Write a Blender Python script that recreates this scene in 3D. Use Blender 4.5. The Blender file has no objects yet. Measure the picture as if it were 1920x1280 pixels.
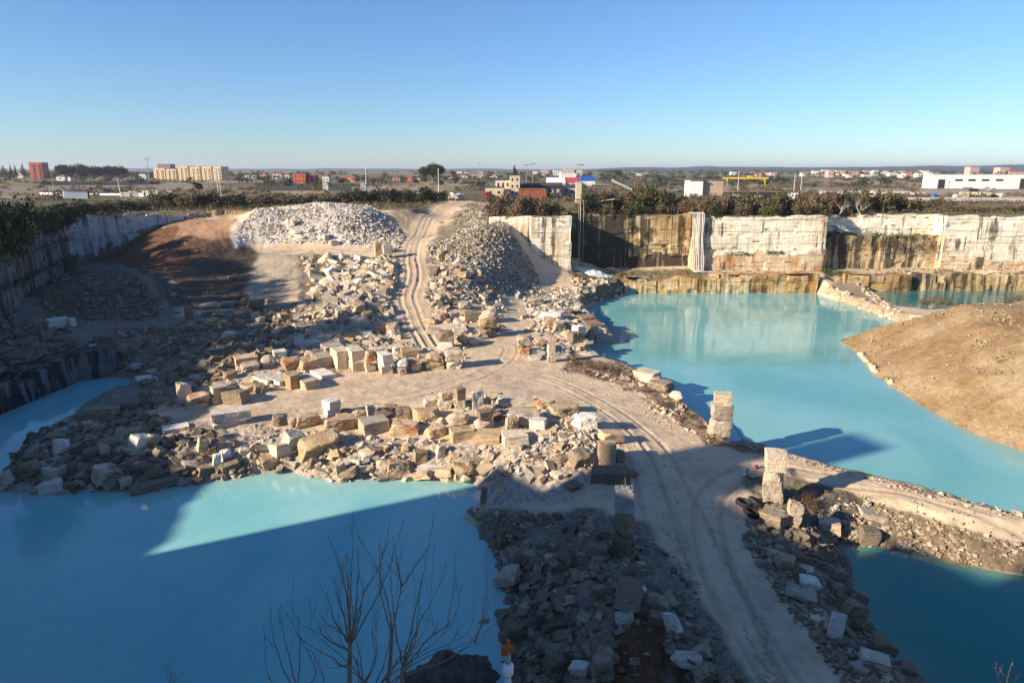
import bpy, bmesh, math, random
import numpy as np
from mathutils import Vector, Matrix, Euler

random.seed(7)
RNG = np.random.default_rng(11)
SC = bpy.context.scene
COL = SC.collection

# ------------------------------------------------------------------ camera
CZ = 26.0                       # metres above the water of the pools
PITCH = math.radians(14.1)
FPX = 1280.0                    # 24 mm on a 36 mm sensor, 1920 px wide
cam_d = bpy.data.cameras.new('camera')
cam_d.lens = 24.0
cam_d.sensor_width = 36.0
cam_d.clip_start = 0.1
cam_d.clip_end = 30000.0
cam = bpy.data.objects.new('camera', cam_d)
cam.location = (0, 0, CZ)
cam.rotation_euler = (math.pi / 2 - PITCH, 0, 0)
COL.objects.link(cam)
SC.camera = cam

# ------------------------------------------------------------------ light
SUN_AZ = math.radians(64.0)     # direction the light travels, from +Y towards +X
SUN_EL = math.radians(22.0)
SUN_STRENGTH = 5.0
SKY_STRENGTH = 0.086
EXPOSURE = 0.92
W = bpy.data.worlds.new('World')
SC.world = W
W.use_nodes = True
wn = W.node_tree
wn.nodes.clear()
sky = wn.nodes.new('ShaderNodeTexSky')
sky.sky_type = 'NISHITA'
sky.sun_disc = False
sky.sun_elevation = SUN_EL
sky.sun_rotation = SUN_AZ + math.pi
sky.altitude = 60
sky.air_density = 1.0
sky.dust_density = 0.15
sky.ozone_density = 6.0
bg = wn.nodes.new('ShaderNodeBackground')
bg.inputs['Strength'].default_value = SKY_STRENGTH
wo = wn.nodes.new('ShaderNodeOutputWorld')
tint = wn.nodes.new('ShaderNodeMix'); tint.data_type = 'RGBA'; tint.blend_type = 'MULTIPLY'; tint.inputs[0].default_value = 1.0
tint.inputs[7].default_value = (0.90, 0.95, 1.02, 1)
wn.links.new(sky.outputs[0], tint.inputs[6])
wn.links.new(tint.outputs[2], bg.inputs['Color'])
wn.links.new(bg.outputs[0], wo.inputs['Surface'])
sun_d = bpy.data.lights.new('sun', 'SUN')
sun_d.energy = SUN_STRENGTH
sun_d.angle = math.radians(0.8)
sun_d.color = (1.0, 0.85, 0.66)
sun = bpy.data.objects.new('sun', sun_d)
SUN_DIR = Vector((math.sin(SUN_AZ) * math.cos(SUN_EL), math.cos(SUN_AZ) * math.cos(SUN_EL), -math.sin(SUN_EL)))
sun.rotation_euler = SUN_DIR.to_track_quat('-Z', 'Y').to_euler()
sun.location = (-60, -40, 80)
COL.objects.link(sun)
SC.view_settings.view_transform = 'Standard'
SC.view_settings.look = 'None'
SC.view_settings.exposure = EXPOSURE
SC.view_settings.gamma = 1.0
SC.view_settings.use_curve_mapping = False
SC.cycles.max_bounces = 5
SC.cycles.diffuse_bounces = 3
SC.cycles.glossy_bounces = 3
SC.cycles.transparent_max_bounces = 8
SC.cycles.use_denoising = True

# ------------------------------------------------------------------ projection helpers
CP, SP = math.cos(PITCH), math.sin(PITCH)

def ray(px, py):
    a, b = (px - 960.0) / FPX, -(py - 640.0) / FPX
    return np.array([a, CP + b * SP, -SP + b * CP])

def at_z(px, py, z):
    """point of the level z that the photo shows at (px, py)"""
    d = ray(px, py)
    t = (z - CZ) / d[2]
    return (d[0] * t, d[1] * t)

def at_y(px, py, y):
    """point at forward distance y"""
    d = ray(px, py)
    t = y / d[1]
    return (d[0] * t, y, CZ + d[2] * t)

def project(x, y, z):
    zc = y * CP - (z - CZ) * SP
    u = y * SP + (z - CZ) * CP
    zc = np.where(np.abs(zc) < 1e-3, 1e-3, zc)
    return 960 + FPX * x / zc, 640 - FPX * u / zc, zc

# ------------------------------------------------------------------ numeric noise
def _hash(ix, iy, seed):
    h = (ix.astype(np.int64) * 374761393 + iy.astype(np.int64) * 668265263 + seed * 974711) & 0x7fffffff
    h = ((h ^ (h >> 13)) * 1274126177) & 0x7fffffff
    return ((h ^ (h >> 16)) & 0xffff) / 65535.0

def vnoise(x, y, seed=0):
    ix, iy = np.floor(x), np.floor(y)
    fx, fy = x - ix, y - iy
    fx, fy = fx * fx * (3 - 2 * fx), fy * fy * (3 - 2 * fy)
    a, b = _hash(ix, iy, seed), _hash(ix + 1, iy, seed)
    c, d = _hash(ix, iy + 1, seed), _hash(ix + 1, iy + 1, seed)
    return (a * (1 - fx) + b * fx) * (1 - fy) + (c * (1 - fx) + d * fx) * fy

def fbm(x, y, seed=0, octaves=4, gain=0.5):
    s, a, t = 0.0, 1.0, 0.0
    for k in range(octaves):
        s = s + a * vnoise(x * 2 ** k, y * 2 ** k, seed + k * 17)
        t += a
        a *= gain
    return s / t * 2 - 1

def sstep(a, b, x):
    t = np.clip((x - a) / (b - a), 0, 1)
    return t * t * (3 - 2 * t)

def poly_sdf(x, y, poly):
    """signed distance, positive outside"""
    x = np.asarray(x, float); y = np.asarray(y, float)
    d2 = np.full(x.shape, 1e18)
    inside = np.zeros(x.shape, bool)
    n = len(poly)
    for i in range(n):
        x0, y0 = poly[i]; x1, y1 = poly[(i + 1) % n]
        ex, ey = x1 - x0, y1 - y0
        wx, wy = x - x0, y - y0
        t = np.clip((wx * ex + wy * ey) / max(ex * ex + ey * ey, 1e-9), 0, 1)
        d2 = np.minimum(d2, (wx - ex * t) ** 2 + (wy - ey * t) ** 2)
        c = ((y0 <= y) & (y1 > y)) | ((y1 <= y) & (y0 > y))
        if ey != 0:
            inside ^= c & (x < x0 + (y - y0) / ey * ex)
    d = np.sqrt(d2)
    return np.where(inside, -d, d)

def line_dist(x, y, pts):
    """(distance, signed side, run length) to a polyline"""
    best = np.full(np.shape(x), 1e18); side = np.zeros(np.shape(x)); run = np.zeros(np.shape(x))
    acc = 0.0
    for i in range(len(pts) - 1):
        x0, y0 = pts[i]; x1, y1 = pts[i + 1]
        ex, ey = x1 - x0, y1 - y0
        L = math.hypot(ex, ey)
        wx, wy = x - x0, y - y0
        t = np.clip((wx * ex + wy * ey) / (L * L), 0, 1)
        d = np.hypot(wx - ex * t, wy - ey * t)
        s = (wx * ey - wy * ex) / L
        m = d < best
        best = np.where(m, d, best); side = np.where(m, s, side); run = np.where(m, acc + t * L, run)
        acc += L
    return best, side, run

def smooth_line(pts, n=6):
    """Catmull-Rom through the points"""
    P = [np.array(p, float) for p in pts]
    P = [2 * P[0] - P[1]] + P + [2 * P[-1] - P[-2]]
    out = []
    for i in range(1, len(P) - 2):
        for k in range(n):
            t = k / n
            out.append(tuple(0.5 * ((2 * P[i]) + (-P[i - 1] + P[i + 1]) * t + (2 * P[i - 1] - 5 * P[i] + 4 * P[i + 1] - P[i + 2]) * t * t
                                    + (-P[i - 1] + 3 * P[i] - 3 * P[i + 1] + P[i + 2]) * t ** 3)))
    out.append(tuple(P[-2]))
    return out

# ------------------------------------------------------------------ object helpers
def tag(o, label=None, cat=None, group=None, kind=None):
    if label: o['label'] = label
    if cat: o['category'] = cat
    if group: o['group'] = group
    if kind: o['kind'] = kind
    return o

def mesh_np(name, verts, faces, mats, parent=None, smooth=False, mat_idx=None, attrs=None):
    """faces: (n,3) or (n,4) int array, or list of such arrays"""
    me = bpy.data.meshes.new(name)
    verts = np.asarray(verts, np.float32)
    if not isinstance(faces, list): faces = [faces]
    faces = [np.asarray(f, np.int32) for f in faces if len(f)]
    me.vertices.add(len(verts))
    me.vertices.foreach_set('co', verts.ravel())
    loops = np.concatenate([f.ravel() for f in faces])
    tot = np.concatenate([np.full(len(f), f.shape[1], np.int32) for f in faces])
    start = np.concatenate([[0], np.cumsum(tot)[:-1]]).astype(np.int32)
    me.loops.add(len(loops))
    me.loops.foreach_set('vertex_index', loops)
    me.polygons.add(len(tot))
    me.polygons.foreach_set('loop_start', start)
    me.polygons.foreach_set('loop_total', tot)
    if mat_idx is not None:
        me.polygons.foreach_set('material_index', np.asarray(mat_idx, np.int32))
    me.polygons.foreach_set('use_smooth', np.full(len(tot), bool(smooth)))
    for m in (mats if isinstance(mats, (list, tuple)) else [mats]):
        me.materials.append(m)
    if attrs:
        for k, v in attrs.items():
            v = np.asarray(v, np.float32)
            if v.ndim == 1:
                a = me.attributes.new(k, 'FLOAT', 'POINT'); a.data.foreach_set('value', v)
            else:
                a = me.attributes.new(k, 'FLOAT_COLOR', 'POINT')
                a.data.foreach_set('color', np.concatenate([v, np.ones((len(v), 1), np.float32)], 1).ravel())
    me.update(calc_edges=True)
    me.validate()
    o = bpy.data.objects.new(name, me)
    COL.objects.link(o)
    if parent: o.parent = parent
    return o

def obj_bm(name, bm, mats, parent=None, smooth=False):
    me = bpy.data.meshes.new(name)
    bm.normal_update()
    bm.to_mesh(me); bm.free()
    for m in (mats if isinstance(mats, (list, tuple)) else [mats]):
        me.materials.append(m)
    if smooth:
        me.polygons.foreach_set('use_smooth', np.ones(len(me.polygons), bool))
    o = bpy.data.objects.new(name, me)
    COL.objects.link(o)
    if parent: o.parent = parent
    return o

def empty(name, loc, rz=0.0):
    o = bpy.data.objects.new(name, None)
    o.empty_display_size = 0.3
    o.location = loc; o.rotation_euler = (0, 0, rz)
    COL.objects.link(o)
    return o

def add_box(bm, c, s, rz=0.0, bev=0.0, tilt=0.0):
    r = bmesh.ops.create_cube(bm, size=1.0)
    M = Matrix.Translation(c) @ Matrix.Rotation(rz, 4, 'Z') @ Matrix.Rotation(tilt, 4, 'Y') @ Matrix.Diagonal((s[0], s[1], s[2], 1))
    bmesh.ops.transform(bm, matrix=M, verts=r['verts'])
    if bev > 0:
        es = list({e for v in r['verts'] for e in v.link_edges})
        bmesh.ops.bevel(bm, geom=es, offset=bev, segments=1, affect='EDGES')
    return bm

def add_tube(bm, pts, radii, n=6, cap=True):
    pts = [Vector(p) for p in pts]
    if not isinstance(radii, (list, tuple)): radii = [radii] * len(pts)
    rings = []
    up = Vector((0, 0, 1))
    for i, p in enumerate(pts):
        t = (pts[min(i + 1, len(pts) - 1)] - pts[max(i - 1, 0)]).normalized()
        a = t.cross(up if abs(t.z) < 0.95 else Vector((1, 0, 0))).normalized()
        b = t.cross(a).normalized()
        rings.append([bm.verts.new(p + (a * math.cos(k * 2 * math.pi / n) + b * math.sin(k * 2 * math.pi / n)) * radii[i]) for k in range(n)])
    for i in range(len(rings) - 1):
        for k in range(n):
            bm.faces.new((rings[i][k], rings[i][(k + 1) % n], rings[i + 1][(k + 1) % n], rings[i + 1][k]))
    if cap:
        bm.faces.new(rings[0][::-1]); bm.faces.new(rings[-1])
    return bm

def new_bm():
    return bmesh.new()

# ------------------------------------------------------------------ materials
class NB:
    """small node builder"""
    def __init__(self, name, rough=0.9, spec=0.25):
        self.m = bpy.data.materials.new(name)
        self.m.use_nodes = True
        self.t = self.m.node_tree
        self.t.nodes.clear()
        self.out = self.n('ShaderNodeOutputMaterial')
        self.b = self.n('ShaderNodeBsdfPrincipled')
        self.b.inputs['Roughness'].default_value = rough
        self.b.inputs['Specular IOR Level'].default_value = spec
        self.l(self.b.outputs[0], self.out.inputs['Surface'])
    def n(self, t): return self.t.nodes.new(t)
    def l(self, a, b): self.t.links.new(a, b)
    def pos(self, kind='Object', scale=(1, 1, 1)):
        c = self.n('ShaderNodeTexCoord')
        mp = self.n('ShaderNodeMapping')
        mp.inputs['Scale'].default_value = scale
        self.l(c.outputs[kind], mp.inputs[0])
        return mp.outputs[0]
    def wpos(self, scale=(1, 1, 1)):
        g = self.n('ShaderNodeNewGeometry')
        mp = self.n('ShaderNodeMapping')
        mp.inputs['Scale'].default_value = scale
        self.l(g.outputs['Position'], mp.inputs[0])
        return mp.outputs[0]
    def noise(self, vec, scale=1.0, detail=4.0, rough=0.55, dist=0.0):
        n = self.n('ShaderNodeTexNoise')
        n.inputs['Scale'].default_value = scale; n.inputs['Detail'].default_value = detail
        n.inputs['Roughness'].default_value = rough; n.inputs['Distortion'].default_value = dist
        self.l(vec, n.inputs['Vector'])
        return n.outputs[0]
    def voro(self, vec, scale=1.0, out='Distance', feature='F1'):
        n = self.n('ShaderNodeTexVoronoi')
        n.feature = feature
        n.inputs['Scale'].default_value = scale
        self.l(vec, n.inputs['Vector'])
        return n.outputs[out]
    def ramp(self, fac, stops):
        r = self.n('ShaderNodeValToRGB')
        e = r.color_ramp.elements
        while len(e) < len(stops): e.new(0.5)
        for k, (p, c) in enumerate(stops):
            e[k].position = p
            e[k].color = (*c, 1) if isinstance(c, tuple) else (c, c, c, 1)
        self.l(fac, r.inputs[0])
        return r.outputs[0]
    def mix(self, fac, a, b, mode='MIX'):
        x = self.n('ShaderNodeMix'); x.data_type = 'RGBA'; x.blend_type = mode
        for s, v in ((x.inputs[0], fac), (x.inputs[6], a), (x.inputs[7], b)):
            if hasattr(v, 'is_linked'): self.l(v, s)
            elif isinstance(v, tuple): s.default_value = (*v, 1)
            else: s.default_value = v
        return x.outputs[2]
    def math(self, op, a, b=0.0):
        x = self.n('ShaderNodeMath'); x.operation = op
        for s, v in ((x.inputs[0], a), (x.inputs[1], b)):
            if hasattr(v, 'is_linked'): self.l(v, s)
            else: s.default_value = v
        return x.outputs[0]
    def attr(self, name, out='Fac'):
        a = self.n('ShaderNodeAttribute'); a.attribute_name = name
        return a.outputs[out]
    def rand(self):
        return self.n('ShaderNodeObjectInfo').outputs['Random']
    def color(self, c):
        if hasattr(c, 'is_linked'): self.l(c, self.b.inputs['Base Color'])
        else: self.b.inputs['Base Color'].default_value = (*c, 1)
    def bump(self, h, dist=0.1, strength=1.0):
        b = self.n('ShaderNodeBump')
        b.inputs['Distance'].default_value = dist; b.inputs['Strength'].default_value = strength
        self.l(h, b.inputs['Height'])
        self.l(b.outputs[0], self.b.inputs['Normal'])

def m_plain(name, c, rough=0.8, var=0.25, scale=1.5, spec=0.25, metal=0.0):
    k = NB(name, rough, spec)
    p = k.pos('Object')
    f = k.noise(p, scale, 4)
    d = tuple(max(0, v * (1 - var)) for v in c); u = tuple(min(1, v * (1 + var * 0.6)) for v in c)
    k.color(k.ramp(f, [(0.3, d), (0.7, u)]))
    k.b.inputs['Metallic'].default_value = metal
    return k.m

def m_stone(name, base, stain, stain_amt=0.5, dark=0.5, layered=1.0):
    """travertine: bedded, pitted, stained; colour varies a little from block to block"""
    k = NB(name, 0.92, 0.15)
    p = k.pos('Object')
    pl = k.pos('Object', (0.5, 0.5, 4.0))
    r = k.rand()
    # offset the pattern per object
    o = k.n('ShaderNodeVectorMath'); o.operation = 'ADD'
    cx = k.n('ShaderNodeCombineXYZ')
    k.l(k.math('MULTIPLY', r, 37.0), cx.inputs[0]); k.l(k.math('MULTIPLY', r, 91.0), cx.inputs[1]); k.l(k.math('MULTIPLY', r, 53.0), cx.inputs[2])
    k.l(p, o.inputs[0]); k.l(cx.outputs[0], o.inputs[1])
    pp = o.outputs[0]
    lo = k.n('ShaderNodeVectorMath'); lo.operation = 'ADD'
    k.l(pl, lo.inputs[0]); k.l(cx.outputs[0], lo.inputs[1])
    bed = k.noise(lo.outputs[0], 1.6, 5, 0.65)
    big = k.noise(pp, 0.55, 4, 0.6)
    fine = k.noise(pp, 5.0, 6, 0.7)
    d = tuple(v * dark for v in base)
    lt = tuple(min(1, v * 1.12) for v in base)
    c = k.ramp(bed, [(0.28, d), (0.46, base), (0.75, lt)])
    c = k.mix(k.ramp(fine, [(0.35, 0.55), (0.5, 0.0)]), c, tuple(v * 0.45 for v in base))
    c = k.mix(k.math('MULTIPLY', k.ramp(big, [(0.5, 0.0), (0.68, 1.0)]), stain_amt), c, stain)
    hv = k.n('ShaderNodeHueSaturation')
    k.l(c, hv.inputs['Color'])
    k.l(k.math('ADD', k.math('MULTIPLY', r, 0.5), 0.72), hv.inputs['Value'])
    k.color(hv.outputs[0])
    h = k.math('ADD', k.math('MULTIPLY', bed, 0.8 * layered), k.math('ADD', fine, k.math('MULTIPLY', big, 0.6)))
    k.bump(h, 0.16, 0.9)
    return k.m

def m_leaf(name, c1, c2, rough=0.7):
    k = NB(name, rough, 0.2)
    r = k.noise(k.pos('Object'), 1.2, 3)
    g = k.n('ShaderNodeNewGeometry')
    f = k.mix(0.5, k.ramp(r, [(0.3, 0.0), (0.7, 1.0)]), g.outputs['Random Per Island'])
    k.color(k.mix(f, c1, c2))
    tr = k.n('ShaderNodeBsdfTranslucent')
    k.l(k.mix(f, c1, c2), tr.inputs[0])
    mx = k.n('ShaderNodeMixShader'); mx.inputs[0].default_value = 0.18
    k.l(k.b.outputs[0], mx.inputs[1]); k.l(tr.outputs[0], mx.inputs[2])
    k.l(mx.outputs[0], k.out.inputs['Surface'])
    return k.m

def m_wall(name, white, ochre, black, stain_lo=0.45, stain_hi=0.6, black_lo=0.55, course=2.6, seed=0.0, rust_amt=0.45):
    """sawn quarry face: vertical run-off streaks over cream stone with horizontal saw lines"""
    k = NB(name, 0.9, 0.15)
    off = (seed * 13.7, seed * 7.1, 0)
    def P(s):
        v = k.wpos(s)
        a = k.n('ShaderNodeVectorMath'); a.operation = 'ADD'; a.inputs[1].default_value = off
        k.l(v, a.inputs[0]); return a.outputs[0]
    streak = k.noise(P((0.9, 0.9, 0.035)), 1.0, 6, 0.62, 0.15)
    streak2 = k.noise(P((2.3, 2.3, 0.07)), 1.0, 5, 0.6, 0.1)
    wide = k.noise(P((0.10, 0.10, 0.12)), 1.0, 3, 0.5)
    bed = k.noise(P((0.15, 0.15, 2.4)), 1.0, 5, 0.6)
    fine = k.noise(P((3, 3, 3)), 1.0, 6, 0.7)
    c = k.ramp(bed, [(0.3, tuple(v * 0.84 for v in white)), (0.5, white), (0.8, tuple(min(1, v * 1.05) for v in white))])
    so = k.math('ADD', k.math('MULTIPLY', streak2, 0.5), k.math('MULTIPLY', wide, 0.5))
    c = k.mix(k.ramp(so, [(stain_lo, 0.0), (stain_hi, 0.85)]), c, ochre)
    rust = k.math('MULTIPLY', k.noise(P((1.1, 1.1, 0.05)), 1.0, 4), k.ramp(wide, [(0.5, 0.6), (0.62, 1.0)]))
    c = k.mix(k.ramp(rust, [(stain_lo - 0.06, 0.0), (stain_lo + 0.05, rust_amt)]), c, (0.36, 0.14, 0.04))
    pale = k.noise(P((1.6, 1.6, 0.06)), 1.0, 4, 0.6)
    c = k.mix(k.ramp(pale, [(0.56, 0.0), (0.66, 0.7)]), c, tuple(min(1, v * 1.1) for v in white))
    sb = k.math('ADD', k.math('MULTIPLY', streak, 0.65), k.math('MULTIPLY', k.noise(P((0.22, 0.22, 0.18)), 1.0, 4), 0.35))
    c = k.mix(k.ramp(sb, [(black_lo, 0.0), (black_lo + 0.07, 0.9)]), c, black)
    # saw lines between the courses
    sz = k.n('ShaderNodeSeparateXYZ')
    g = k.n('ShaderNodeNewGeometry'); k.l(g.outputs['Position'], sz.inputs[0])
    zz = k.math('ADD', k.math('DIVIDE', sz.outputs[2], course), k.math('MULTIPLY', k.noise(P((0.12, 0.12, 0.0)), 1.0, 2), 0.35))
    fr = k.math('FRACT', zz)
    ln = k.math('LESS_THAN', fr, 0.045)
    gate = k.ramp(k.noise(P((0.12, 0.12, 0.3)), 1.0, 3), [(0.42, 0.15), (0.56, 1.0)])
    lnm = k.math('MULTIPLY', ln, gate)
    c = k.mix(k.math('MULTIPLY', lnm, 0.65), c, (0.09, 0.075, 0.05))
    c = k.mix(k.ramp(fine, [(0.34, 0.5), (0.44, 0.0)]), c, tuple(v * 0.4 for v in white))
    cav = k.ramp(k.noise(P((0.45, 0.45, 1.9)), 1.0, 5, 0.6), [(0.63, 0.0), (0.665, 1.0)])
    c = k.mix(k.math('MULTIPLY', cav, 0.85), c, (0.07, 0.055, 0.035))
    k.color(c)
    h = k.math('SUBTRACT', k.math('ADD', k.math('MULTIPLY', bed, 0.7), fine), k.math('ADD', k.math('MULTIPLY', lnm, 1.2), k.math('MULTIPLY', cav, 1.5)))
    k.bump(h, 0.2, 0.8)
    return k.m

CREAM = (0.62, 0.52, 0.39); TAWNY = (0.52, 0.39, 0.24); SHADE_GREYST = (0.30, 0.235, 0.165); WHITEST = (0.74, 0.68, 0.58)
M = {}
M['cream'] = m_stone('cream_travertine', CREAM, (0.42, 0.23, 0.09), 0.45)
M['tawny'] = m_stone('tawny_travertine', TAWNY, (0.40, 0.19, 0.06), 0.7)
M['grey'] = m_stone('shade_grey_travertine', SHADE_GREYST, (0.26, 0.20, 0.13), 0.5)  # weathered grey, taken darker to deepen the shaded stones
M['white'] = m_stone('white_travertine', WHITEST, (0.55, 0.44, 0.30), 0.25, 0.7)
M['rust'] = m_stone('rust_travertine', (0.56, 0.43, 0.28), (0.40, 0.11, 0.03), 1.0)
M['concrete'] = m_plain('weathered_concrete', (0.42, 0.41, 0.38), 0.9, 0.3, 2.0)
M['steel'] = m_plain('dark_steel', (0.05, 0.05, 0.055), 0.5, 0.3, 3.0, 0.5, 0.7)
M['rope'] = m_plain('black_cable', (0.03, 0.03, 0.03), 0.7, 0.2)
M['hose'] = m_plain('pale_hose', (0.55, 0.50, 0.42), 0.7, 0.3, 0.5)
M['wood'] = m_plain('bare_bark', (0.20, 0.15, 0.10), 0.9, 0.35, 6.0)
M['twig'] = m_plain('pale_twig', (0.24, 0.165, 0.11), 0.9, 0.3, 6.0)
M['paletwig'] = m_plain('white_twig', (0.36, 0.31, 0.25), 0.9, 0.25, 6.0)
M['browntwig'] = m_plain('brown_twig', (0.17, 0.10, 0.06), 0.9, 0.35, 4.0)
M['leafdark'] = m_leaf('dark_leaves', (0.022, 0.026, 0.012), (0.065, 0.068, 0.028))
M['leafgreen'] = m_leaf('green_leaves', (0.04, 0.05, 0.018), (0.12, 0.12, 0.045))
M['leafbrown'] = m_leaf('brown_leaves', (0.085, 0.055, 0.032), (0.22, 0.155, 0.09))
M['leafolive'] = m_leaf('olive_leaves', (0.055, 0.05, 0.022), (0.18, 0.145, 0.07))
M['ivy'] = m_leaf('ivy_leaves', (0.03, 0.06, 0.012), (0.10, 0.15, 0.03))

# ------------------------------------------------------------------ terrain: control data
def PL(items):
    """list of (px,py) at water level, or ('w',x,y)"""
    out = []
    for i in items:
        if i[0] == 'w': out.append((i[1], i[2]))
        elif i[0] == 'b':                      # the crest of a bank two metres high hides the water's edge just behind it
            x, y = at_z(i[1], i[2], 2.05); out.append((x + 0.35, y + 0.85))
        else: out.append(at_z(i[0], i[1], 0.0))
    return out

POOL_LEFT = PL([('w', -60, 50), (0, 773), (150, 712), (205, 706), (268, 713), (240, 733), (207, 746), (172, 758), (150, 765), (135, 774), (120, 796), (62, 818),
                (37, 850), (22, 882), (0, 908), (0, 917), (60, 925), (125, 927), (160, 917), (207, 922), (290, 920), (332, 910), (370, 907), (400, 902),
                (480, 891), (552, 887), (585, 892), (640, 905), (687, 900), (760, 900), (837, 904), (890, 908), (902, 930), (888, 950), (866, 972), (910, 1000),
                (921, 1040), (938, 1075), (932, 1093), (966, 1134), (938, 1165), (938, 1200), (972, 1240), (972, 1265), ('w', 1, 26), ('w', -2, 15), ('w', -20, 14),
                ('w', -46, 31), ('w', -59, 32)])
POOL_RIGHT = PL([(1095, 580), (1120, 565), (1168, 553), ('w', 24.0, 148.4), ('w', 66.5, 148.4), (1546, 556), (1600, 573), (1650, 592), (1685, 604), ('w', 75, 112), ('w', 64, 106),
                 (1592, 638), (1610, 665), (1640, 700), (1690, 735), (1760, 775), (1830, 812), (1920, 842), (2060, 890), ('w', 120, 40), ('w', 70, 33), ('w', 55, 40),
                 ('b', 2050, 1000), ('b', 1920, 964), ('b', 1858, 950), ('b', 1787, 929), ('b', 1726, 914), ('b', 1665, 898), ('b', 1607, 881), ('b', 1553, 866), ('b', 1471, 850), ('b', 1440, 833), ('b', 1370, 822),
                 ('b', 1322, 778), ('b', 1287, 752), ('b', 1260, 722), ('b', 1235, 700), ('b', 1190, 686), ('b', 1160, 675), ('b', 1135, 668), (1100, 656), (1092, 648), (1115, 645), (1146, 644), (1146, 627), (1110, 602)])
POOL_LOWER = PL([(1578, 1024), (1643, 1022), (1665, 1026), (1715, 1036), (1787, 1057), (1858, 1068), (1920, 1078), (2080, 1115), ('w', 50, 36), ('w', 60, 20), ('w', 30, 12),
                 ('w', 20, 20), (1726, 1272), (1700, 1250), (1665, 1221), (1632, 1202), (1620, 1183), (1631, 1157), (1607, 1125), (1600, 1100), (1596, 1068), (1590, 1050)])
POOL_GREEN = PL([(1622, 545), (1640, 560), (1665, 574), (1695, 586), (1735, 590), (1800, 586), ('w', 100, 127), ('w', 150, 118), ('w', 150, 151), ('w', 88, 151), ('w', 88, 150.2), ('w', 73, 150.2), ('w', 72, 148.5)])
MOUND = PL([(1575, 636), (1610, 667), (1640, 702), (1690, 737), (1760, 778), (1830, 815), (1920, 846), (2060, 895), ('w', 120, 44), ('w', 140, 120), ('w', 108, 131), ('w', 92, 128), ('w', 79, 116), ('w', 66, 107.5)])
PIT = [(-59, 25), (-60, 50), (-68, 75), (-82, 107), (-98, 150), (-86, 165), (-76, 172), (-60, 174), (-25, 177), (-15, 204), (-5, 204), (-4, 172), (-2.8, 152.5),
       (4.2, 151.2), (12.9, 150.8), (12.9, 159.0), (41, 159.0), (41, 154.0), (70.4, 154.0), (70.4, 160.5), (98, 160.5), (98, 156.5), (170, 154.5),
       (170, 60), (120, 5), (60, -8), (10, 2), (-10, 5), (-45, 23), (-48.6, 30.9)]
PLAIN_Z = 16.0
RAMP = smooth_line([at_z(800, 640, 2.4), at_z(775, 590, 3.5), at_z(764, 555, 5.2), at_z(775, 510, 7.8), at_y(772, 480, 141)[:2], at_y(786, 445, 160)[:2], at_y(822, 406, 184)[:2], at_y(858, 382, 200)[:2], (-14, 225)], 8)

_ctrl = []
def cz(*pts):
    for px, py, z in pts: _ctrl.append((*at_z(px, py, z), z))
def cy(*pts):
    for px, py, y in pts: _ctrl.append(at_y(px, py, y))
def cw(*pts):
    _ctrl.extend(pts)
cz((890, 785, 3.0), (840, 782, 2.8), (960, 788, 2.9), (1030, 545, 2.6), (1062, 540, 2.6), (1080, 530, 2.7), (1480, 862, 2.2), (1520, 870, 2.2), (1580, 884, 2.2), (1650, 902, 2.2), (1450, 856, 2.2), (1400, 852, 2.2), (1350, 838, 2.2), (1800, 932, 2.2), (1550, 905, 2.2), (1660, 935, 2.2), (1800, 970, 2.2), (1900, 1000, 2.2), (1440, 910, 2.2), (1700, 1000, 1.4), (1600, 960, 1.4), (1500, 940, 1.9), (1850, 1020, 1.4),
   (430, 790, 2.2), (300, 800, 2.0), (560, 745, 2.3), (700, 735, 2.3), (850, 725, 2.3), (960, 695, 2.2), (900, 660, 2.3), (960, 640, 2.3), (1100, 745, 2.2), (1200, 795, 2.2),
   (1300, 850, 2.2), (1390, 890, 2.2), (1250, 905, 2.2), (1330, 1000, 2.2), (1420, 1150, 2.2), (1500, 1270, 2.2), (1100, 930, 1.7), (960, 948, 0.7), (1600, 880, 2.2), (1750, 915, 2.2),
   (1900, 960, 2.2), (1550, 890, 2.2), (1010, 990, 1.8), (1060, 1050, 2.6), (1100, 1150, 2.7), (1200, 1100, 2.4), (1250, 1200, 2.4), (1050, 1260, 2.3), (800, 830, 2.0), (700, 850, 1.6),
   (1060, 820, 3.2), (1000, 865, 2.2), (720, 690, 2.3), (560, 720, 2.3), (500, 690, 2.5), (650, 620, 2.7), (560, 600, 3.3), (740, 610, 2.6), (1040, 600, 2.6), (1100, 610, 2.0),
   (1000, 560, 2.6), (1000, 660, 2.3), (960, 580, 2.5), (1140, 535, 2.8), (790, 625, 2.5), (768, 560, 5.0), (775, 500, 8.3), (470, 465, 9.3), (560, 466, 9.3), (650, 469, 9.3), (720, 473, 9.3),
   (310, 592, 3.4), (240, 602, 3.2), (150, 607, 3.2), (60, 645, 3.3), (200, 660, 3.0), (330, 650, 3.0), (400, 622, 3.2), (350, 700, 2.6), (300, 740, 1.9), (450, 650, 2.9), (420, 590, 3.6),
   (120, 690, 3.0), (220, 775, 1.9), (120, 845, 1.8), (250, 850, 1.9), (400, 850, 2.0), (60, 885, 1.2))
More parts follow.
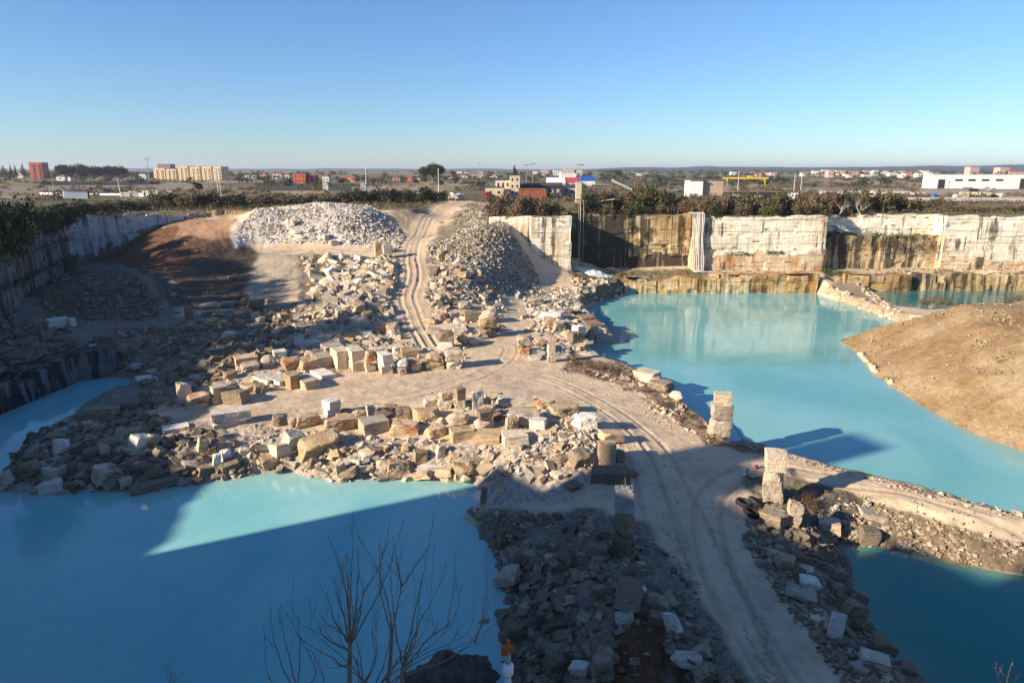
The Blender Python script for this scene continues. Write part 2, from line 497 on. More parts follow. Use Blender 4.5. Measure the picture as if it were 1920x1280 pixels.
cy((772, 478, 141), (788, 442, 161), (828, 402, 186), (858, 381, 202), (740, 430, 163), (700, 400, 172), (842, 440, 160), (870, 402, 180), (832, 482, 138), (822, 520, 125), (824, 560, 113),
   (960, 450, 147), (945, 418, 150), (1000, 520, 144), (930, 480, 139), (900, 430, 152), (890, 400, 172), (960, 530, 134), (880, 500, 128), (900, 540, 122), (860, 520, 122), (915, 412, 160), (922, 396, 173), (902, 386, 186), (928, 432, 150), (880, 425, 160),
   (600, 383, 165), (520, 393, 163), (482, 396, 159), (452, 420, 156), (680, 387, 166), (740, 396, 172), (450, 455, 150), (400, 420, 160), (450, 500, 138), (420, 540, 124), (480, 560, 117), (520, 480, 142), (545, 530, 126),
   (330, 470, 141), (300, 432, 160), (215, 485, 152), (130, 505, 148), (250, 470, 150), (200, 500, 143), (250, 503, 140), (290, 540, 122), (180, 545, 119), (190, 512, 128), (100, 560, 115), (20, 600, 104),
   (600, 485, 139), (680, 490, 138), (600, 540, 121), (680, 540, 118), (720, 520, 124), (640, 580, 107), (340, 415, 168), (440, 408, 168))
cw((60, 100, 2.0), (120, 60, 2.2), (60, 20, 2.2), (0, 12, 2.4), (-52, 90, 3.3), (-75, 92, 3.3), (100, 152, 3.5), (75, 154, 3.6), (45, 151, 3.7), (20, 156, 2.8), (130, 120, 3.0), (-60, 178, 16), (-30, 178, 16),
   (28, 156, 3.4), (28, 148.5, 3.3), (140, 152, 3.5), (71, 140, 1.5), (75, 130, 1.4), (78, 120, 1.3), (72, 147, 2.4), (-92, 158, 8.0), (-10, 210, 17), (-20, 190, 16), (-58, 60, 3.3), (64, 149, 3.4), (-4, 154, 15.6), (-8, 161, 15.9), (-9.5, 170, 16.1), (-9, 180, 16.3), (-5.5, 149, 14.8), (-12, 158, 14.2))
_C = np.array(_ctrl, float)
def _kern(d): return -np.sqrt(d * d + 9.0)
_A = _kern(np.hypot(_C[:, None, 0] - _C[None, :, 0], _C[:, None, 1] - _C[None, :, 1]))
_n = len(_C)
_P = np.c_[np.ones(_n), _C[:, 0] / 100, _C[:, 1] / 100]
_S = np.block([[_A + np.eye(_n) * 0.35, _P], [_P.T, np.zeros((3, 3))]])
_Wt = np.linalg.solve(_S, np.r_[_C[:, 2], np.zeros(3)])

def pit_z(x, y):
    out = np.empty(x.shape)
    xf, yf, of = x.ravel(), y.ravel(), out.ravel()
    for i in range(0, len(xf), 40000):
        a, b = xf[i:i + 40000], yf[i:i + 40000]
        k = _kern(np.hypot(a[:, None] - _C[None, :, 0], b[:, None] - _C[None, :, 1]))
        of[i:i + 40000] = k @ _Wt[:_n] + _Wt[_n] + _Wt[_n + 1] * a / 100 + _Wt[_n + 2] * b / 100
    return of.reshape(x.shape)

def mound_z(x, y):
    d = -poly_sdf(x, y, MOUND)
    dd = d + 1.2 * fbm(x * 0.12, y * 0.12, 5, 3) * np.clip(d / 4, 0, 1)
    top = 8.6 + 1.6 * fbm(x * 0.05, y * 0.05, 8, 3)
    h = dd * 0.60
    h = np.where(h > top - 2, top - 2 + 2 * (1 - np.exp(-np.clip(h - top + 2, 0, 50) / 2)), h)
    return np.where(d > 0, h, d * 0.6)

def H(x, y, detail=False):
    x = np.asarray(x, float); y = np.asarray(y, float)
    near = (x > -130) & (x < 190) & (y > -30) & (y < 235)
    z = np.full(x.shape, PLAIN_Z)
    xn, yn = x[near], y[near]
    if len(xn):
        h = pit_z(xn, yn)
        wob = 0.5 * fbm(xn * 0.5, yn * 0.5, 3, 3)
        for poly, sl in ((POOL_LEFT, 0.62), (POOL_RIGHT, 2.0), (POOL_LOWER, 0.62), (POOL_GREEN, 1.0)):
            d = poly_sdf(xn, yn, poly) + wob * 0.6
            b = np.where(d > 0, d * sl, np.maximum(d * 0.7, -2.0))
            h = np.minimum(h, b)
        md = poly_sdf(xn, yn, MOUND)
        h = np.where(md < -0.5, np.minimum(h, -0.8), h)
        sd = poly_sdf(xn, yn, PIT)
        t = sstep(0.0, 1.6, sd)
        # where the ramp and the scree climb out of the pit the slope runs on by itself
        h = np.minimum(h, 18.6)
        up = h * (1 - t) + PLAIN_Z * t
        ramp_zone = sstep(14, 5, np.hypot(np.clip(np.abs(xn + 10) - 6, 0, None), np.clip(np.abs(yn - 205) - 14, 0, None)))
        up = up * (1 - ramp_zone) + np.where(sd < 6, np.minimum(h, 17), PLAIN_Z) * ramp_zone
        z[near] = up
    r = np.hypot(x, y)
    z = z + np.where(z > 15.5, 0.5 * fbm(x * 0.03, y * 0.03, 21, 3) * sstep(150, 260, r), 0)
    return z

_hc = {}
def hit(px, py, far=2500.0):
    """where the ray through (px, py) of the photo meets the ground"""
    key = (px, py)
    if key in _hc: return _hc[key]
    d = ray(px, py)
    lo, hi = 12.0, 260.0
    ys = np.linspace(lo, hi, 700)
    xs = d[0] / d[1] * ys
    zs = CZ + d[2] / d[1] * ys
    below = zs < H(xs, ys)
    if below.any():
        i = int(np.argmax(below))
        a, b = ys[max(i - 1, 0)], ys[i]
        ys = np.linspace(a, b, 30); xs = d[0] / d[1] * ys; zs = CZ + d[2] / d[1] * ys
        g = H(xs, ys); i = int(np.argmax(zs < g))
        _hc[key] = (xs[i], ys[i], g[i])
    else:
        x, y = at_z(px, py, PLAIN_Z)
        _hc[key] = (x, y, PLAIN_Z)
    return _hc[key]

def ground(x, y):
    return float(H(np.array([x]), np.array([y]))[0])

# ------------------------------------------------------------------ terrain: soil colours, some with shade put in
DIRT = np.array((0.60, 0.465, 0.315)); SHADE_GREY = np.array((0.25, 0.215, 0.17)); REDSOIL = np.array((0.17, 0.085, 0.045)); DARKSOIL = np.array((0.12, 0.09, 0.065))  # grey soil lowered, so it holds some of the pit's shade
SCREE = np.array((0.60, 0.54, 0.46)); OLIVE = np.array((0.17, 0.145, 0.08)); MUD = np.array((0.40, 0.32, 0.24)); GRAVELC = np.array((0.42, 0.36, 0.29))
ZONES = [  # (polygon in photo pixels, colour, soft edge px, roughness of ground 0..1)
    ([(0, 420), (300, 430), (330, 480), (330, 600), (250, 640), (100, 700), (0, 720)], np.array((0.10, 0.078, 0.056)), 20, 0.6),  # shade under the left cliff put into the soil colour
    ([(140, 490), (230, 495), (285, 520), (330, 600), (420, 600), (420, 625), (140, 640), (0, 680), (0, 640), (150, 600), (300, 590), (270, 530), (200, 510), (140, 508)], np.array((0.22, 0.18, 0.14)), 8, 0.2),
    ([(0, 560), (330, 600), (460, 560), (620, 560), (640, 640), (430, 690), (340, 760), (140, 800), (0, 760)], SHADE_GREY, 25, 0.8),
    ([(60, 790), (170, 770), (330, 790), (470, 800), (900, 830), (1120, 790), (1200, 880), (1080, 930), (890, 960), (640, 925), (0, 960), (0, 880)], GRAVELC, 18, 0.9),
    ([(900, 955), (1100, 960), (1210, 980), (1290, 1080), (1420, 1290), (740, 1290), (900, 1100)], SHADE_GREY * 0.85, 18, 0.9),
    ([(1390, 890), (1440, 1000), (1560, 1180), (1700, 1290), (1900, 1290), (1600, 1010), (1480, 880)], SHADE_GREY * 0.9, 15, 0.9),
    ([(1485, 892), (1600, 930), (1700, 957), (1930, 1020), (1930, 1085), (1680, 1040), (1560, 1010), (1470, 950)], np.array((0.19, 0.145, 0.095)), 6, 0.7),
    ([(1150, 1160), (1230, 1160), (1310, 1290), (1110, 1290)], REDSOIL * 0.8, 22, 0.9),
    ([(225, 440), (310, 415), (440, 415), (450, 450), (500, 480), (530, 520), (440, 580), (330, 560), (300, 500), (200, 490)], REDSOIL * 0.85, 18, 0.7),
    ([(380, 455), (500, 470), (510, 530), (440, 590), (330, 575), (330, 520)], DARKSOIL * 0.8, 15, 0.6),
    ([(340, 405), (430, 412), (450, 440), (400, 450), (330, 440)], np.array((0.36, 0.22, 0.13)), 8, 0.6),
    ([(490, 465), (570, 475), (590, 520), (540, 570), (460, 570), (470, 510)], np.array((0.40, 0.33, 0.24)), 14, 0.5),
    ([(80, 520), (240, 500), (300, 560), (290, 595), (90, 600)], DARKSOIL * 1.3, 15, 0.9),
    ([(435, 430), (480, 390), (600, 375), (700, 385), (760, 430), (745, 466), (600, 456), (440, 455)], SCREE, 10, 1.0),
    ([(435, 432), (475, 395), (520, 390), (540, 440), (520, 462), (440, 460)], np.array((0.60, 0.55, 0.48)), 7, 0.9),
    ([(690, 385), (740, 420), (765, 470), (700, 470), (640, 420)], np.array((0.36, 0.32, 0.27)), 12, 1.0),
    ([(560, 480), (730, 486), (750, 520), (730, 590), (560, 560)], SHADE_GREY * 0.7, 10, 0.9),
    ([(740, 385), (840, 380), (770, 440), (740, 440)], np.array((0.40, 0.31, 0.21)), 12, 0.5),
    ([(885, 378), (935, 400), (1010, 525), (1000, 550), (900, 560), (800, 470), (850, 400)], SHADE_GREY * 1.25, 14, 1.0),
    ([(890, 378), (935, 395), (950, 440), (900, 430), (870, 395)], OLIVE * 1.1, 14, 0.6),
    ([(820, 420), (890, 400), (930, 440), (880, 500), (820, 480)], np.array((0.19, 0.165, 0.105)), 14, 0.8),
    ([(960, 550), (1060, 540), (1140, 610), (1150, 660), (980, 670), (1010, 600)], GRAVELC * 1.1, 12, 0.9),
    ([(1065, 510), (1330, 505), (1330, 530), (1180, 560), (1095, 570)], OLIVE * 1.05, 8, 0.8),
    ([(1070, 660), (1200, 690), (1300, 770), (1340, 815), (1480, 850), (1480, 862), (1330, 830), (1200, 740), (1060, 690)], np.array((0.26, 0.19, 0.13)), 6, 0.8),
    ([(1330, 815), (1480, 850), (1660, 900), (1930, 970), (1930, 952), (1660, 880), (1480, 835)], np.array((0.30, 0.23, 0.16)), 4, 0.8),
]
ZONES += [([(1535, 540), (1600, 520), (1640, 545), (1720, 602), (1690, 612), (1600, 580)], np.array((0.40, 0.32, 0.22)), 3, 0.5), ([(1560, 535), (1610, 525), (1640, 555), (1710, 600), (1690, 602), (1600, 560)], np.array((0.33, 0.255, 0.17)), 3, 0.2)]
ZONES += [([(1465, 905), (1560, 915), (1660, 945), (1640, 985), (1560, 1015), (1470, 1000)], np.array((0.14, 0.115, 0.085)), 8, 0.9)]
TRACKS = [  # vehicle tracks: (photo pixels on the ground, half gauge m, width m, depth m)
    ([(470, 775), (600, 755), (760, 745), (900, 705), (1000, 705), (1120, 755), (1220, 830), (1270, 920), (1330, 1040), (1400, 1180), (1470, 1290)], 0.95, 0.30, 0.055),
    ([(480, 790), (620, 765), (800, 735), (930, 690), (960, 650), (900, 640), (830, 640)], 0.95, 0.3, 0.06),
    ([(1300, 1290), (1280, 1130), (1245, 1000), (1215, 900), (1185, 830)], 1.0, 0.3, 0.06),
    ([(1440, 1290), (1370, 1130), (1330, 1000), (1340, 920), (1420, 880), (1540, 895), (1700, 920), (1930, 985)], 0.95, 0.32, 0.07),
    ([(140, 500), (230, 505), (285, 530), (305, 575), (330, 600)], 1.0, 0.5, 0.10),
    ([(0, 640), (150, 610), (300, 600), (420, 610)], 1.0, 0.5, 0.08),
    ([(480, 462), (600, 468), (740, 478)], 0.9, 0.5, 0.10),
]
FIELDS = [  # far fields: (polygon in photo pixels, colour)
    ([(0, 338), (330, 332), (340, 338), (0, 352)], (0.22, 0.18, 0.10)),
    ([(95, 340), (300, 340), (300, 349), (95, 347)], (0.03, 0.03, 0.03)),
    ([(0, 352), (420, 344), (420, 352), (0, 362)], (0.24, 0.21, 0.16)),
    ([(480, 345), (700, 345), (700, 358), (480, 358)], (0.06, 0.065, 0.04)),
    ([(660, 350), (820, 352), (830, 366), (660, 360)], (0.34, 0.28, 0.21)),
    ([(1400, 352), (1920, 357), (1920, 367), (1400, 362)], (0.33, 0.29, 0.24)),
    ([(1250, 350), (1440, 345), (1440, 358), (1250, 362)], (0.30, 0.25, 0.19)),
    ([(800, 330), (1400, 330), (1400, 338), (800, 338)], (0.16, 0.15, 0.09)),
]

def ground_attrs(x, y, z):
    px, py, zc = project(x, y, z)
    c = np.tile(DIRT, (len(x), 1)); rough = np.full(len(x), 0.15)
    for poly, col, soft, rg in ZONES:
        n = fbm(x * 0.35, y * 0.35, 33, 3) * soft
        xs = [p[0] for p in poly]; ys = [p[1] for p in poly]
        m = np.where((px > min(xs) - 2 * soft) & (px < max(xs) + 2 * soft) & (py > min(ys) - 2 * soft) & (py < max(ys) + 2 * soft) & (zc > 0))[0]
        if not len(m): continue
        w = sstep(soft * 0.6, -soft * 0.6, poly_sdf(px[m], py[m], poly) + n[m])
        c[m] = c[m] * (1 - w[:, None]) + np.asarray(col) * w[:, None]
        rough[m] = rough[m] * (1 - w) + rg * w
    rd = line_dist(x, y, RAMP)[0]
    w = sstep(3.4, 2.4, rd + 0.5 * fbm(x * 0.4, y * 0.4, 35, 2))
    c = c * (1 - w[:, None]) + DIRT * 0.95 * w[:, None]; rough = rough * (1 - w) + 0.12 * w
    # plain above the pit
    sd = poly_sdf(x, y, PIT)
    w = sstep(-1.0, 1.5, sd + fbm(x * 0.2, y * 0.2, 9, 3) * 1.5)
    rz = sstep(5.0, 3.0, line_dist(x, y, RAMP)[0])
    w = w * (1 - rz)
    n1, n2 = fbm(x * 0.02, y * 0.008, 41, 4), fbm(x * 0.08, y * 0.05, 45, 4)
    pc = OLIVE * (1 + 0.5 * n2[:, None])
    k = sstep(0.05, 0.4, n1)[:, None]
    pc = pc * (1 - k) + np.array((0.33, 0.26, 0.16)) * k
    k = sstep(-0.1, -0.4, n1)[:, None]
    pc = pc * (1 - k) + np.array((0.10, 0.10, 0.055)) * k
    for poly, col in FIELDS:
        m = np.where((sd > 2) & (py > 300) & (py < 380) & (zc > 0))[0]
        ww = sstep(1.0, -1.0, poly_sdf(px[m], py[m], poly) + 2 * n2[m])[:, None]
        pc[m] = pc[m] * (1 - ww) + np.array(col) * ww
    c = c * (1 - w[:, None]) + pc * w[:, None]
    rough = rough * (1 - w) + 0.5 * w
    # wet margin of the pools keeps the colour of wet stone
    return c, rough

def tracks_dz(x, y):
    dz = np.zeros(len(x)); mud = np.zeros(len(x))
    lines = [(smooth_line([hit(*p)[:2] for p in t[0]], 5), *t[1:]) for t in TRACKS] + [(RAMP, 1.1, 0.42, 0.13), (RAMP, 0.25, 0.3, 0.09)]
    px_seed = 1.5
    for pts, g, wd, dep in lines:
        bx = [p[0] for p in pts]; by = [p[1] for p in pts]
        m = np.where((x > min(bx) - 4) & (x < max(bx) + 4) & (y > min(by) - 4) & (y < max(by) + 4))[0]
        if not len(m): continue
        d, s, run = line_dist(x[m], y[m], pts)
        wob = 0.25 * fbm(run * 0.12, run * 0 + 3.3, 51, 2)
        e = np.abs(np.abs(s + wob) - g)
        ok = d < 3
        k = np.exp(-(e / wd) ** 2 * 2) * ok
        berm = np.exp(-((e - wd * 1.2) / (wd * 0.6)) ** 2 * 2) * ok
        fade = np.clip(0.25 + 1.5 * vnoise(run * 0.13, run * 0 + px_seed, 53), 0, 1.2)
        px_seed += 7.7
        dz[m] += (-dep * k + dep * 0.55 * berm) * fade
        mud[m] = np.maximum(mud[m], k)
    return dz, mud

def detail_dz(x, y, z, rough):
    r = np.hypot(x, y)
    f = fbm(x * 0.45, y * 0.45, 61, 4) * 0.5 + fbm(x * 1.7, y * 1.7, 67, 3) * 0.22
    f2 = fbm(x * 0.25, y * 0.25, 71, 3) * 0.06 + fbm(x * 2.5, y * 2.5, 73, 2) * 0.02
    return np.where(z > -0.4, f * rough * 0.95 + f2, 0) * sstep(600, 150, r)

def m_ground():
    k = NB('quarry_ground', 0.95, 0.1)
    c = k.attr('soil', 'Color'); rg = k.attr('rough', 'Fac'); mud = k.attr('mud', 'Fac')
    n1 = k.noise(k.wpos((0.5, 0.5, 0.5)), 1.0, 6, 0.65)
    n2 = k.noise(k.wpos((3.5, 3.5, 3.5)), 1.0, 5, 0.7)
    v = k.voro(k.wpos((1.6, 1.6, 1.6)), 1.0)
    v2 = k.voro(k.wpos((4.5, 4.5, 4.5)), 1.0, 'Color')
    c1 = k.mix(1.0, c, k.ramp(n1, [(0.25, (0.72, 0.70, 0.68)), (0.5, (1.0, 1.0, 1.0)), (0.75, (1.16, 1.14, 1.10))]), 'MULTIPLY')
    c2 = k.mix(k.math('MULTIPLY', rg, 0.8), c1, k.mix(1.0, c1, k.ramp(v2, [(0.1, (0.55, 0.53, 0.50)), (0.5, (1, 1, 1)), (0.9, (1.35, 1.32, 1.25))]), 'MULTIPLY'))
    c3 = k.mix(k.math('MULTIPLY', mud, 0.35), c2, (0.30, 0.235, 0.17))
    # damp patches on the haul road
    dp = k.ramp(k.noise(k.wpos((0.16, 0.16, 0.16)), 1.0, 4, 0.6), [(0.54, 0.0), (0.64, 1.0)])
    damp = k.math('MULTIPLY', dp, k.math('SUBTRACT', 1.0, rg))
    c4 = k.mix(k.math('MULTIPLY', damp, 0.32), c3, (0.26, 0.22, 0.18))
    k.color(c4)
    k.l(k.math('SUBTRACT', 0.96, k.math('MULTIPLY', damp, 0.35)), k.b.inputs['Roughness'])
    h = k.math('ADD', k.math('MULTIPLY', k.math('MULTIPLY', v, rg), 0.5), k.math('ADD', k.math('MULTIPLY', n1, 0.6), k.math('MULTIPLY', n2, 0.5)))
    k.bump(h, 0.16, 0.8)
    return k.m
M['ground'] = m_ground()

def build_terrain():
    cols = 820
    az = np.linspace(-math.radians(47), math.radians(47), cols)
    r = [11.0]
    while r[-1] < 235: r.append(r[-1] + 0.085 + r[-1] ** 2 * 2.4e-5)
    while r[-1] < 16000: r.append(r[-1] * 1.022 + 0.3)
    r = np.array(r)
    R, A = np.meshgrid(r, az, indexing='ij')
    x, y = (R * np.sin(A)).ravel(), (R * np.cos(A)).ravel()
    z = H(x, y)
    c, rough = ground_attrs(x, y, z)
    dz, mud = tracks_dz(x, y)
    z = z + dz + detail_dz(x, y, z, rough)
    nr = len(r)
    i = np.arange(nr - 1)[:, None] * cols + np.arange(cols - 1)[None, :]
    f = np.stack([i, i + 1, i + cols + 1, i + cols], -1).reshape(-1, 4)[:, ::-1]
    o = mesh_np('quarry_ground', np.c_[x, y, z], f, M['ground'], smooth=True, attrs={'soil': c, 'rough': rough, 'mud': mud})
    tag(o, kind='structure')
    # the rest of the land round the camera and behind it
    gx = np.arange(-260, 261, 2.5); gy = np.arange(-160, 221, 2.5)
    X, Y = np.meshgrid(gx, gy, indexing='ij')
    x, y = X.ravel(), Y.ravel()
    z = H(x, y)
    n = len(gy)
    i = np.arange(len(gx) - 1)[:, None] * n + np.arange(n - 1)[None, :]
    f = np.stack([i, i + n, i + n + 1, i + 1], -1).reshape(-1, 4)
    cx, cyy = x[f].mean(1), y[f].mean(1)
    a = np.arctan2(cx, cyy)
    keep = (np.abs(a) > math.radians(46)) | (np.hypot(cx, cyy) < 11.5)
    c, rough = ground_attrs(x, y, z)
    o = mesh_np('surrounding_ground', np.c_[x, y, z - 0.03], f[keep], M['ground'], smooth=True, attrs={'soil': c, 'rough': rough, 'mud': rough * 0})
    tag(o, kind='structure')
build_terrain()

# ------------------------------------------------------------------ water
def m_water(name, c1, c2, rough=0.04):
    k = NB(name, rough, 0.5)
    k.b.inputs['IOR'].default_value = 1.33
    n = k.noise(k.wpos((0.06, 0.045, 0.05)), 1.0, 5, 0.55, 0.8)
    deep = k.mix(k.ramp(n, [(0.35, 0.0), (0.65, 1.0)]), c1, c2)
    sh = k.attr('shore', 'Fac')
    k.color(k.mix(k.math('MULTIPLY', sh, 0.55), deep, tuple(0.45 * v + 0.55 * q for v, q in zip(c2, (0.40, 0.37, 0.27)))))
    w = k.noise(k.wpos((0.9, 2.4, 1.0)), 1.0, 3, 0.5)
    w2 = k.noise(k.wpos((0.12, 0.25, 1.0)), 1.0, 2, 0.5)
    k.bump(k.math('MULTIPLY', w, k.ramp(w2, [(0.35, 0.15), (0.7, 1.0)])), 0.06, 0.28)
    return k.m
WATER_TAIL = 1
M['water_left'] = m_water('milky_turquoise_water', (0.18, 0.51, 0.51), (0.34, 0.61, 0.58))
M['water_right'] = m_water('bright_turquoise_water', (0.15, 0.40, 0.39), (0.23, 0.49, 0.47))
M['water_low'] = m_water('deep_teal_water', (0.010, 0.18, 0.15), (0.016, 0.21, 0.18))
M['water_green'] = m_water('green_pool_water', (0.04, 0.17, 0.17), (0.06, 0.22, 0.20))

def grow(poly, d):
    out = []
    n = len(poly)
    area = sum(poly[i][0] * poly[(i + 1) % n][1] - poly[(i + 1) % n][0] * poly[i][1] for i in range(n))
    s = 1 if area > 0 else -1
    for i in range(n):
        p0, p1, p2 = (Vector(poly[i - 1]), Vector(poly[i]), Vector(poly[(i + 1) % n]))
        e1, e2 = (p1 - p0).normalized(), (p2 - p1).normalized()
        nn = (Vector((e1.y, -e1.x)) + Vector((e2.y, -e2.x)))
        nn = nn.normalized() if nn.length > 0.3 else Vector((e1.y, -e1.x))
        out.append(tuple(p1 + nn * d * s))
    return out

def build_pool(name, poly, m, z, cell=0.6):
    P = np.array(poly)
    gx = np.arange(P[:, 0].min() - 1.5, P[:, 0].max() + 1.6, cell); gy = np.arange(P[:, 1].min() - 1.5, P[:, 1].max() + 1.6, cell)
    X, Y = np.meshgrid(gx, gy, indexing='ij')
    x, y = X.ravel(), Y.ravel()
    d = poly_sdf(x, y, poly)
    n = len(gy)
    i = np.arange(len(gx) - 1)[:, None] * n + np.arange(n - 1)[None, :]
    f = np.stack([i, i + n, i + n + 1, i + 1], -1).reshape(-1, 4)
    f = f[d[f].min(1) < 0.9]
    q = np.clip(-d, 0, 50) + 0.9 * fbm(x * 0.5, y * 0.5, 31, 3)
    o = mesh_np(name, np.c_[x, y, np.full(len(x), z)], f, m, attrs={'shore': np.exp(-np.clip(q, 0, 50) / 1.3)})
    return tag(o, kind='structure')
build_pool('pool_water', POOL_LEFT, M['water_left'], 0.0)
build_pool('pool_water', POOL_RIGHT, M['water_right'], 0.004)
build_pool('pool_water', POOL_LOWER, M['water_low'], 0.008)
build_pool('pool_water', POOL_GREEN, M['water_green'], 0.012)

# ------------------------------------------------------------------ quarry faces
M['wall_white'] = m_wall('cream_quarry_face', (0.80, 0.72, 0.57), (0.50, 0.33, 0.14), (0.07, 0.055, 0.04), 0.49, 0.65, 0.545, 2.6, 1, 0.35)
M['wall_stain'] = m_wall('stained_quarry_face', (0.60, 0.50, 0.33), (0.40, 0.27, 0.11), (0.035, 0.03, 0.022), 0.39, 0.55, 0.47, 4.5, 2, 0.2)
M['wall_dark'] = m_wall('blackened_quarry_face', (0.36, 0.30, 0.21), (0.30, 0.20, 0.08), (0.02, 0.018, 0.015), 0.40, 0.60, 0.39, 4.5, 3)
M['wall_low'] = m_wall('ochre_quarry_face', (0.62, 0.52, 0.36), (0.44, 0.25, 0.06), (0.045, 0.035, 0.022), 0.41, 0.53, 0.50, 3.0, 4)
M['wall_mid'] = m_wall('rust_streaked_quarry_face', (0.66, 0.56, 0.41), (0.48, 0.27, 0.10), (0.07, 0.055, 0.04), 0.42, 0.58, 0.53, 2.6, 6)
M['wall_pale'] = m_wall('pale_grey_quarry_face', (0.50, 0.49, 0.49), (0.27, 0.24, 0.21), (0.05, 0.045, 0.04), 0.52, 0.70, 0.54, 4.0, 7, 0.0)
M['wall_shade'] = m_wall('shade_grey_quarry_face', (0.21, 0.205, 0.20), (0.09, 0.075, 0.055), (0.022, 0.02, 0.018), 0.45, 0.64, 0.475, 4.0, 5, 0.0)  # stone colour lowered to deepen the left cliff's shade

def face(name, line, prof, m, label, cat='rock face', panel=5.0, rough=0.16, seed=0, back=2.6, step=0.45, parent=None, group=None, top_rough=0.7, low=None):
    """sawn rock face along a ground line (pit on the left-hand... outward = right of travel); prof = [(z, outward offset)] from foot to top"""
    P = [np.array(p, float) for p in line]
    pts, nrm, run = [], [], []
    acc = 0
    for i in range(len(P) - 1):
        L = np.linalg.norm(P[i + 1] - P[i]); n = max(2, int(L / step))
        t = (P[i + 1] - P[i]) / L
        for k in range(n + (1 if i == len(P) - 2 else 0)):
            pts.append(P[i] + (P[i + 1] - P[i]) * k / n)
            nrm.append(np.array((t[1], -t[0]))); run.append(acc + L * k / n)
        acc += L
    # corners: mean normal, kept square
    pts, nrm, run = np.array(pts), np.array(nrm), np.array(run)
    z0s = [p[0] for p in prof]; off0 = [p[1] for p in prof]
    zs = []
    for i in range(len(prof) - 1):
        n = max(1, int((z0s[i + 1] - z0s[i]) / step))
        for k in range(n): zs.append((z0s[i] + (z0s[i + 1] - z0s[i]) * k / n, off0[i] + (off0[i + 1] - off0[i]) * k / n))
    zs.append((z0s[-1], off0[-1]))
    top = zs[-1][0]
    cellt = np.floor(run / 2.3 + 0.8 * vnoise(run * 0.1, run * 0, seed))
    ztop = top + top_rough * fbm(run * 0.22, run * 0 + seed, 5 + seed, 3) - top_rough * 0.9 * np.where(_hash(cellt, cellt * 0 + 3, seed + 40) > 0.72, _hash(cellt, cellt * 0, seed), 0)
    V = []
    for z, off in zs:
        course = np.floor(z / 3.1 + vnoise(run * 0.02, run * 0, seed) * 2)
        cell = np.floor(run / panel + 0.37 * course)
        b = (_hash(cell, course, 77 + seed) - 0.5) * 2 * rough
        e = fbm(run * 0.5, np.full_like(run, z * 0.7), 90 + seed, 4) * rough * 0.8
        lowf = fbm(run * 0.07, np.full_like(run, z * 0.12), 97 + seed, 2) * rough * 2.0
        o = off + b + e + lowf
        f = (z - zs[0][0]) / max(top - zs[0][0], 1e-6)
        zz = zs[0][0] + (ztop - zs[0][0]) * f
        V.append(np.c_[pts + nrm * o[:, None], zz])
    for w, dz in ((0.6, 0.02), (back, -0.15)):
        V.append(np.c_[V[len(zs) - 1][:, :2] - nrm * w, ztop + dz])
    n = len(pts)
    V = np.concatenate(V)
    rows = len(zs) + 2
    i = np.arange(rows - 1)[:, None] * n + np.arange(n - 1)[None, :]
    f = np.stack([i, i + 1, i + n + 1, i + n], -1).reshape(-1, 4)
    mi = None
    if low:
        zrow = np.array([z for z, _ in zs] + [99, 99])
        wob = low[1] + 1.2 * fbm(run * 0.16, run * 0 + 4, seed + 60, 3)
        mi = (zrow[:-1, None] < wob[None, :-1]).astype(int).ravel()
    o = mesh_np(name, V, f, [m, low[0]] if low else m, parent, mat_idx=mi)
    if label: tag(o, label, cat, group)
    return o

# left cliff, in shade
face('quarry_cliff', [(-59, 8), (-60, 50), (-68, 75), (-82, 107), (-98, 151)], [(-1, 2.6), (3.2, 2.4), (3.3, 1.5), (7.6, 1.3), (7.7, 0.4), (11.5, 0.3), (15.6, -0.2)], M['wall_shade'],
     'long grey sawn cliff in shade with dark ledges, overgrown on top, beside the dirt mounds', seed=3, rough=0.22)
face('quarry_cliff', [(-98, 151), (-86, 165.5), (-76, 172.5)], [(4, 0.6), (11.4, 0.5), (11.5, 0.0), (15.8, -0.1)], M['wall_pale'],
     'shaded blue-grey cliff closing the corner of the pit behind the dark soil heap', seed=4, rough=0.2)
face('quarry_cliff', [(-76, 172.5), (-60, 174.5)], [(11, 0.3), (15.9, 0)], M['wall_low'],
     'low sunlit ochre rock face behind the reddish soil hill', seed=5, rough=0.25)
face('quarry_ledge', [(-56.5, 40), (-56.5, 60), (-56.3, 71), (-55, 83), (-51.5, 85.5)], [(-1.5, 0.3), (1.6, 0.2), (1.7, 0.0), (3.4, 0)], M['wall_shade'],
     'low shaded sawn stone ledge dropping straight into the arm of the left pool', seed=6, rough=0.12, back=4.5)
# far side
face('quarry_cliff', [(-5, 153.2), (-2.8, 152.2), (4.3, 151.0)], [(3, 0.2), (16, 0)], M['wall_white'],
     'cream rock face half buried by the scree slope beside the white tower-like corner', seed=7, rough=0.2)
face('quarry_cliff', [(4.3, 151.3), (4.3, 150.4), (12.9, 150.4), (12.9, 159.6)], [(1.6, 0.3), (5.6, 0.25), (5.7, 0.12), (10.3, 0.1), (10.4, 0.0), (16, 0)], M['wall_white'],
     'tall white squared-off corner of the cliff with a rust streak, left of the dark recess', seed=8, rough=0.1, panel=20, low=(M['wall_mid'], 4.6))
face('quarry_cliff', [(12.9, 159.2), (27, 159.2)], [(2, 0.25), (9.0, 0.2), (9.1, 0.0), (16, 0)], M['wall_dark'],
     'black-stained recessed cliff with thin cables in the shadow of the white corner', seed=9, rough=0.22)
face('quarry_cliff', [(27, 158.9), (41.2, 158.4)], [(2.5, 0.5), (8.6, 0.4), (8.7, 0.0), (16, 0)], M['wall_stain'],
     'ochre and black streaked cliff between the dark recess and the hanging hoses', seed=10, rough=0.3, low=(M['wall_dark'], 6.5))
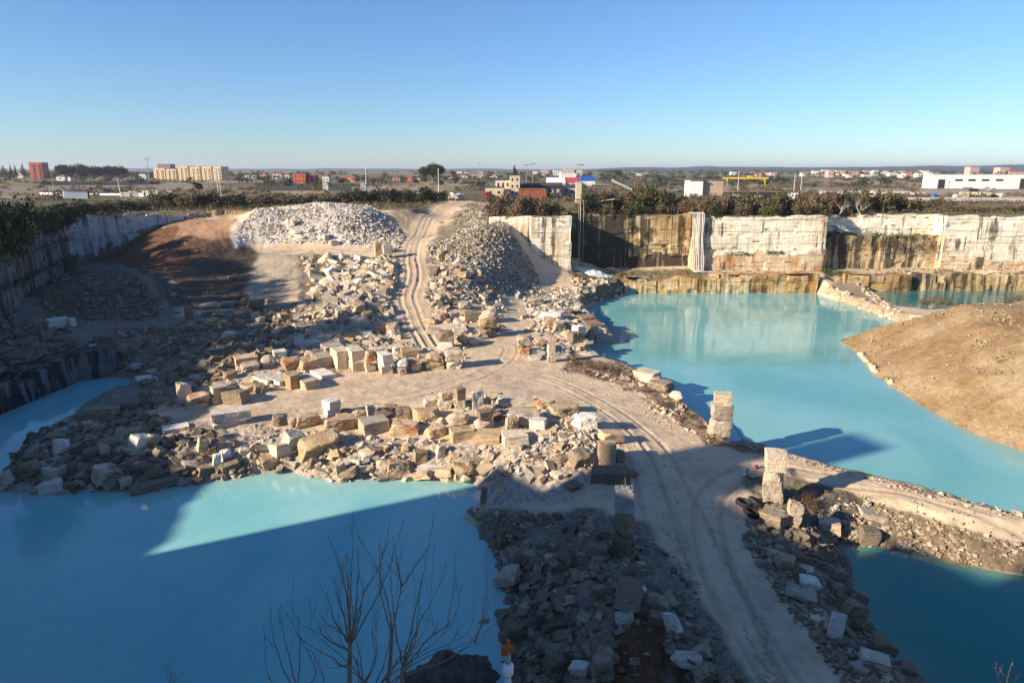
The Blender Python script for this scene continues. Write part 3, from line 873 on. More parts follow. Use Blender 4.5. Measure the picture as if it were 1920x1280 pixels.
face('quarry_cliff', [(41.2, 158.4), (41.2, 153.9), (70.4, 153.9), (70.4, 161)], [(3.2, 0.45), (7.6, 0.4), (7.7, 0.18), (11.6, 0.12), (11.7, 0.0), (16, 0)], M['wall_white'],
     'broad bright white cliff with three horizontal ledges above the big pool', seed=11, rough=0.17, panel=9, low=(M['wall_mid'], 7.2))
face('quarry_cliff', [(70.4, 161), (98.3, 161)], [(10.2, 0.1), (16, 0)], M['wall_white'],
     'upper cream cliff set back above the ivy-covered ledge', seed=12, rough=0.2)
face('quarry_cliff', [(70.0, 157.2), (86, 157.2), (86, 158.2), (98.2, 158.2)], [(3, 0.2), (7.0, 0.15), (7.1, 0), (11.2, 0)], M['wall_stain'],
     'orange and black streaked cliff below the ivy-covered ledge', seed=13, rough=0.25, back=4)
face('quarry_cliff', [(98.2, 161), (98.2, 156.4), (170, 154.4)], [(3, 0.3), (6.2, 0.25), (6.3, 0.1), (10.2, 0.05), (10.3, 0), (15.8, 0)], M['wall_white'],
     'long cream cliff with many saw lines behind the green pool', seed=14, rough=0.2, low=(M['wall_mid'], 6.0))
# ledges standing in the water
face('quarry_ledge', [(24.5, 148), (24.5, 146.9), (44.5, 146.9)], [(-1.2, 0.1), (3.3, 0)], M['wall_low'],
     'ochre streaked stone ledge rising from the big pool below the recess', seed=15, rough=0.2, back=5)
face('quarry_ledge', [(44.6, 147.6), (44.6, 146.6), (66.3, 146.6), (66.3, 150)], [(-1.2, 0.1), (3.9, 0)], M['wall_low'],
     'ochre and rust stone ledge rising from the big pool under the white cliff', seed=16, rough=0.25, back=7.5)
face('quarry_ledge', [(73.5, 152), (73.5, 149.0), (88, 149.0), (88, 151)], [(-1.2, 0.1), (3.6, 0)], M['wall_low'],
     'pale stone ledge with yellow stains at the left end of the green pool', seed=17, rough=0.2, back=8)
face('quarry_ledge', [(88, 150.6), (150, 149.0)], [(-1.2, 0.2), (3.6, 0)], M['wall_stain'],
     'yellowish dark streaked stone ledge along the back of the green pool', seed=18, rough=0.25, back=8)

# ------------------------------------------------------------------ gravel mound in the big pool
def m_mound():
    k = NB('tan_gravel', 0.95, 0.1)
    n1 = k.noise(k.wpos((0.16, 0.16, 0.3)), 1.0, 5, 0.6)
    n2 = k.noise(k.wpos((1.3, 1.3, 1.3)), 1.0, 5, 0.7)
    v = k.voro(k.wpos((2.6, 2.6, 2.6)), 1.0)
    vc = k.voro(k.wpos((2.6, 2.6, 2.6)), 1.0, 'Color')
    c = k.ramp(n1, [(0.3, (0.25, 0.155, 0.072)), (0.48, (0.345, 0.235, 0.122)), (0.66, (0.43, 0.325, 0.195))])
    c = k.mix(1.0, c, k.ramp(n2, [(0.3, (0.7, 0.68, 0.66)), (0.55, (1, 1, 1)), (0.75, (1.2, 1.18, 1.12))]), 'MULTIPLY')
    sp = k.n('ShaderNodeSeparateColor'); k.l(vc, sp.inputs[0])
    k.color(c)
    k.bump(k.math('ADD', k.noise(k.wpos((3.5, 3.5, 3.5)), 1.0, 4, 0.7), n2), 0.2, 0.9)
    return k.m
M['mound'] = m_mound()
def build_mound():
    gx = np.arange(28, 142, 0.55); gy = np.arange(38, 133, 0.55)
    X, Y = np.meshgrid(gx, gy, indexing='ij')
    x, y = X.ravel(), Y.ravel()
    z = mound_z(x, y)
    d = -poly_sdf(x, y, MOUND)
    run = line_dist(x, y, MOUND + MOUND[:1])[2]
    z = z + np.where(d > 0, (0.34 * fbm(run * 0.30, d * 0.05, 25, 3) + 0.14 * fbm(run * 1.1, d * 0.10, 27, 2)) * np.clip(d / 3, 0, 1) * np.clip((14 - d) / 5, 0, 1), 0)
    z = z + np.where(d > 0, 0.30 * fbm(x * 0.35, y * 0.35, 15, 4) + 0.12 * fbm(x * 1.4, y * 1.4, 19, 2), 0) * np.clip(d, 0, 1)
    n = len(gy)
    i = np.arange(len(gx) - 1)[:, None] * n + np.arange(n - 1)[None, :]
    f = np.stack([i, i + n, i + n + 1, i + 1], -1).reshape(-1, 4)
    f = f[d[f].max(1) > -1.6]
    o = mesh_np('gravel_mound', np.c_[x, y, z], f, M['mound'], smooth=True)
    tag(o, 'huge tan gravel mound sloping down into the big turquoise pool', 'gravel mound')
build_mound()

# ------------------------------------------------------------------ rock shapes
def _chop(bm, n, rnd, lo, hi):
    for _ in range(n):
        v = Vector((rnd.choice((-1, 1)) * rnd.uniform(0.2, 1), rnd.choice((-1, 1)) * rnd.uniform(0.2, 1), rnd.choice((-1, 1, 1)) * rnd.uniform(0.0, 1))).normalized()
        sup = 0.5 * (abs(v.x) + abs(v.y) + abs(v.z))
        r = bmesh.ops.bisect_plane(bm, geom=bm.verts[:] + bm.edges[:] + bm.faces[:], plane_co=v * sup * rnd.uniform(lo, hi), plane_no=v, clear_outer=True)
        es = [e for e in r['geom_cut'] if isinstance(e, bmesh.types.BMEdge)]
        if es: bmesh.ops.edgenet_fill(bm, edges=es)

def rock_template(kind, seed):
    rnd = random.Random(seed * 101 + len(kind))
    bm = bmesh.new()
    if kind == 'chip':
        bmesh.ops.create_cube(bm, size=1.0)
        for v in bm.verts: v.co += Vector((rnd.uniform(-.24, .24), rnd.uniform(-.24, .24), rnd.uniform(-.24, .24)))
        _chop(bm, rnd.randint(1, 3), rnd, 0.55, 0.85)
        cuts, amp, fr = 0, 0, 1
    elif kind in ('sawn', 'rough', 'slab'):
        bmesh.ops.create_cube(bm, size=1.0)
        for v in bm.verts:
            j = {'sawn': 0.06, 'rough': 0.14, 'slab': 0.14}[kind]
            v.co += Vector((rnd.uniform(-j, j), rnd.uniform(-j, j), rnd.uniform(-j, j) * 0.6))
        _chop(bm, {'sawn': rnd.randint(1, 3), 'rough': rnd.randint(4, 6), 'slab': rnd.randint(2, 4)}[kind], rnd, *{'sawn': (0.80, 0.95), 'rough': (0.62, 0.86), 'slab': (0.62, 0.9)}[kind])
        cuts, amp, fr = {'sawn': (3, 0.022, 3.0), 'rough': (3, 0.06, 2.6), 'slab': (3, 0.045, 3.0)}[kind]
    else:
        n = 22
        for _ in range(n):
            v = Vector((rnd.gauss(0, 1), rnd.gauss(0, 1), rnd.gauss(0, 1))).normalized()
            p = 3.5
            q = (abs(v.x) ** p + abs(v.y) ** p + abs(v.z) ** p) ** (1 / p)
            bm.verts.new(v / q * rnd.uniform(0.40, 0.5))
        bmesh.ops.convex_hull(bm, input=bm.verts[:])
        loose = [v for v in bm.verts if not v.link_faces]
        bmesh.ops.delete(bm, geom=loose, context='VERTS')
        cuts, amp, fr = 2, 0.055, 2.6
    bmesh.ops.triangulate(bm, faces=bm.faces[:])
    if cuts:
        for _ in range(cuts):
            ln = sorted(e.calc_length() for e in bm.edges)
            thr = 0.16
            es = [e for e in bm.edges if e.calc_length() > thr]
            if not es: break
            bmesh.ops.subdivide_edges(bm, edges=es, cuts=1, use_grid_fill=False)
            bmesh.ops.triangulate(bm, faces=bm.faces[:])
        bm.normal_update()
        from mathutils import noise
        o = Vector((seed * 3.1, seed * 1.7, seed * 0.9))
        for v in bm.verts:
            k = noise.fractal(v.co * fr + o, 0.7, 2.0, 4) * amp
            # bedding planes weather back in bands
            k += (noise.noise(Vector((0, 0, v.co.z * 9 + seed))) * 0.35 * amp)
            edge = sum(1 for e in v.link_edges if len(e.link_faces) == 2 and e.calc_face_angle(0) > 0.6)
            if edge: k -= abs(noise.noise(v.co * 5 + o)) * amp * 1.6
            v.co += v.normal * k
    bm.verts.index_update()
    V = np.array([v.co[:] for v in bm.verts]); F = np.array([[v.index for v in f.verts] for f in bm.faces])
    bm.free()
    lo, hi = V.min(0), V.max(0)
    V = (V - (lo + hi) / 2) / (hi - lo)
    V[:, 2] += 0.5
    return V, F
TPL = {k: [rock_template(k, s) for s in range(n)] for k, n in (('sawn', 9), ('rough', 9), ('slab', 8), ('boulder', 10), ('chip', 14))}

def rock(name, kind, loc, size, rz=0.0, tilt=(0, 0), m='cream', seed=0, sink=0.06):
    V, F = TPL[kind][seed % len(TPL[kind])]
    flip = -1 if (seed // 3) % 2 else 1
    W_ = V * np.array((size[0] * flip, size[1], size[2]))
    if flip < 0: F = F[:, ::-1]
    R = np.array((Matrix.Rotation(tilt[0], 3, 'X') @ Matrix.Rotation(tilt[1], 3, 'Y')))
    c = np.array((0, 0, size[2] / 2))
    W_ = (W_ - c) @ R.T
    W_[:, 2] -= W_[:, 2].min()
    W_[:, 2] -= sink * size[2]
    o = mesh_np(name, W_, F, M[m])
    o.location = loc; o.rotation_euler = (0, 0, rz)
    return o

BLOCKS = []
LAST = [0, 0, 0]
def block(px, py, w, h, kind, m, label, group=None, rz=20, tilt=(0, 0), dr=1.0, lift=0, seed=None, name='stone_block', cat='stone block', sink=0.06, dmax=3.4):
    """stone whose foot the photo shows at (px, py); w, h in photo pixels, dr = depth / width"""
    x, y, z = hit(px, py)
    _, _, zc = project(x, y, z)
    s = float(zc) / FPX
    W_ = w * s
    D = min(W_ * dr, dmax)
    th = math.atan2(CZ - z, math.hypot(x, y))
    if lift or cat is None: Hh = h * s / math.cos(th)
    else: Hh = max(h * s - 0.65 * D * math.sin(th), 0.42 * h * s) / math.cos(th)
    az = math.atan2(x, y)
    bx, by = x + math.sin(az) * D * 0.45, y + math.cos(az) * D * 0.45
    bz = z if lift else max(min(z, ground(bx, by) + 0.1), z - 0.4)
    if seed is None: seed = int(px * 7 + py * 3)
    if lift:
        bx, by, bz = LAST[0] + 0.03 * W_, LAST[1] + 0.03 * W_, LAST[2]
    LAST[:] = (bx, by, bz + Hh * (1 - sink) * 0.985)
    o = rock(name, kind, (bx, by, bz), (W_, D, Hh), -az + math.radians(rz), (math.radians(tilt[0]), math.radians(tilt[1])), m, seed, sink)
    tag(o, label, cat, group)
    BLOCKS.append((bx, by, max(W_, D) * 0.5))
    return o

g = 'front row of quarried blocks along the bank'
for r in [
    (637, 811, 72, 34, 'rough', 'tawny', 'wide trapezoid tawny block at the left end of the front row', 12, 0.6),
    (702, 814, 52, 34, 'sawn', 'cream', 'cream block with a pitted face, between the wide tawny and the dark orange block', 16, 0.8),
    (760, 819, 58, 34, 'rough', 'rust', 'dark orange stained block with black run marks in the front row', -10, 0.7),
    (818, 824, 46, 30, 'rough', 'tawny', 'small tawny block just right of the dark orange stained block', 10, 0.8),
    (866, 829, 44, 30, 'sawn', 'tawny', 'squarish tan block fifth along the front row', 14, 0.8),
    (914, 834, 52, 30, 'sawn', 'tawny', 'tan block with a rusty top edge, sixth along the front row', -8, 0.8),
    (965, 838, 48, 32, 'sawn', 'cream', 'pale block ending the front row beside the loose gravel pile', 12, 0.9)]:
    block(r[0], r[1], r[2], r[3], r[4], r[5], r[6], g, r[7], dr=r[8])
g = 'blocks heaped behind the front row'
for r in [
    (622, 782, 26, 22, 'sawn', 'white', 'small white sawn block behind the wide tawny block', 25, 1.0, 0),
    (622, 781, 27, 15, 'sawn', 'white', 'white slab lying on the small white sawn block', 30, 1.1, 19),
    (650, 779, 20, 14, 'rough', 'grey', 'small grey stone between the white slab and the rounded ochre boulder', 10, 1.0, 0),
    (645, 792, 30, 18, 'rough', 'tawny', 'tawny stone peeking over the top of the wide tawny block', 0, 1, 0),
    (674, 786, 30, 24, 'boulder', 'rust', 'rounded ochre boulder behind the pitted cream block', 0, 1, 0),
    (696, 787, 18, 32, 'rough', 'cream', 'narrow upright cream stone right of the rounded ochre boulder', 12, 1, 0),
    (722, 788, 40, 26, 'boulder', 'grey', 'grey striped boulder lying behind the dark orange block', 20, 0.9, 0),
    (735, 774, 30, 18, 'rough', 'tawny', 'tawny stone lying behind the grey striped boulder', 10, 1, 0),
    (759, 790, 32, 30, 'rough', 'rust', 'brick-red stained block with a white edge in the heap', -6, 0.9, 0),
    (802, 792, 52, 30, 'slab', 'tawny', 'pointed tan boulder with a pink top right of the brick-red block', 18, 0.8, 0),
    (808, 764, 30, 22, 'rough', 'cream', 'cream block at the left end of the tall stone heap', 10, 1, 0),
    (835, 768, 30, 26, 'rough', 'cream', 'honey coloured block in the middle of the tall stone heap', 0, 1, 0),
    (835, 762, 26, 14, 'rough', 'rust', 'orange topped block lying high on the tall stone heap', 15, 1, 18),
    (862, 768, 24, 24, 'rough', 'cream', 'cream block under the upright grey stone', 8, 1, 0),
    (868, 766, 18, 22, 'sawn', 'grey', 'upright grey stone standing out of the tall stone heap', 25, 1, 22),
    (897, 772, 26, 46, 'rough', 'white', 'tall whitish stone on end at the crest of the stone heap', 5, 0.9, 0),
    (914, 782, 28, 24, 'rough', 'rust', 'white block with an orange patch below the tall whitish stone', -10, 1, 0),
    (930, 790, 22, 18, 'rough', 'grey', 'brownish stone right of the block with an orange patch', 20, 1, 0),
    (858, 800, 46, 34, 'boulder', 'cream', 'craggy pale boulder in front of the tall stone heap', 0, 0.9, 0),
    (908, 808, 40, 30, 'boulder', 'cream', 'light cream boulder behind the sixth block of the front row', 15, 0.9, 0),
    (921, 797, 26, 14, 'sawn', 'grey', 'mauve grey sawn piece on top of the light cream boulder', 20, 1, 12),
    (968, 764, 76, 24, 'slab', 'cream', 'long pale slab at the back of the heap by the road', 8, 0.5, 0),
    (985, 800, 72, 34, 'slab', 'cream', 'big grey-white slab tipped against the long pale slab', -14, 0.7, 0),
    (958, 812, 26, 36, 'rough', 'tawny', 'brown sided block below the big grey-white slab', 20, 0.9, 0),
    (1022, 768, 44, 24, 'rough', 'rust', 'honey slab with a dark hollow side next to the road', 10, 0.9, 0),
    (1056, 776, 60, 22, 'slab', 'tawny', 'flat tan slab lying by the road right of the honey slab', 24, 0.8, 0),
    (1010, 805, 32, 24, 'sawn', 'white', 'white broken block above the loose gravel pile', -18, 0.8, 0),
    (1097, 806, 50, 34, 'slab', 'white', 'pale wedge slab overhanging at the roadside end of the heap', 16, 0.8, 0)]:
    block(r[0], r[1], r[2], r[3], r[4], r[5], r[6], g, r[7], dr=r[8], lift=r[9])
g = 'blocks at the bend of the haul road'
block(1146, 832, 46, 24, 'sawn', 'tawny', 'brown block with a lit front lying tilted at the road bend', g, 28, tilt=(0, 8), dr=0.7)
block(1137, 872, 34, 48, 'sawn', 'tawny', 'tan block standing on end at the road bend', g, 4, dr=0.8)
block(1160, 866, 26, 24, 'rough', 'grey', 'dark block behind the tan block on end', g, 20)
block(1142, 908, 74, 34, 'sawn', 'grey', 'large dark trapezoid block lying at the edge of the shaded road', g, 6, dr=0.6)
block(1086, 880, 40, 34, 'slab', 'grey', 'grey slab leaning on the gravel slope left of the trapezoid block', g, 30, tilt=(20, 0), dr=0.9)
block(1050, 872, 34, 26, 'boulder', 'grey', 'smooth grey boulder left of the leaning grey slab', g)
block(1072, 920, 30, 22, 'boulder', 'grey', 'low rounded boulder beside the muddy inlet', g)
block(1182, 893, 30, 10, 'slab', 'grey', 'flat broken slab lying on the road by the trapezoid block', g, 30)
g = 'blocks along the track to the left pool'
block(432, 800, 62, 18, 'sawn', 'white', 'long white sawn slab, lower one of the stacked pair beside the track', g, 6, dr=0.5)
block(432, 799, 72, 18, 'sawn', 'white', 'long white sawn slab with a rusty top, upper one of the stacked pair', g, 4, dr=0.5, lift=16)
block(330, 809, 48, 13, 'sawn', 'white', 'single pale flat slab by the shaded track', g, 3, dr=0.6)
block(254, 815, 46, 12, 'slab', 'tawny', 'dark flat slab with one tan end in the shaded track bank', g, 12)
block(524, 799, 28, 24, 'rough', 'grey', 'grey upright stone left of the tawny lump above the slope', g, 30)
block(550, 801, 18, 22, 'boulder', 'cream', 'small cream stone beside the tawny lump above the slope', g)
block(577, 801, 50, 28, 'rough', 'tawny', 'tawny lump of rock at the top of the sunlit slope', g, 10, dr=0.7)
block(185, 792, 72, 34, 'slab', 'grey', 'long grey layered block by the arm of the left pool', g, -22, dr=0.55)
block(234, 772, 52, 24, 'slab', 'grey', 'thin-layered grey block behind the long grey layered block', g, -20, dr=0.6)
g = 'stones tumbled on the bank of the left pool'
for r in [
    (553, 845, 36, 32, 'sawn', 'white', 'bright white sawn block tumbled on the sunlit slope', 22, (14, 12), 0.8),
    (528, 862, 36, 30, 'sawn', 'cream', 'grey-white block just below the bright white sawn block', 30, (-10, 10), 0.9),
    (600, 862, 84, 36, 'slab', 'tawny', 'long tan pointed slab lying across the slope', 16, (22, -10), 0.5),
    (507, 880, 36, 26, 'rough', 'tawny', 'brown block below the two white blocks near the water', 10, (8, 4), 0.9),
    (588, 884, 20, 28, 'rough', 'grey', 'thin greenish stone on end near the waterline', 20, (0, 20), 0.7),
    (618, 886, 34, 18, 'rough', 'tawny', 'tan stone right of the thin greenish stone', 8, (0, 0), 0.8),
    (606, 868, 14, 18, 'boulder', 'grey', 'small grey boulder under the long tan pointed slab', 0, (0, 0), 1),
    (605, 898, 40, 20, 'rough', 'cream', 'rough cream stone at the waterline of the lit water', -16, (0, 14), 0.7),
    (640, 892, 22, 28, 'rough', 'cream', 'yellowish upright stone at the waterline', 10, (0, -12), 0.8),
    (655, 902, 36, 22, 'slab', 'grey', 'layered grey stone wedged at the waterline', -26, (10, -16), 0.7),
    (690, 868, 34, 22, 'slab', 'cream', 'pinkish flat slab on the gravel above the waterline', 16, (14, -10), 0.8),
    (686, 890, 34, 22, 'boulder', 'cream', 'rounded pale boulder near the middle of the lit waterline', 0, (0, 0), 0.9),
    (748, 897, 46, 40, 'rough', 'rust', 'big orange-white block standing at the waterline', 8, (0, 6), 0.8),
    (735, 904, 56, 22, 'rough', 'grey', 'brown slab in the water below the big orange-white block', 0, (6, 0), 0.7),
    (788, 872, 24, 30, 'sawn', 'tawny', 'olive brown square block right of the big orange-white block', 14, (0, 6), 0.9),
    (815, 884, 70, 18, 'sawn', 'white', 'long white slab lying level above the waterline', 4, (0, 0), 0.45),
    (790, 904, 48, 20, 'slab', 'tawny', 'tan slab tipped into the water under the long white slab', -20, (0, -14), 0.7),
    (834, 904, 46, 26, 'rough', 'tawny', 'golden wedge stone tipped into the water', -24, (0, -18), 0.8),
    (870, 905, 48, 36, 'rough', 'tawny', 'rusty brown block at the end of the lit waterline', 10, (0, 10), 0.9),
    (826, 862, 16, 30, 'sawn', 'cream', 'thin pale block standing on end in the gravel slope', 20, (0, 10), 0.8),
    (853, 866, 22, 20, 'rough', 'tawny', 'yellowish stone right of the thin pale block on end', 0, (0, 0), 0.9),
    (895, 872, 42, 18, 'rough', 'grey', 'flat brown stone above the rusty brown block', 10, (0, 0), 0.8),
    (919, 868, 14, 24, 'slab', 'cream', 'narrow white stone leaning on the gravel', 0, (0, 24), 0.8),
    (796, 838, 14, 18, 'rough', 'white', 'small white pointed stone just under the front row', 10, (0, -14), 0.9),
    (907, 944, 12, 34, 'rough', 'grey', 'dark upright stone at the corner of the muddy inlet', 10, (0, 6), 0.9)]:
    block(r[0], r[1], r[2], r[3], r[4], r[5], r[6], g, r[7], tilt=r[8], dr=r[9], name='tumbled_stone', cat='stone')
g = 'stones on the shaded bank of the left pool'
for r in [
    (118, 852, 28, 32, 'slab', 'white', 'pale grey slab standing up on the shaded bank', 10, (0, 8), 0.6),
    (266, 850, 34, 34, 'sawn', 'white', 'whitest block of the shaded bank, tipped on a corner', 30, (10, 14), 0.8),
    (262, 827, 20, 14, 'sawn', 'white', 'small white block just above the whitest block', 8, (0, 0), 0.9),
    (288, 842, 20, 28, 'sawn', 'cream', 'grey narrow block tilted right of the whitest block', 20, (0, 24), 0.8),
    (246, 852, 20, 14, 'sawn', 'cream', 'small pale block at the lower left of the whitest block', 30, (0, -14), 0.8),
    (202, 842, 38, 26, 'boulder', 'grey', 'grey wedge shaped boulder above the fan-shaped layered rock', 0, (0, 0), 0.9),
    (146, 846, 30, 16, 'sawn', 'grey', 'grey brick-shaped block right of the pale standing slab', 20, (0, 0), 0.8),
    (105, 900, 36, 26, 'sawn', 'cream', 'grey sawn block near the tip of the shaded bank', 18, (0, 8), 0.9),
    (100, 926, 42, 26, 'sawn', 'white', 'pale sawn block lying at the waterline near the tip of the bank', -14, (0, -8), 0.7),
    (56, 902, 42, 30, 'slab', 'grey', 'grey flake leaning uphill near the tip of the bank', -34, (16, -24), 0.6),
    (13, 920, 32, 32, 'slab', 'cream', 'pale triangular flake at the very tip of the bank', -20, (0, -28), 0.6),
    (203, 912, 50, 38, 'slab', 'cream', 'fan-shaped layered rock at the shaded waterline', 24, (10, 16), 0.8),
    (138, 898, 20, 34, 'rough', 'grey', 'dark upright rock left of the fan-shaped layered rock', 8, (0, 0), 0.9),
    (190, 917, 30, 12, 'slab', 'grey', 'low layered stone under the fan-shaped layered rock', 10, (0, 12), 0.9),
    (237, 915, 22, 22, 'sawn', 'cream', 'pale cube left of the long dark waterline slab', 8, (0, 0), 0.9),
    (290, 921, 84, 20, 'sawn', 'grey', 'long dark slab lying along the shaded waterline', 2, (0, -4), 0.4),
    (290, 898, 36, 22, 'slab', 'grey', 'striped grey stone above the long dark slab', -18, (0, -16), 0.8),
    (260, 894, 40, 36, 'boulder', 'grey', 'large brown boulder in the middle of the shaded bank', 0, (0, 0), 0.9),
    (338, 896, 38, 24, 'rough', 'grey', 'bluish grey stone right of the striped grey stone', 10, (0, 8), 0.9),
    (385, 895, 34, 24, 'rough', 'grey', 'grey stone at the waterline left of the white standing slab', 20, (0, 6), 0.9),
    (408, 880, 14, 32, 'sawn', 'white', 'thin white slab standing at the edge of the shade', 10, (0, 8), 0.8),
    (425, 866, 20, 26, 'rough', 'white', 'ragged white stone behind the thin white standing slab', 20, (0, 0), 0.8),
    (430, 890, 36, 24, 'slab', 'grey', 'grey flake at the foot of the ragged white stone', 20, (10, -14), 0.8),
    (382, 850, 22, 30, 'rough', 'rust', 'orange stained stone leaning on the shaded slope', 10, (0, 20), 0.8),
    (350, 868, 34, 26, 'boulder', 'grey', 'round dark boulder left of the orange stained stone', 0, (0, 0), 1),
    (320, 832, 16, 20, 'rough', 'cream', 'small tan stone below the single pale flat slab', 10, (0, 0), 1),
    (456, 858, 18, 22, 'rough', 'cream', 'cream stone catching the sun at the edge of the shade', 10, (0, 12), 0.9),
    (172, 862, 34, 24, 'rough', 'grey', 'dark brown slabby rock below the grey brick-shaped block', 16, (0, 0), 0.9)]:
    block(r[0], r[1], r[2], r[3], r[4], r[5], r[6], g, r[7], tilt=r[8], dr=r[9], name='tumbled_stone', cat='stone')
g = 'blocks lined up on the far side of the haul road'
for r in [
    (639, 692, 26, 22, 'sawn', 'cream', 'lower block at the left end of the far line of blocks', 18, 1.5, 0),
    (639, 691, 28, 22, 'sawn', 'cream', 'upper block at the left end of the far line of blocks', 18, 1.5, 20),
    (668, 697, 24, 26, 'sawn', 'cream', 'clean sawn block under another, second stack of the far line', 16, 1.7, 0),
    (668, 696, 26, 24, 'sawn', 'cream', 'clean sawn block on top of the second stack of the far line', 14, 1.7, 25),
    (693, 698, 24, 24, 'rough', 'cream', 'lower rough block of the third stack in the far line', 14, 1.6, 0),
    (693, 697, 24, 24, 'rough', 'rust', 'upper block with a brown pitted face, third stack in the far line', 16, 1.6, 22),
    (722, 702, 22, 24, 'sawn', 'cream', 'yellowish lower block of the fourth stack in the far line', 14, 1.8, 0),
    (722, 701, 24, 22, 'sawn', 'white', 'whitish upper block of the fourth stack in the far line', 16, 1.8, 22),
    (754, 702, 18, 16, 'rough', 'cream', 'small lower stone of the low pile right of the fourth stack', 10, 1.2, 0),
    (754, 700, 20, 18, 'boulder', 'white', 'small white lump on top of the low pile right of the fourth stack', 10, 1.0, 14),
    (778, 697, 22, 26, 'rough', 'rust', 'dark red-brown block in the shadow of the far line', 12, 1.4, 0),
    (813, 694, 36, 18, 'sawn', 'tawny', 'wide lower block of the sixth pile in the far line', 10, 1.0, 0),
    (815, 693, 34, 20, 'boulder', 'tawny', 'honey coloured lump on the sixth pile in the far line', 0, 0.9, 16),
    (848, 693, 28, 22, 'rough', 'cream', 'lower block at the right end of the far line', 14, 1.4, 0),
    (852, 690, 34, 22, 'rough', 'cream', 'long upper block at the right end of the far line', 10, 1.2, 20),
    (770, 672, 40, 22, 'sawn', 'tawny', 'tan block behind the low pile of the far line', 10, 0.9, 0),
    (745, 664, 18, 16, 'rough', 'white', 'small white stone at the back of the far line', 20, 1, 0),
    (800, 672, 40, 14, 'slab', 'cream', 'flat slab behind the honey coloured lump', 12, 0.8, 0),
    (708, 664, 30, 16, 'rough', 'cream', 'pale stone lying behind the third and fourth stacks', 25, 1, 0),
    (655, 660, 44, 14, 'slab', 'cream', 'pale slab behind the first two stacks of the far line', 14, 0.8, 0),
    (622, 660, 36, 18, 'sawn', 'cream', 'sawn block behind the left end of the far line', 16, 1.0, 0)]:
    block(r[0], r[1], r[2], r[3], r[4], r[5], r[6], g, r[7], dr=r[8], lift=r[9])
g = 'blocks strewn left of the far line'
for r in [
    (578, 731, 34, 28, 'sawn', 'cream', 'large square-ended block nearest the road in the strewn group', 18, 1.6, 0),
    (549, 729, 20, 34, 'sawn', 'tawny', 'narrow tan block left of the large square-ended block', 20, 1.8, 0),
    (606, 711, 30, 18, 'sawn', 'white', 'long white beam of stone pointing away behind the large square-ended block', 26, 2.4, 0),
    (501, 720, 30, 18, 'sawn', 'white', 'long white-topped beam of stone, left one of two side by side', 30, 2.6, 0),
    (524, 723, 30, 20, 'sawn', 'white', 'long white-topped beam of stone, right one of two side by side', 30, 2.4, 0),
    (548, 694, 40, 26, 'rough', 'rust', 'brown pitted block behind the two long beams', 20, 1.0, 0),
    (580, 696, 38, 28, 'rough', 'tawny', 'brown block with a pale front, right of the brown pitted block', 18, 1.0, 0),
    (606, 690, 36, 30, 'sawn', 'cream', 'tall tan block left of the first stack', 18, 1.2, 0),
    (585, 670, 28, 16, 'boulder', 'tawny', 'round topped tan stone behind the brown blocks', 0, 1, 0),
    (503, 690, 30, 26, 'boulder', 'cream', 'craggy cream boulder above the two long beams', 10, 1, 0),
    (525, 672, 24, 18, 'sawn', 'white', 'small white block behind the craggy cream boulder', 10, 1, 0),
    (468, 698, 36, 22, 'rough', 'cream', 'pale flat block left of the craggy cream boulder', 14, 1, 0),
    (462, 684, 42, 20, 'sawn', 'rust', 'white block with a red dusted top at the back of the strewn group', 6, 0.8, 0),
    (443, 758, 46, 30, 'sawn', 'grey', 'dark faced block with a sunlit edge at the corner of the track', -34, 0.7, 0),
    (411, 757, 28, 20, 'sawn', 'cream', 'lower squared block left of the dark faced block', 10, 1, 0),
    (407, 756, 26, 18, 'sawn', 'cream', 'upper squared block left of the dark faced block', 14, 1, 18),
    (370, 766, 40, 14, 'sawn', 'cream', 'flat sawn stone at the bottom of the little stack by the track', 6, 0.8, 0),
    (375, 765, 40, 18, 'rough', 'rust', 'white and orange stone on the little stack by the track', 14, 0.8, 13),
    (348, 760, 26, 48, 'slab', 'cream', 'tall white flake leaning against the little stack by the track', 6, 0.5, 0),
    (432, 735, 34, 22, 'rough', 'cream', 'cream block uphill of the two squared blocks', 20, 1, 0),
    (470, 735, 30, 18, 'rough', 'tawny', 'tan block between the dark faced block and the two long beams', 24, 1, 0),
    (486, 738, 20, 22, 'rough', 'grey', 'grey stone just left of the two long beams', 10, 1, 0),
    (432, 712, 28, 18, 'rough', 'tawny', 'tan stone below the white block with a red dusted top', 10, 1, 0)]:
    block(r[0], r[1], r[2], r[3], r[4], r[5], r[6], g, r[7], dr=r[8], lift=r[9])
g = 'stones at the foot of the ramp'
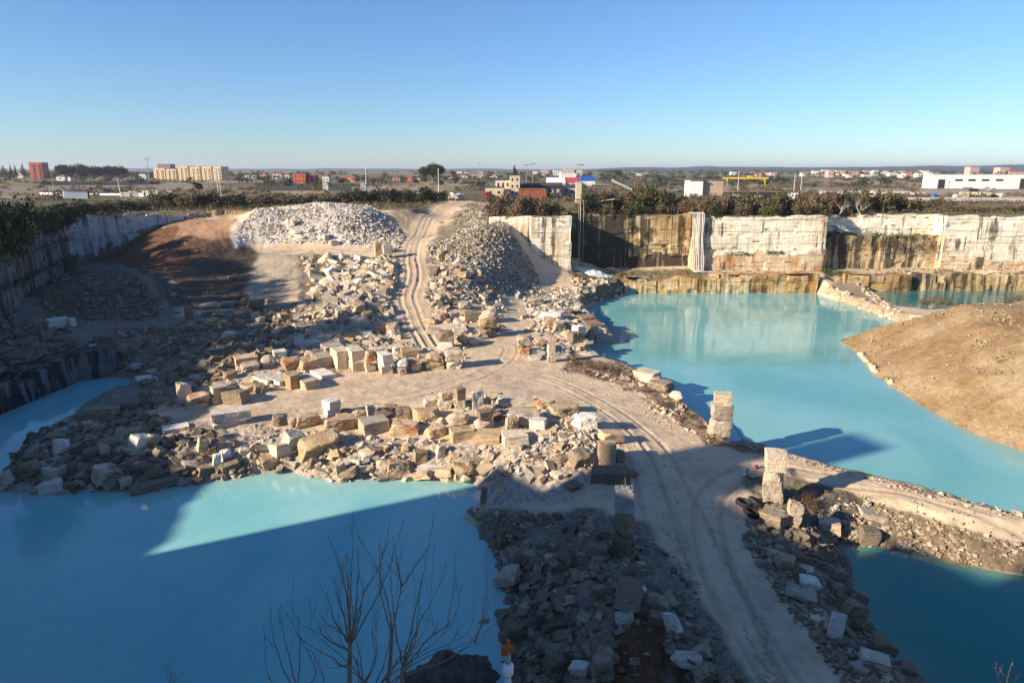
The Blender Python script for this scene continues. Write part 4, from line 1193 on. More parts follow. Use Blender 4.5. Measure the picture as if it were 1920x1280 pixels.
for r in [
    (578, 650, 54, 14, 'slab', 'white', 'long white slab lying left of the foot of the ramp', 4, 0.5, 0),
    (628, 648, 40, 12, 'slab', 'white', 'second white slab right of the long white slab', 8, 0.6, 0),
    (604, 622, 16, 20, 'rough', 'cream', 'upright cream stone on the left of the ramp-foot stones', 10, 1, 0),
    (578, 618, 40, 14, 'rough', 'tawny', 'flat tan stone left of the upright cream stone', 8, 1, 0),
    (535, 604, 18, 18, 'slab', 'tawny', 'pointed sunlit flake standing alone in the shaded rubble', 10, 0.6, 0),
    (650, 610, 12, 14, 'sawn', 'rust', 'small bright orange block among the ramp-foot stones', 6, 1, 0),
    (640, 600, 24, 22, 'rough', 'cream', 'cream wedge left above the small bright orange block', 20, 1, 0),
    (676, 620, 32, 30, 'boulder', 'cream', 'large cream boulder right of the small bright orange block', 0, 1, 0),
    (690, 600, 26, 20, 'boulder', 'tawny', 'round tan boulder on top of the slope behind the large cream boulder', 0, 1, 0),
    (682, 630, 34, 12, 'sawn', 'white', 'white slab edge below the large cream boulder', -16, 0.6, 0),
    (714, 626, 28, 26, 'rough', 'rust', 'rust topped cream stone left of the ramp foot', 6, 1, 0),
    (737, 627, 28, 26, 'boulder', 'rust', 'hollow looking stone with a rusty top beside the ramp foot', 0, 1, 0),
    (640, 634, 60, 14, 'slab', 'tawny', 'long dark tan slab in front of the ramp-foot stones', 10, 0.5, 0),
    (690, 642, 44, 12, 'boulder', 'grey', 'flat shaded boulder in front of the hollow looking stone', 0, 1, 0),
    (600, 636, 32, 14, 'rough', 'cream', 'cream stone between the long white slab and the upright cream stone', 10, 1, 0)]:
    block(r[0], r[1], r[2], r[3], r[4], r[5], r[6], g, r[7], dr=r[8], lift=r[9])
g = 'stones right of the ramp foot'
for r in [
    (836, 656, 30, 20, 'sawn', 'white', 'white sawn block at the front of the pile right of the ramp', -10, 0.8, 0),
    (836, 655, 30, 20, 'rough', 'grey', 'weathered block resting on the white sawn block', 0, 0.9, 18),
    (867, 648, 24, 26, 'boulder', 'tawny', 'tan boulder right of the weathered block', 10, 1, 0),
    (893, 648, 32, 22, 'boulder', 'cream', 'dome shaped pale boulder at the road edge of the ramp pile', 0, 1, 0),
    (914, 634, 26, 24, 'rough', 'grey', 'grey block behind the dome shaped pale boulder', 16, 1, 0),
    (912, 618, 34, 16, 'slab', 'tawny', 'tan slab lying on the grey block', 10, 0.8, 6),
    (916, 607, 40, 30, 'boulder', 'cream', 'big pale boulder at the back of the ramp pile', 8, 1, 0),
    (884, 604, 30, 22, 'sawn', 'grey', 'grey squared block left of the big pale boulder', 10, 1, 0),
    (872, 582, 26, 20, 'boulder', 'cream', 'rounded cream boulder on the slope above the grey squared block', 0, 1, 0),
    (850, 600, 24, 18, 'rough', 'cream', 'broken cream stone left of the grey squared block', 20, 1, 0),
    (830, 604, 24, 20, 'rough', 'rust', 'rusty stone right beside the wheel tracks', 10, 1, 0),
    (805, 610, 26, 18, 'boulder', 'tawny', 'tan boulder bordering the ramp on its right', 0, 1, 0),
    (816, 628, 38, 14, 'slab', 'cream', 'flat pale stone at the bottom right of the ramp', -14, 0.7, 0),
    (859, 628, 34, 16, 'rough', 'cream', 'flat topped cream stone above the weathered block', 12, 1, 0),
    (930, 622, 20, 16, 'boulder', 'grey', 'smallest grey boulder at the right end of the ramp pile', 0, 1, 0)]:
    block(r[0], r[1], r[2], r[3], r[4], r[5], r[6], g, r[7], dr=r[8], lift=r[9])
g = 'stones by the corner of the big pool'
for r in [
    (1129, 645, 34, 24, 'sawn', 'cream', 'neat cream block at the end of the stone quay in the pool', 12, 0.9, 0),
    (1120, 630, 30, 20, 'sawn', 'cream', 'second block of the stone quay, behind the end block', 12, 1.2, 0),
    (1110, 618, 30, 18, 'sawn', 'grey', 'third block of the stone quay, grey on top', 14, 1.3, 0),
    (1098, 605, 30, 16, 'slab', 'grey', 'innermost low slab of the stone quay', 16, 1.4, 0),
    (982, 668, 26, 24, 'rough', 'rust', 'orange stained block at the left foot of the stones by the road', 6, 1, 0),
    (986, 668, 30, 20, 'rough', 'cream', 'pale block resting on the orange stained block', 12, 1, 22),
    (1003, 676, 26, 12, 'rough', 'white', 'low white stone at the road edge by the stubby pillar', 0, 1, 0),
    (1003, 666, 20, 14, 'sawn', 'white', 'white broken block above the low white stone', 20, 1, 0),
    (1014, 652, 24, 20, 'boulder', 'tawny', 'dark rounded boulder left of the stubby pillar', 0, 1, 0),
    (1078, 645, 30, 26, 'slab', 'grey', 'dark slab leaning toward the water right of the stubby pillar', 30, 0.8, 0),
    (1085, 628, 20, 20, 'sawn', 'white', 'pale cube on the rubble above the water', 36, 1, 0),
    (1068, 622, 20, 18, 'rough', 'cream', 'cream stone left of the pale cube', 10, 1, 0),
    (1096, 634, 34, 30, 'slab', 'grey', 'black sided slab right of the pale cube', -30, 0.6, 0),
    (1048, 624, 24, 24, 'rough', 'cream', 'tan wedge stone behind the stubby pillar', 20, 1, 0),
    (1034, 600, 46, 18, 'slab', 'white', 'white flat slab on the rubble ridge beside the road', -14, 0.7, 0),
    (1030, 616, 26, 24, 'rough', 'rust', 'orange edged stone below the white flat slab', 8, 1, 0),
    (1062, 592, 28, 14, 'slab', 'grey', 'dark flat stone right of the white flat slab', 20, 1, 0),
    (1004, 572, 34, 16, 'rough', 'cream', 'pale flat stone at the near end of the scree slope', 10, 1, 0)]:
    block(r[0], r[1], r[2], r[3], r[4], r[5], r[6], g, r[7], dr=r[8], lift=r[9])
g = 'weathered blocks on the bank of the big pool'
block(1212, 717, 46, 26, 'sawn', 'cream', 'largest weathered block on the scrubby bank of the big pool', g, -34, dr=0.8)
block(1240, 734, 44, 24, 'rough', 'grey', 'mossy brown block in the middle of the scrubby bank', g, -36, dr=0.8)
block(1268, 756, 28, 26, 'boulder', 'cream', 'pale rounded boulder at the lower end of the scrubby bank', g, -20)
block(1228, 722, 20, 18, 'rough', 'cream', 'small pale stone between the largest weathered block and the mossy one', g, 0)
g = 'blocks by the leaning pillar'
block(1450, 992, 52, 42, 'rough', 'grey', 'big grey block with a rounded back below the sunlit pillar', g, -24, dr=0.8)
block(1486, 992, 30, 56, 'rough', 'cream', 'white stained block propped upright against the big grey block', g, 14, tilt=(0, 8), dr=0.8)
block(1553, 1002, 40, 32, 'sawn', 'cream', 'pale cube with mottled shade on its face, at the pool end', g, 4, dr=0.9)
block(1626, 1024, 34, 36, 'sawn', 'grey', 'grey cube lying at the corner of the lower pool', g, 22, tilt=(0, 10), dr=0.9)
block(1634, 982, 60, 22, 'slab', 'cream', 'half sunlit slab jutting from the causeway bank', g, 24, tilt=(0, 16), dr=0.7)
block(1585, 985, 36, 18, 'rough', 'grey', 'dark block left of the half sunlit slab', g, 10)
block(1428, 1003, 20, 20, 'rough', 'grey', 'small grey stone left of the big grey block', g, 10)
g = 'stones between the haul road and the lower pool'
for r in [
    (1471, 1070, 36, 30, 'slab', 'tawny', 'yellow split wedge lying beside the haul road', 20, (10, 20), 0.7),
    (1450, 1052, 22, 20, 'sawn', 'cream', 'pale block left of the yellow split wedge', 30, (0, 14), 0.9),
    (1496, 1060, 40, 22, 'slab', 'grey', 'grey slab sliding toward the lower pool behind the yellow wedge', 30, (10, 20), 0.7),
    (1505, 1078, 40, 20, 'boulder', 'cream', 'broad pale boulder right of the yellow split wedge', 0, (0, 0), 0.9),
    (1516, 1108, 38, 22, 'slab', 'white', 'blue-white cracked slab above the big tilted slab', 24, (14, 14), 0.8),
    (1500, 1133, 58, 24, 'slab', 'cream', 'big tilted slab with a brown end beside the road', 14, (12, 14), 0.6),
    (1566, 1196, 28, 46, 'sawn', 'white', 'bluish white slab leaning steeply toward the lower pool', 22, (-24, 14), 0.4),
    (1597, 1178, 46, 54, 'rough', 'grey', 'largest grey rock at the edge of the lower pool', 30, (0, 20), 0.8),
    (1570, 1098, 26, 34, 'rough', 'grey', 'brown rock face under the driftwood', 30, (0, 10), 0.8),
    (1643, 1197, 50, 22, 'boulder', 'cream', 'pale boulder sitting in the lower pool', 0, (0, 10), 0.7),
    (1638, 1256, 54, 28, 'sawn', 'cream', 'two-layered pale block beside the lower pool', 14, (0, 8), 0.7),
    (1652, 1232, 56, 30, 'slab', 'grey', 'dark slab slipping into the water behind the two-layered block', 36, (10, 24), 0.5),
    (1696, 1268, 44, 22, 'slab', 'grey', 'grey slab at the bottom corner of the lower pool bank', 34, (10, 20), 0.6),
    (1527, 1168, 20, 14, 'boulder', 'cream', 'small pale stone left of the bluish white slab', 0, (0, 0), 1),
    (1610, 1262, 36, 20, 'boulder', 'cream', 'rounded pale stone left of the two-layered block', 0, (0, 0), 1),
    (1612, 1140, 24, 30, 'rough', 'grey', 'dark rock right above the largest grey rock', 10, (0, 16), 0.8)]:
    block(r[0], r[1], r[2], r[3], r[4], r[5], r[6], g, r[7], tilt=r[8], dr=r[9], name='tumbled_stone', cat='stone')
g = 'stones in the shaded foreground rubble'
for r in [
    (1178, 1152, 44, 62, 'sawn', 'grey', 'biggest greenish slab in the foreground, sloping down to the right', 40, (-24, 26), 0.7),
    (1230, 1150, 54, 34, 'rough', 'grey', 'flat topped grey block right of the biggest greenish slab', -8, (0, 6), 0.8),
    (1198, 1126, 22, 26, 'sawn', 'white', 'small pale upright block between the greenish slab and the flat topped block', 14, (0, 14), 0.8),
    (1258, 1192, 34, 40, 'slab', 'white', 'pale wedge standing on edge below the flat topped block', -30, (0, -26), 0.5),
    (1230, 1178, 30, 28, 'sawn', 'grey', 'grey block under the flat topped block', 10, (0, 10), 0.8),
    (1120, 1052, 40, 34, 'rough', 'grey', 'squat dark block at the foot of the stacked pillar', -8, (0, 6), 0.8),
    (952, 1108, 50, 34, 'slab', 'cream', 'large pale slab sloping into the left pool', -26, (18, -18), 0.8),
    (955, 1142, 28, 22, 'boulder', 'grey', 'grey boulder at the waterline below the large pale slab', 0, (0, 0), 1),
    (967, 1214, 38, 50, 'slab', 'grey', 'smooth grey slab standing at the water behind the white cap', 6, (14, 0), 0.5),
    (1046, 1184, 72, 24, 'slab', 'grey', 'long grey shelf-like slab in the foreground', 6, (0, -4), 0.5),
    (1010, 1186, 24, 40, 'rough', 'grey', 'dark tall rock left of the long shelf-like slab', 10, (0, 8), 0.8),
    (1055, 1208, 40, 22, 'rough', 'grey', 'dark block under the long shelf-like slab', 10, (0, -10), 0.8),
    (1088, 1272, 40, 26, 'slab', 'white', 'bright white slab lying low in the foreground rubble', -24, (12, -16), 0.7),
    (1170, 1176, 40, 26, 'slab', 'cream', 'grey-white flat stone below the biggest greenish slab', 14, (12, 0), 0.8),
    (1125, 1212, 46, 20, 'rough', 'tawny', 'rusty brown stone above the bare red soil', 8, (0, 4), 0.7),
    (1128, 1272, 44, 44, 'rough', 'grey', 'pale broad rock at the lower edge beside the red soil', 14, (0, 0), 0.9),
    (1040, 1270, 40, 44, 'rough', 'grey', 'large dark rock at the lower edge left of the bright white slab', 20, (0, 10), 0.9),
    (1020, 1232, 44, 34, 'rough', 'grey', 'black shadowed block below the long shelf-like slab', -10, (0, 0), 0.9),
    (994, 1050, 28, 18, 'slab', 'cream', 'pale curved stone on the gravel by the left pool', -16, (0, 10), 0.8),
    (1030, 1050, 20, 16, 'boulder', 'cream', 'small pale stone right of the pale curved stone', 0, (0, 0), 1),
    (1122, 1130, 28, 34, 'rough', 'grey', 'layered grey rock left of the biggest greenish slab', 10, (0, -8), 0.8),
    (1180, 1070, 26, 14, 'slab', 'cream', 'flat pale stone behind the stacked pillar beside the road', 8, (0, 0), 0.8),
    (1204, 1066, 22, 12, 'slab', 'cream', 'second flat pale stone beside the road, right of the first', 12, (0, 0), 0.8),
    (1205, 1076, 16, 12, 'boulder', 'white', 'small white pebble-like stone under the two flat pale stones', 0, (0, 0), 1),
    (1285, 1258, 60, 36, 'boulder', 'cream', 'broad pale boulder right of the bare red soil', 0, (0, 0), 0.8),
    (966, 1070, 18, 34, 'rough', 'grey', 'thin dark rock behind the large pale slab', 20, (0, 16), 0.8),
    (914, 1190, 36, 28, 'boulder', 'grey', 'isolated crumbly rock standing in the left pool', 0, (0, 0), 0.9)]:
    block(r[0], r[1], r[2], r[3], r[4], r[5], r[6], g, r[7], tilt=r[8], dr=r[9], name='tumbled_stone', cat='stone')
g = 'shaded blocks under the left cliff'
for r in [
    (110, 614, 38, 20, 'sawn', 'white', 'pale sawn block on the bench under the left cliff', 10, 0.9),
    (136, 612, 12, 18, 'sawn', 'white', 'slim pale block right of the pale sawn block on the bench', 20, 1),
    (88, 640, 26, 20, 'rough', 'grey', 'grey block on the bench edge below the pale sawn block', 20, 1),
    (40, 634, 24, 14, 'rough', 'grey', 'dark block on the bench close to the left cliff', 10, 1),
    (35, 682, 44, 22, 'slab', 'grey', 'rhombic slab on the bench above the arm of the left pool', -20, 0.8),
    (198, 645, 44, 18, 'slab', 'grey', 'long grey slab half buried where the path bends', -20, 0.6),
    (170, 700, 26, 28, 'slab', 'grey', 'tilted grey slab at the head of the arm of the left pool', -30, 0.6),
    (200, 706, 40, 14, 'slab', 'grey', 'pale striped stone at the water at the head of the arm', -10, 0.7),
    (275, 717, 36, 14, 'slab', 'white', 'flat white flake on the shore of the arm', 10, 0.7),
    (294, 755, 20, 26, 'rough', 'grey', 'grey upright block in the shaded rubble below the little stack', 10, 0.9),
    (395, 592, 34, 12, 'slab', 'grey', 'bottom slab of the pile of flat slabs in the shade', 8, 0.7),
    (424, 590, 40, 12, 'slab', 'cream', 'wide slab right of the bottom slab in the shaded slab pile', 4, 0.7),
    (392, 578, 36, 12, 'slab', 'cream', 'upper slab of the pile of flat slabs in the shade', 6, 0.7),
    (425, 576, 34, 12, 'slab', 'grey', 'highest right slab in the shaded slab pile', 10, 0.7),
    (355, 598, 14, 26, 'sawn', 'grey', 'grey post-like block left of the shaded slab pile', 6, 0.9),
    (458, 592, 36, 14, 'slab', 'grey', 'grey tilted slab at the right end of the shaded slab pile', 20, 0.8),
    (480, 580, 30, 22, 'rough', 'grey', 'dark grey block above the grey tilted slab', 10, 1)]:
    block(r[0], r[1], r[2], r[3], r[4], r[5], r[6], g, r[7], dr=r[8])

# ------------------------------------------------------------------ stacked stone pillars
def pillar(label, tiers, extras=None):
    """tiers = [(px, py foot, w, h, kind, m, rz, lift)]"""
    x, y, z = hit(tiers[0][0], tiers[0][1])
    root = empty('stone_pillar', (x, y, z))
    tag(root, label, 'stone pillar')
    for (px, py, w, h, kind, m, rz, lift) in tiers:
        o = block(px, py, w, h, kind, m, None, None, rz, dr=0.9, lift=lift, name='pillar_block', cat=None, sink=0.02)
        o.location = Vector(o.location) - Vector((x, y, z)); o.parent = root
    return root, (x, y, z)
P1, p1 = pillar('free-standing sunlit pillar of three blocks with a dark cable, between road and big pool',
    [(1347, 823, 40, 36, 'rough', 'cream', 14, 0), (1346, 822, 38, 26, 'sawn', 'cream', 18, 33), (1349, 821, 34, 20, 'sawn', 'cream', 8, 56)])
P2, p2 = pillar('leaning sunlit pillar with a white concrete block on top, by the junction of the haul road',
    [(1445, 947, 40, 62, 'rough', 'cream', 10, 0), (1449, 945, 38, 34, 'sawn', 'cream', 14, 55)])
P3, p3 = pillar('shaded pillar of stacked blocks carrying a small iron tripod',
    [(1164, 1050, 40, 42, 'rough', 'grey', -18, 0), (1158, 1048, 44, 40, 'rough', 'grey', -30, 38), (1163, 1046, 36, 40, 'sawn', 'concrete', 6, 74)])
P3TOP = list(LAST)
P4, p4 = pillar('slender cream pillar of three stones beside the orange stained block',
    [(1033, 680, 16, 18, 'rough', 'cream', 10, 0), (1033, 680, 15, 16, 'sawn', 'cream', 14, 17), (1034, 680, 15, 16, 'sawn', 'cream', 6, 32)])
block(709, 479, 14, 28, 'sawn', 'tawny', 'tall square stone pier, left one of two beside the upper path', 'piers beside the upper path', 10, name='stone_pier', cat='stone pier')
block(727, 486, 16, 30, 'sawn', 'cream', 'paler stone pier with a flat cap, right one of two beside the upper path', 'piers beside the upper path', 8, name='stone_pier', cat='stone pier')
# iron tripod on the shaded pillar
s3 = 54 / FPX
def tripod():
    x, y, z = p3
    root = empty('iron_tripod', (P3TOP[0], P3TOP[1], P3TOP[2] - 0.06)); tag(root, 'small black iron tripod standing on the shaded stone pillar', 'tripod')
    for k in range(3):
        bm = new_bm(); a = k * 2.09 + 0.4
        add_tube(bm, [(0.42 * math.cos(a), 0.42 * math.sin(a), 0), (0, 0, 0.75)], 0.028, 5)
        obj_bm('leg', bm, M['steel'], root)
    bm = new_bm(); add_tube(bm, [(0, 0, 0.2), (0, 0, 1.35)], 0.03, 5); obj_bm('mast', bm, M['steel'], root)
    bm = new_bm(); add_tube(bm, [(0.30, 0.1, 0.28), (-0.2, 0.26, 0.28), (-0.1, -0.3, 0.28), (0.30, 0.1, 0.28)], 0.02, 4); obj_bm('brace', bm, M['steel'], root)
tripod()
def cable(pts, r, name, label, cat, m='rope'):
    bm = new_bm(); add_tube(bm, smooth_pts(pts), r, 5)
    return tag(obj_bm(name, bm, M[m]), label, cat)
def smooth_pts(pts, n=6):
    P = [np.array(p, float) for p in pts]
    P = [2 * P[0] - P[1]] + P + [2 * P[-1] - P[-2]]
    out = []
    for i in range(1, len(P) - 2):
        for k in range(n):
            t = k / n
            out.append(tuple(0.5 * ((2 * P[i]) + (-P[i - 1] + P[i + 1]) * t + (2 * P[i - 1] - 5 * P[i] + 4 * P[i + 1] - P[i + 2]) * t * t + (-P[i - 1] + 3 * P[i] - 3 * P[i + 1] + P[i + 2]) * t ** 3)))
    out.append(tuple(P[-2]))
    return out
s1 = 66 / FPX
a = Vector(p1) + Vector((0.6, 0.2, 3.6))
b = at_z(1420, 826, 0.3)
cable([tuple(a), (p1[0] + 1.1, p1[1] + 0.3, 2 + 2.0), (b[0] * 0.5 + (p1[0] + 1.1) * 0.5, (b[1] + p1[1]) / 2, 1.2), (b[0], b[1], 0.05)], 0.03, 'cable', 'dark cable hanging from the free-standing pillar down to the water', 'cable')

# ------------------------------------------------------------------ boulders scattered over the heaps
def inside_px(x, y, z, poly):
    px, py, zc = project(x, y, z)
    return (poly_sdf(px, py, poly) < 0) & (zc > 0)

def scatter(poly, per_m2, seed, zf=None):
    """ground points inside a polygon of the photo, even over the ground"""
    c = [hit(*p) if zf is None else (*at_z(*p, 5.0), 0) for p in poly] + ([] if zf is None else [(*at_z(*p, 0.0), 0) for p in poly])
    x0, x1 = min(p[0] for p in c) - 1, max(p[0] for p in c) + 1
    y0, y1 = min(p[1] for p in c) - 2, max(p[1] for p in c) + 4
    r = np.random.default_rng(seed)
    n = int((x1 - x0) * (y1 - y0) * per_m2)
    x, y = r.uniform(x0, x1, n), r.uniform(y0, y1, n)
    z = H(x, y) if zf is None else zf(x, y)
    m = inside_px(x, y, z, poly) & (z > -0.35)
    return x[m], y[m], z[m], r

ORD = ['first', 'second', 'third', 'fourth', 'fifth', 'sixth', 'seventh', 'eighth', 'ninth', 'tenth', 'eleventh', 'twelfth', 'thirteenth', 'fourteenth', 'fifteenth', 'sixteenth', 'seventeenth', 'eighteenth', 'nineteenth', 'twentieth']
SHADE = {'cream': 'cream', 'tawny': 'tan', 'grey': 'grey', 'white': 'whitish', 'rust': 'rusty'}
FORM = {'boulder': 'rounded boulder', 'rough': 'angular boulder', 'slab': 'flat boulder'}
def boulders(poly, n, lo, hi, mats, where, group, seed):
    x, y, z, r = scatter(poly, 1.0, seed)
    out = []
    for i in r.permutation(len(x)):
        if len(out) >= n: break
        s = lo + (hi - lo) * r.random() ** 1.6
        if all((x[i] - b[0]) ** 2 + (y[i] - b[1]) ** 2 > ((s * 0.5 + b[2]) * 0.8) ** 2 for b in BLOCKS):
            BLOCKS.append((x[i], y[i], s * 0.5))
            out.append((x[i], y[i], z[i], s, mats[int(r.integers(len(mats)))], ('boulder', 'rough', 'rough', 'slab')[int(r.integers(4))]))
    by = {}
    for b in out: by.setdefault((b[4], b[5]), []).append(b)
    for (m, k), bs in by.items():
        bs.sort(key=lambda b: b[0] / b[1])
        for i, (bx, by_, bz, s, _, _) in enumerate(bs):
            h = s * r.uniform(0.45, 0.8) if k != 'slab' else s * r.uniform(0.22, 0.36)
            o = rock('boulder', k, (bx, by_, bz), (s, s * r.uniform(0.6, 1.0), h), r.uniform(0, 6.3), (r.uniform(-0.35, 0.35), r.uniform(-0.35, 0.35)), m, int(r.integers(999)), 0.15)
            pos = 'only' if len(bs) == 1 else ORD[i]
            tag(o, f'{SHADE[m]} {FORM[k]} {where}' + ('' if len(bs) == 1 else f', {pos} from left'), 'boulder', group)

boulders([(570, 485), (650, 482), (730, 495), (738, 540), (715, 590), (640, 600), (590, 560)], 38, 1.5, 3.4, ['cream', 'white', 'cream', 'tawny', 'grey'], 'on slope left of the ramp', 'boulders on the slope left of the ramp', 1)
boulders([(815, 475), (840, 468), (870, 520), (860, 580), (825, 590), (812, 540)], 20, 1.2, 2.6, ['cream', 'grey', 'white', 'tawny'], 'on bank right of the ramp', 'boulders on the bank right of the ramp', 2)
boulders([(480, 560), (580, 575), (560, 640), (430, 650), (400, 600)], 18, 1.0, 2.2, ['grey', 'grey', 'cream'], 'in shaded rubble near the slabs', 'boulders in the shaded rubble', 3)
boulders([(140, 650), (250, 640), (330, 700), (270, 705), (160, 700)], 12, 0.9, 2.0, ['grey', 'grey', 'cream'], 'in rubble above left pool arm', 'boulders above the arm of the left pool', 4)
boulders([(1000, 590), (1060, 545), (1100, 600), (1080, 640), (1040, 640)], 10, 0.9, 1.8, ['grey', 'cream', 'white'], 'on ridge by the big pool', 'boulders on the ridge by the big pool', 5)
boulders([(540, 400), (600, 440), (680, 460), (640, 462), (540, 460)], 8, 1.3, 2.8, ['cream', 'white'], 'at foot of white scree', 'boulders at the foot of the scree', 6)
print('stones', len(BLOCKS))

# ------------------------------------------------------------------ loose rubble nobody could count
def m_rubble(name, cols, dark=0.5):
    k = NB(name, 0.93, 0.12)
    g = k.n('ShaderNodeNewGeometry')
    r = g.outputs['Random Per Island']
    n = len(cols)
    c = k.ramp(r, [((i + 0.5) / n, cc) for i, cc in enumerate(cols)])
    f = k.noise(k.wpos((2.2, 2.2, 4.0)), 1.0, 5, 0.7)
    c = k.mix(1.0, c, k.ramp(f, [(0.3, (dark, dark, dark)), (0.52, (1, 1, 1)), (0.8, (1.15, 1.13, 1.1))]), 'MULTIPLY')
    k.color(c)
    k.bump(f, 0.08, 0.9)
    return k.m
M['rub_tan'] = m_rubble('tan_rubble', [(0.40, 0.32, 0.23), (0.60, 0.51, 0.39), (0.50, 0.40, 0.27), (0.36, 0.31, 0.25), (0.66, 0.58, 0.47), (0.46, 0.33, 0.20)])
M['rub_shade'] = m_rubble('shade_grey_rubble', [(0.23, 0.175, 0.115), (0.33, 0.26, 0.18), (0.16, 0.12, 0.08), (0.26, 0.195, 0.13), (0.43, 0.345, 0.25), (0.20, 0.145, 0.095)])  # grey stones with the pit's shade partly put into their colours
M['rub_white'] = m_rubble('white_scree', [(0.54, 0.48, 0.40), (0.66, 0.61, 0.53), (0.44, 0.38, 0.31), (0.72, 0.67, 0.60), (0.58, 0.50, 0.40), (0.34, 0.29, 0.23)])
M['rub_mid'] = m_rubble('grey_tan_scree', [(0.35, 0.30, 0.23), (0.47, 0.41, 0.32), (0.26, 0.215, 0.16), (0.54, 0.48, 0.39), (0.40, 0.33, 0.245), (0.20, 0.165, 0.12)])
M['rub_mound'] = m_rubble('mound_pebbles', [(0.33, 0.22, 0.12), (0.40, 0.30, 0.18), (0.26, 0.17, 0.09), (0.50, 0.40, 0.27), (0.29, 0.19, 0.10), (0.36, 0.26, 0.15)])
M['rub_brown'] = m_rubble('brown_bank_stones', [(0.33, 0.25, 0.165), (0.44, 0.36, 0.26), (0.22, 0.165, 0.11), (0.38, 0.29, 0.19), (0.52, 0.44, 0.33), (0.27, 0.20, 0.13)])
M['rub_deepshade'] = m_rubble('shade_dark_rubble', [(0.16, 0.13, 0.10), (0.26, 0.22, 0.18), (0.12, 0.10, 0.08), (0.34, 0.29, 0.24), (0.20, 0.15, 0.11)])  # colours lowered further for the shade under the left cliff

def s0_(r, n): return r.random(n)
HOLES = [[(1165, 1185), (1225, 1170), (1262, 1220), (1300, 1292), (1140, 1292)], [(1050, 1095), (1110, 1080), (1140, 1110), (1090, 1135)]]
def rubble(name, zones, m, label):
    Vs, Fs, off = [], [], 0
    for q, (poly, dens, lo, hi, pw, *zf) in enumerate(zones):
        x, y, z, r = scatter(poly, dens, 500 + q * 7 + len(name) * 31, zf[0] if zf else None)
        far_ = line_dist(x, y, RAMP)[0] > 2.9
        for hole in HOLES:
            far_ &= ~(inside_px(x, y, z, hole) & (s0_(r, len(x)) > 0.12))
        x, y, z = x[far_], y[far_], z[far_]
        n = len(x)
        # patchy, not even
        keep = r.random(n) < 0.45 + 0.9 * (fbm(x * 0.3, y * 0.3, 88, 3) * 0.5 + 0.5)
        x, y, z = x[keep], y[keep], z[keep]; n = len(x)
        s = lo + (hi - lo) * r.random(n) ** pw
        t = r.integers(0, len(TPL['chip']), n)
        for k in range(len(TPL['chip'])):
            V, F = TPL['chip'][k]
            m_ = np.where(t == k)[0]
            if not len(m_): continue
            V0 = V - np.array((0, 0, 0.5))
            a = r.uniform(0, 6.283, len(m_)); b = r.uniform(-0.6, 0.6, len(m_)); e = r.uniform(-0.6, 0.6, len(m_))
            S = np.stack([s[m_], s[m_] * r.uniform(0.5, 0.95, len(m_)), s[m_] * r.uniform(0.22, 0.65, len(m_))], 1)
            P = V0[None] * S[:, None, :]
            ca, sa, cb, sb, ce, se = np.cos(a), np.sin(a), np.cos(b), np.sin(b), np.cos(e), np.sin(e)
            X, Y, Z = P[..., 0], P[..., 1], P[..., 2]
            Y, Z = Y * cb[:, None] - Z * sb[:, None], Y * sb[:, None] + Z * cb[:, None]
            X, Z = X * ce[:, None] + Z * se[:, None], -X * se[:, None] + Z * ce[:, None]
            X, Y = X * ca[:, None] - Y * sa[:, None], X * sa[:, None] + Y * ca[:, None]
            X = X + x[m_][:, None]; Y = Y + y[m_][:, None]; Z = Z + (z[m_] + S[:, 2] * 0.22)[:, None]
            Vs.append(np.stack([X, Y, Z], -1).reshape(-1, 3))
            nv = len(V)
            Fs.append((F[None] + (off + np.arange(len(m_)) * nv)[:, None, None]).reshape(-1, 3))
            off += nv * len(m_)
    V = np.concatenate(Vs); F = np.concatenate(Fs)
    o = mesh_np(name, V, F, m)
    tag(o, label, 'rubble', None, 'stuff')
    print(name, len(F))
    return o

rubble('rubble', [
    ([(470, 800), (600, 812), (760, 822), (990, 838), (1060, 780), (1125, 800), (1110, 870), (1060, 900), (930, 905), (890, 905), (760, 898), (640, 903), (480, 890), (440, 850)], 5.0, 0.12, 0.9, 3.2),
    ([(1000, 840), (1050, 780), (1110, 800), (1120, 850), (1080, 880), (1010, 870)], 10.0, 0.15, 0.6, 2.0),
    ([(690, 850), (960, 840), (960, 880), (700, 880)], 8.0, 0.12, 0.5, 2.0),
    ([(960, 550), (1060, 540), (1120, 620), (1100, 655), (990, 670), (1010, 600)], 3.0, 0.2, 1.3, 2.6),
    ([(560, 570), (760, 560), (760, 640), (700, 650), (540, 650)], 2.5, 0.25, 1.4, 2.4),
    ([(420, 680), (640, 640), (880, 640), (880, 680), (600, 700), (480, 745), (340, 765)], 2.0, 0.2, 1.0, 2.4),
    ([(1180, 690), (1300, 770), (1340, 825), (1320, 830), (1200, 760), (1100, 690)], 2.2, 0.12, 0.6, 2.4),
    ([(1335, 822), (1470, 850), (1660, 900), (1930, 965), (1930, 985), (1660, 912), (1470, 862)], 5.0, 0.10, 0.5, 2.4),
    ([(1540, 930), (1660, 945), (1680, 1010), (1560, 1000)], 8.0, 0.12, 0.6, 2.0),
], M['rub_tan'], 'loose sunlit tan rubble spilling over the banks and between the blocks')
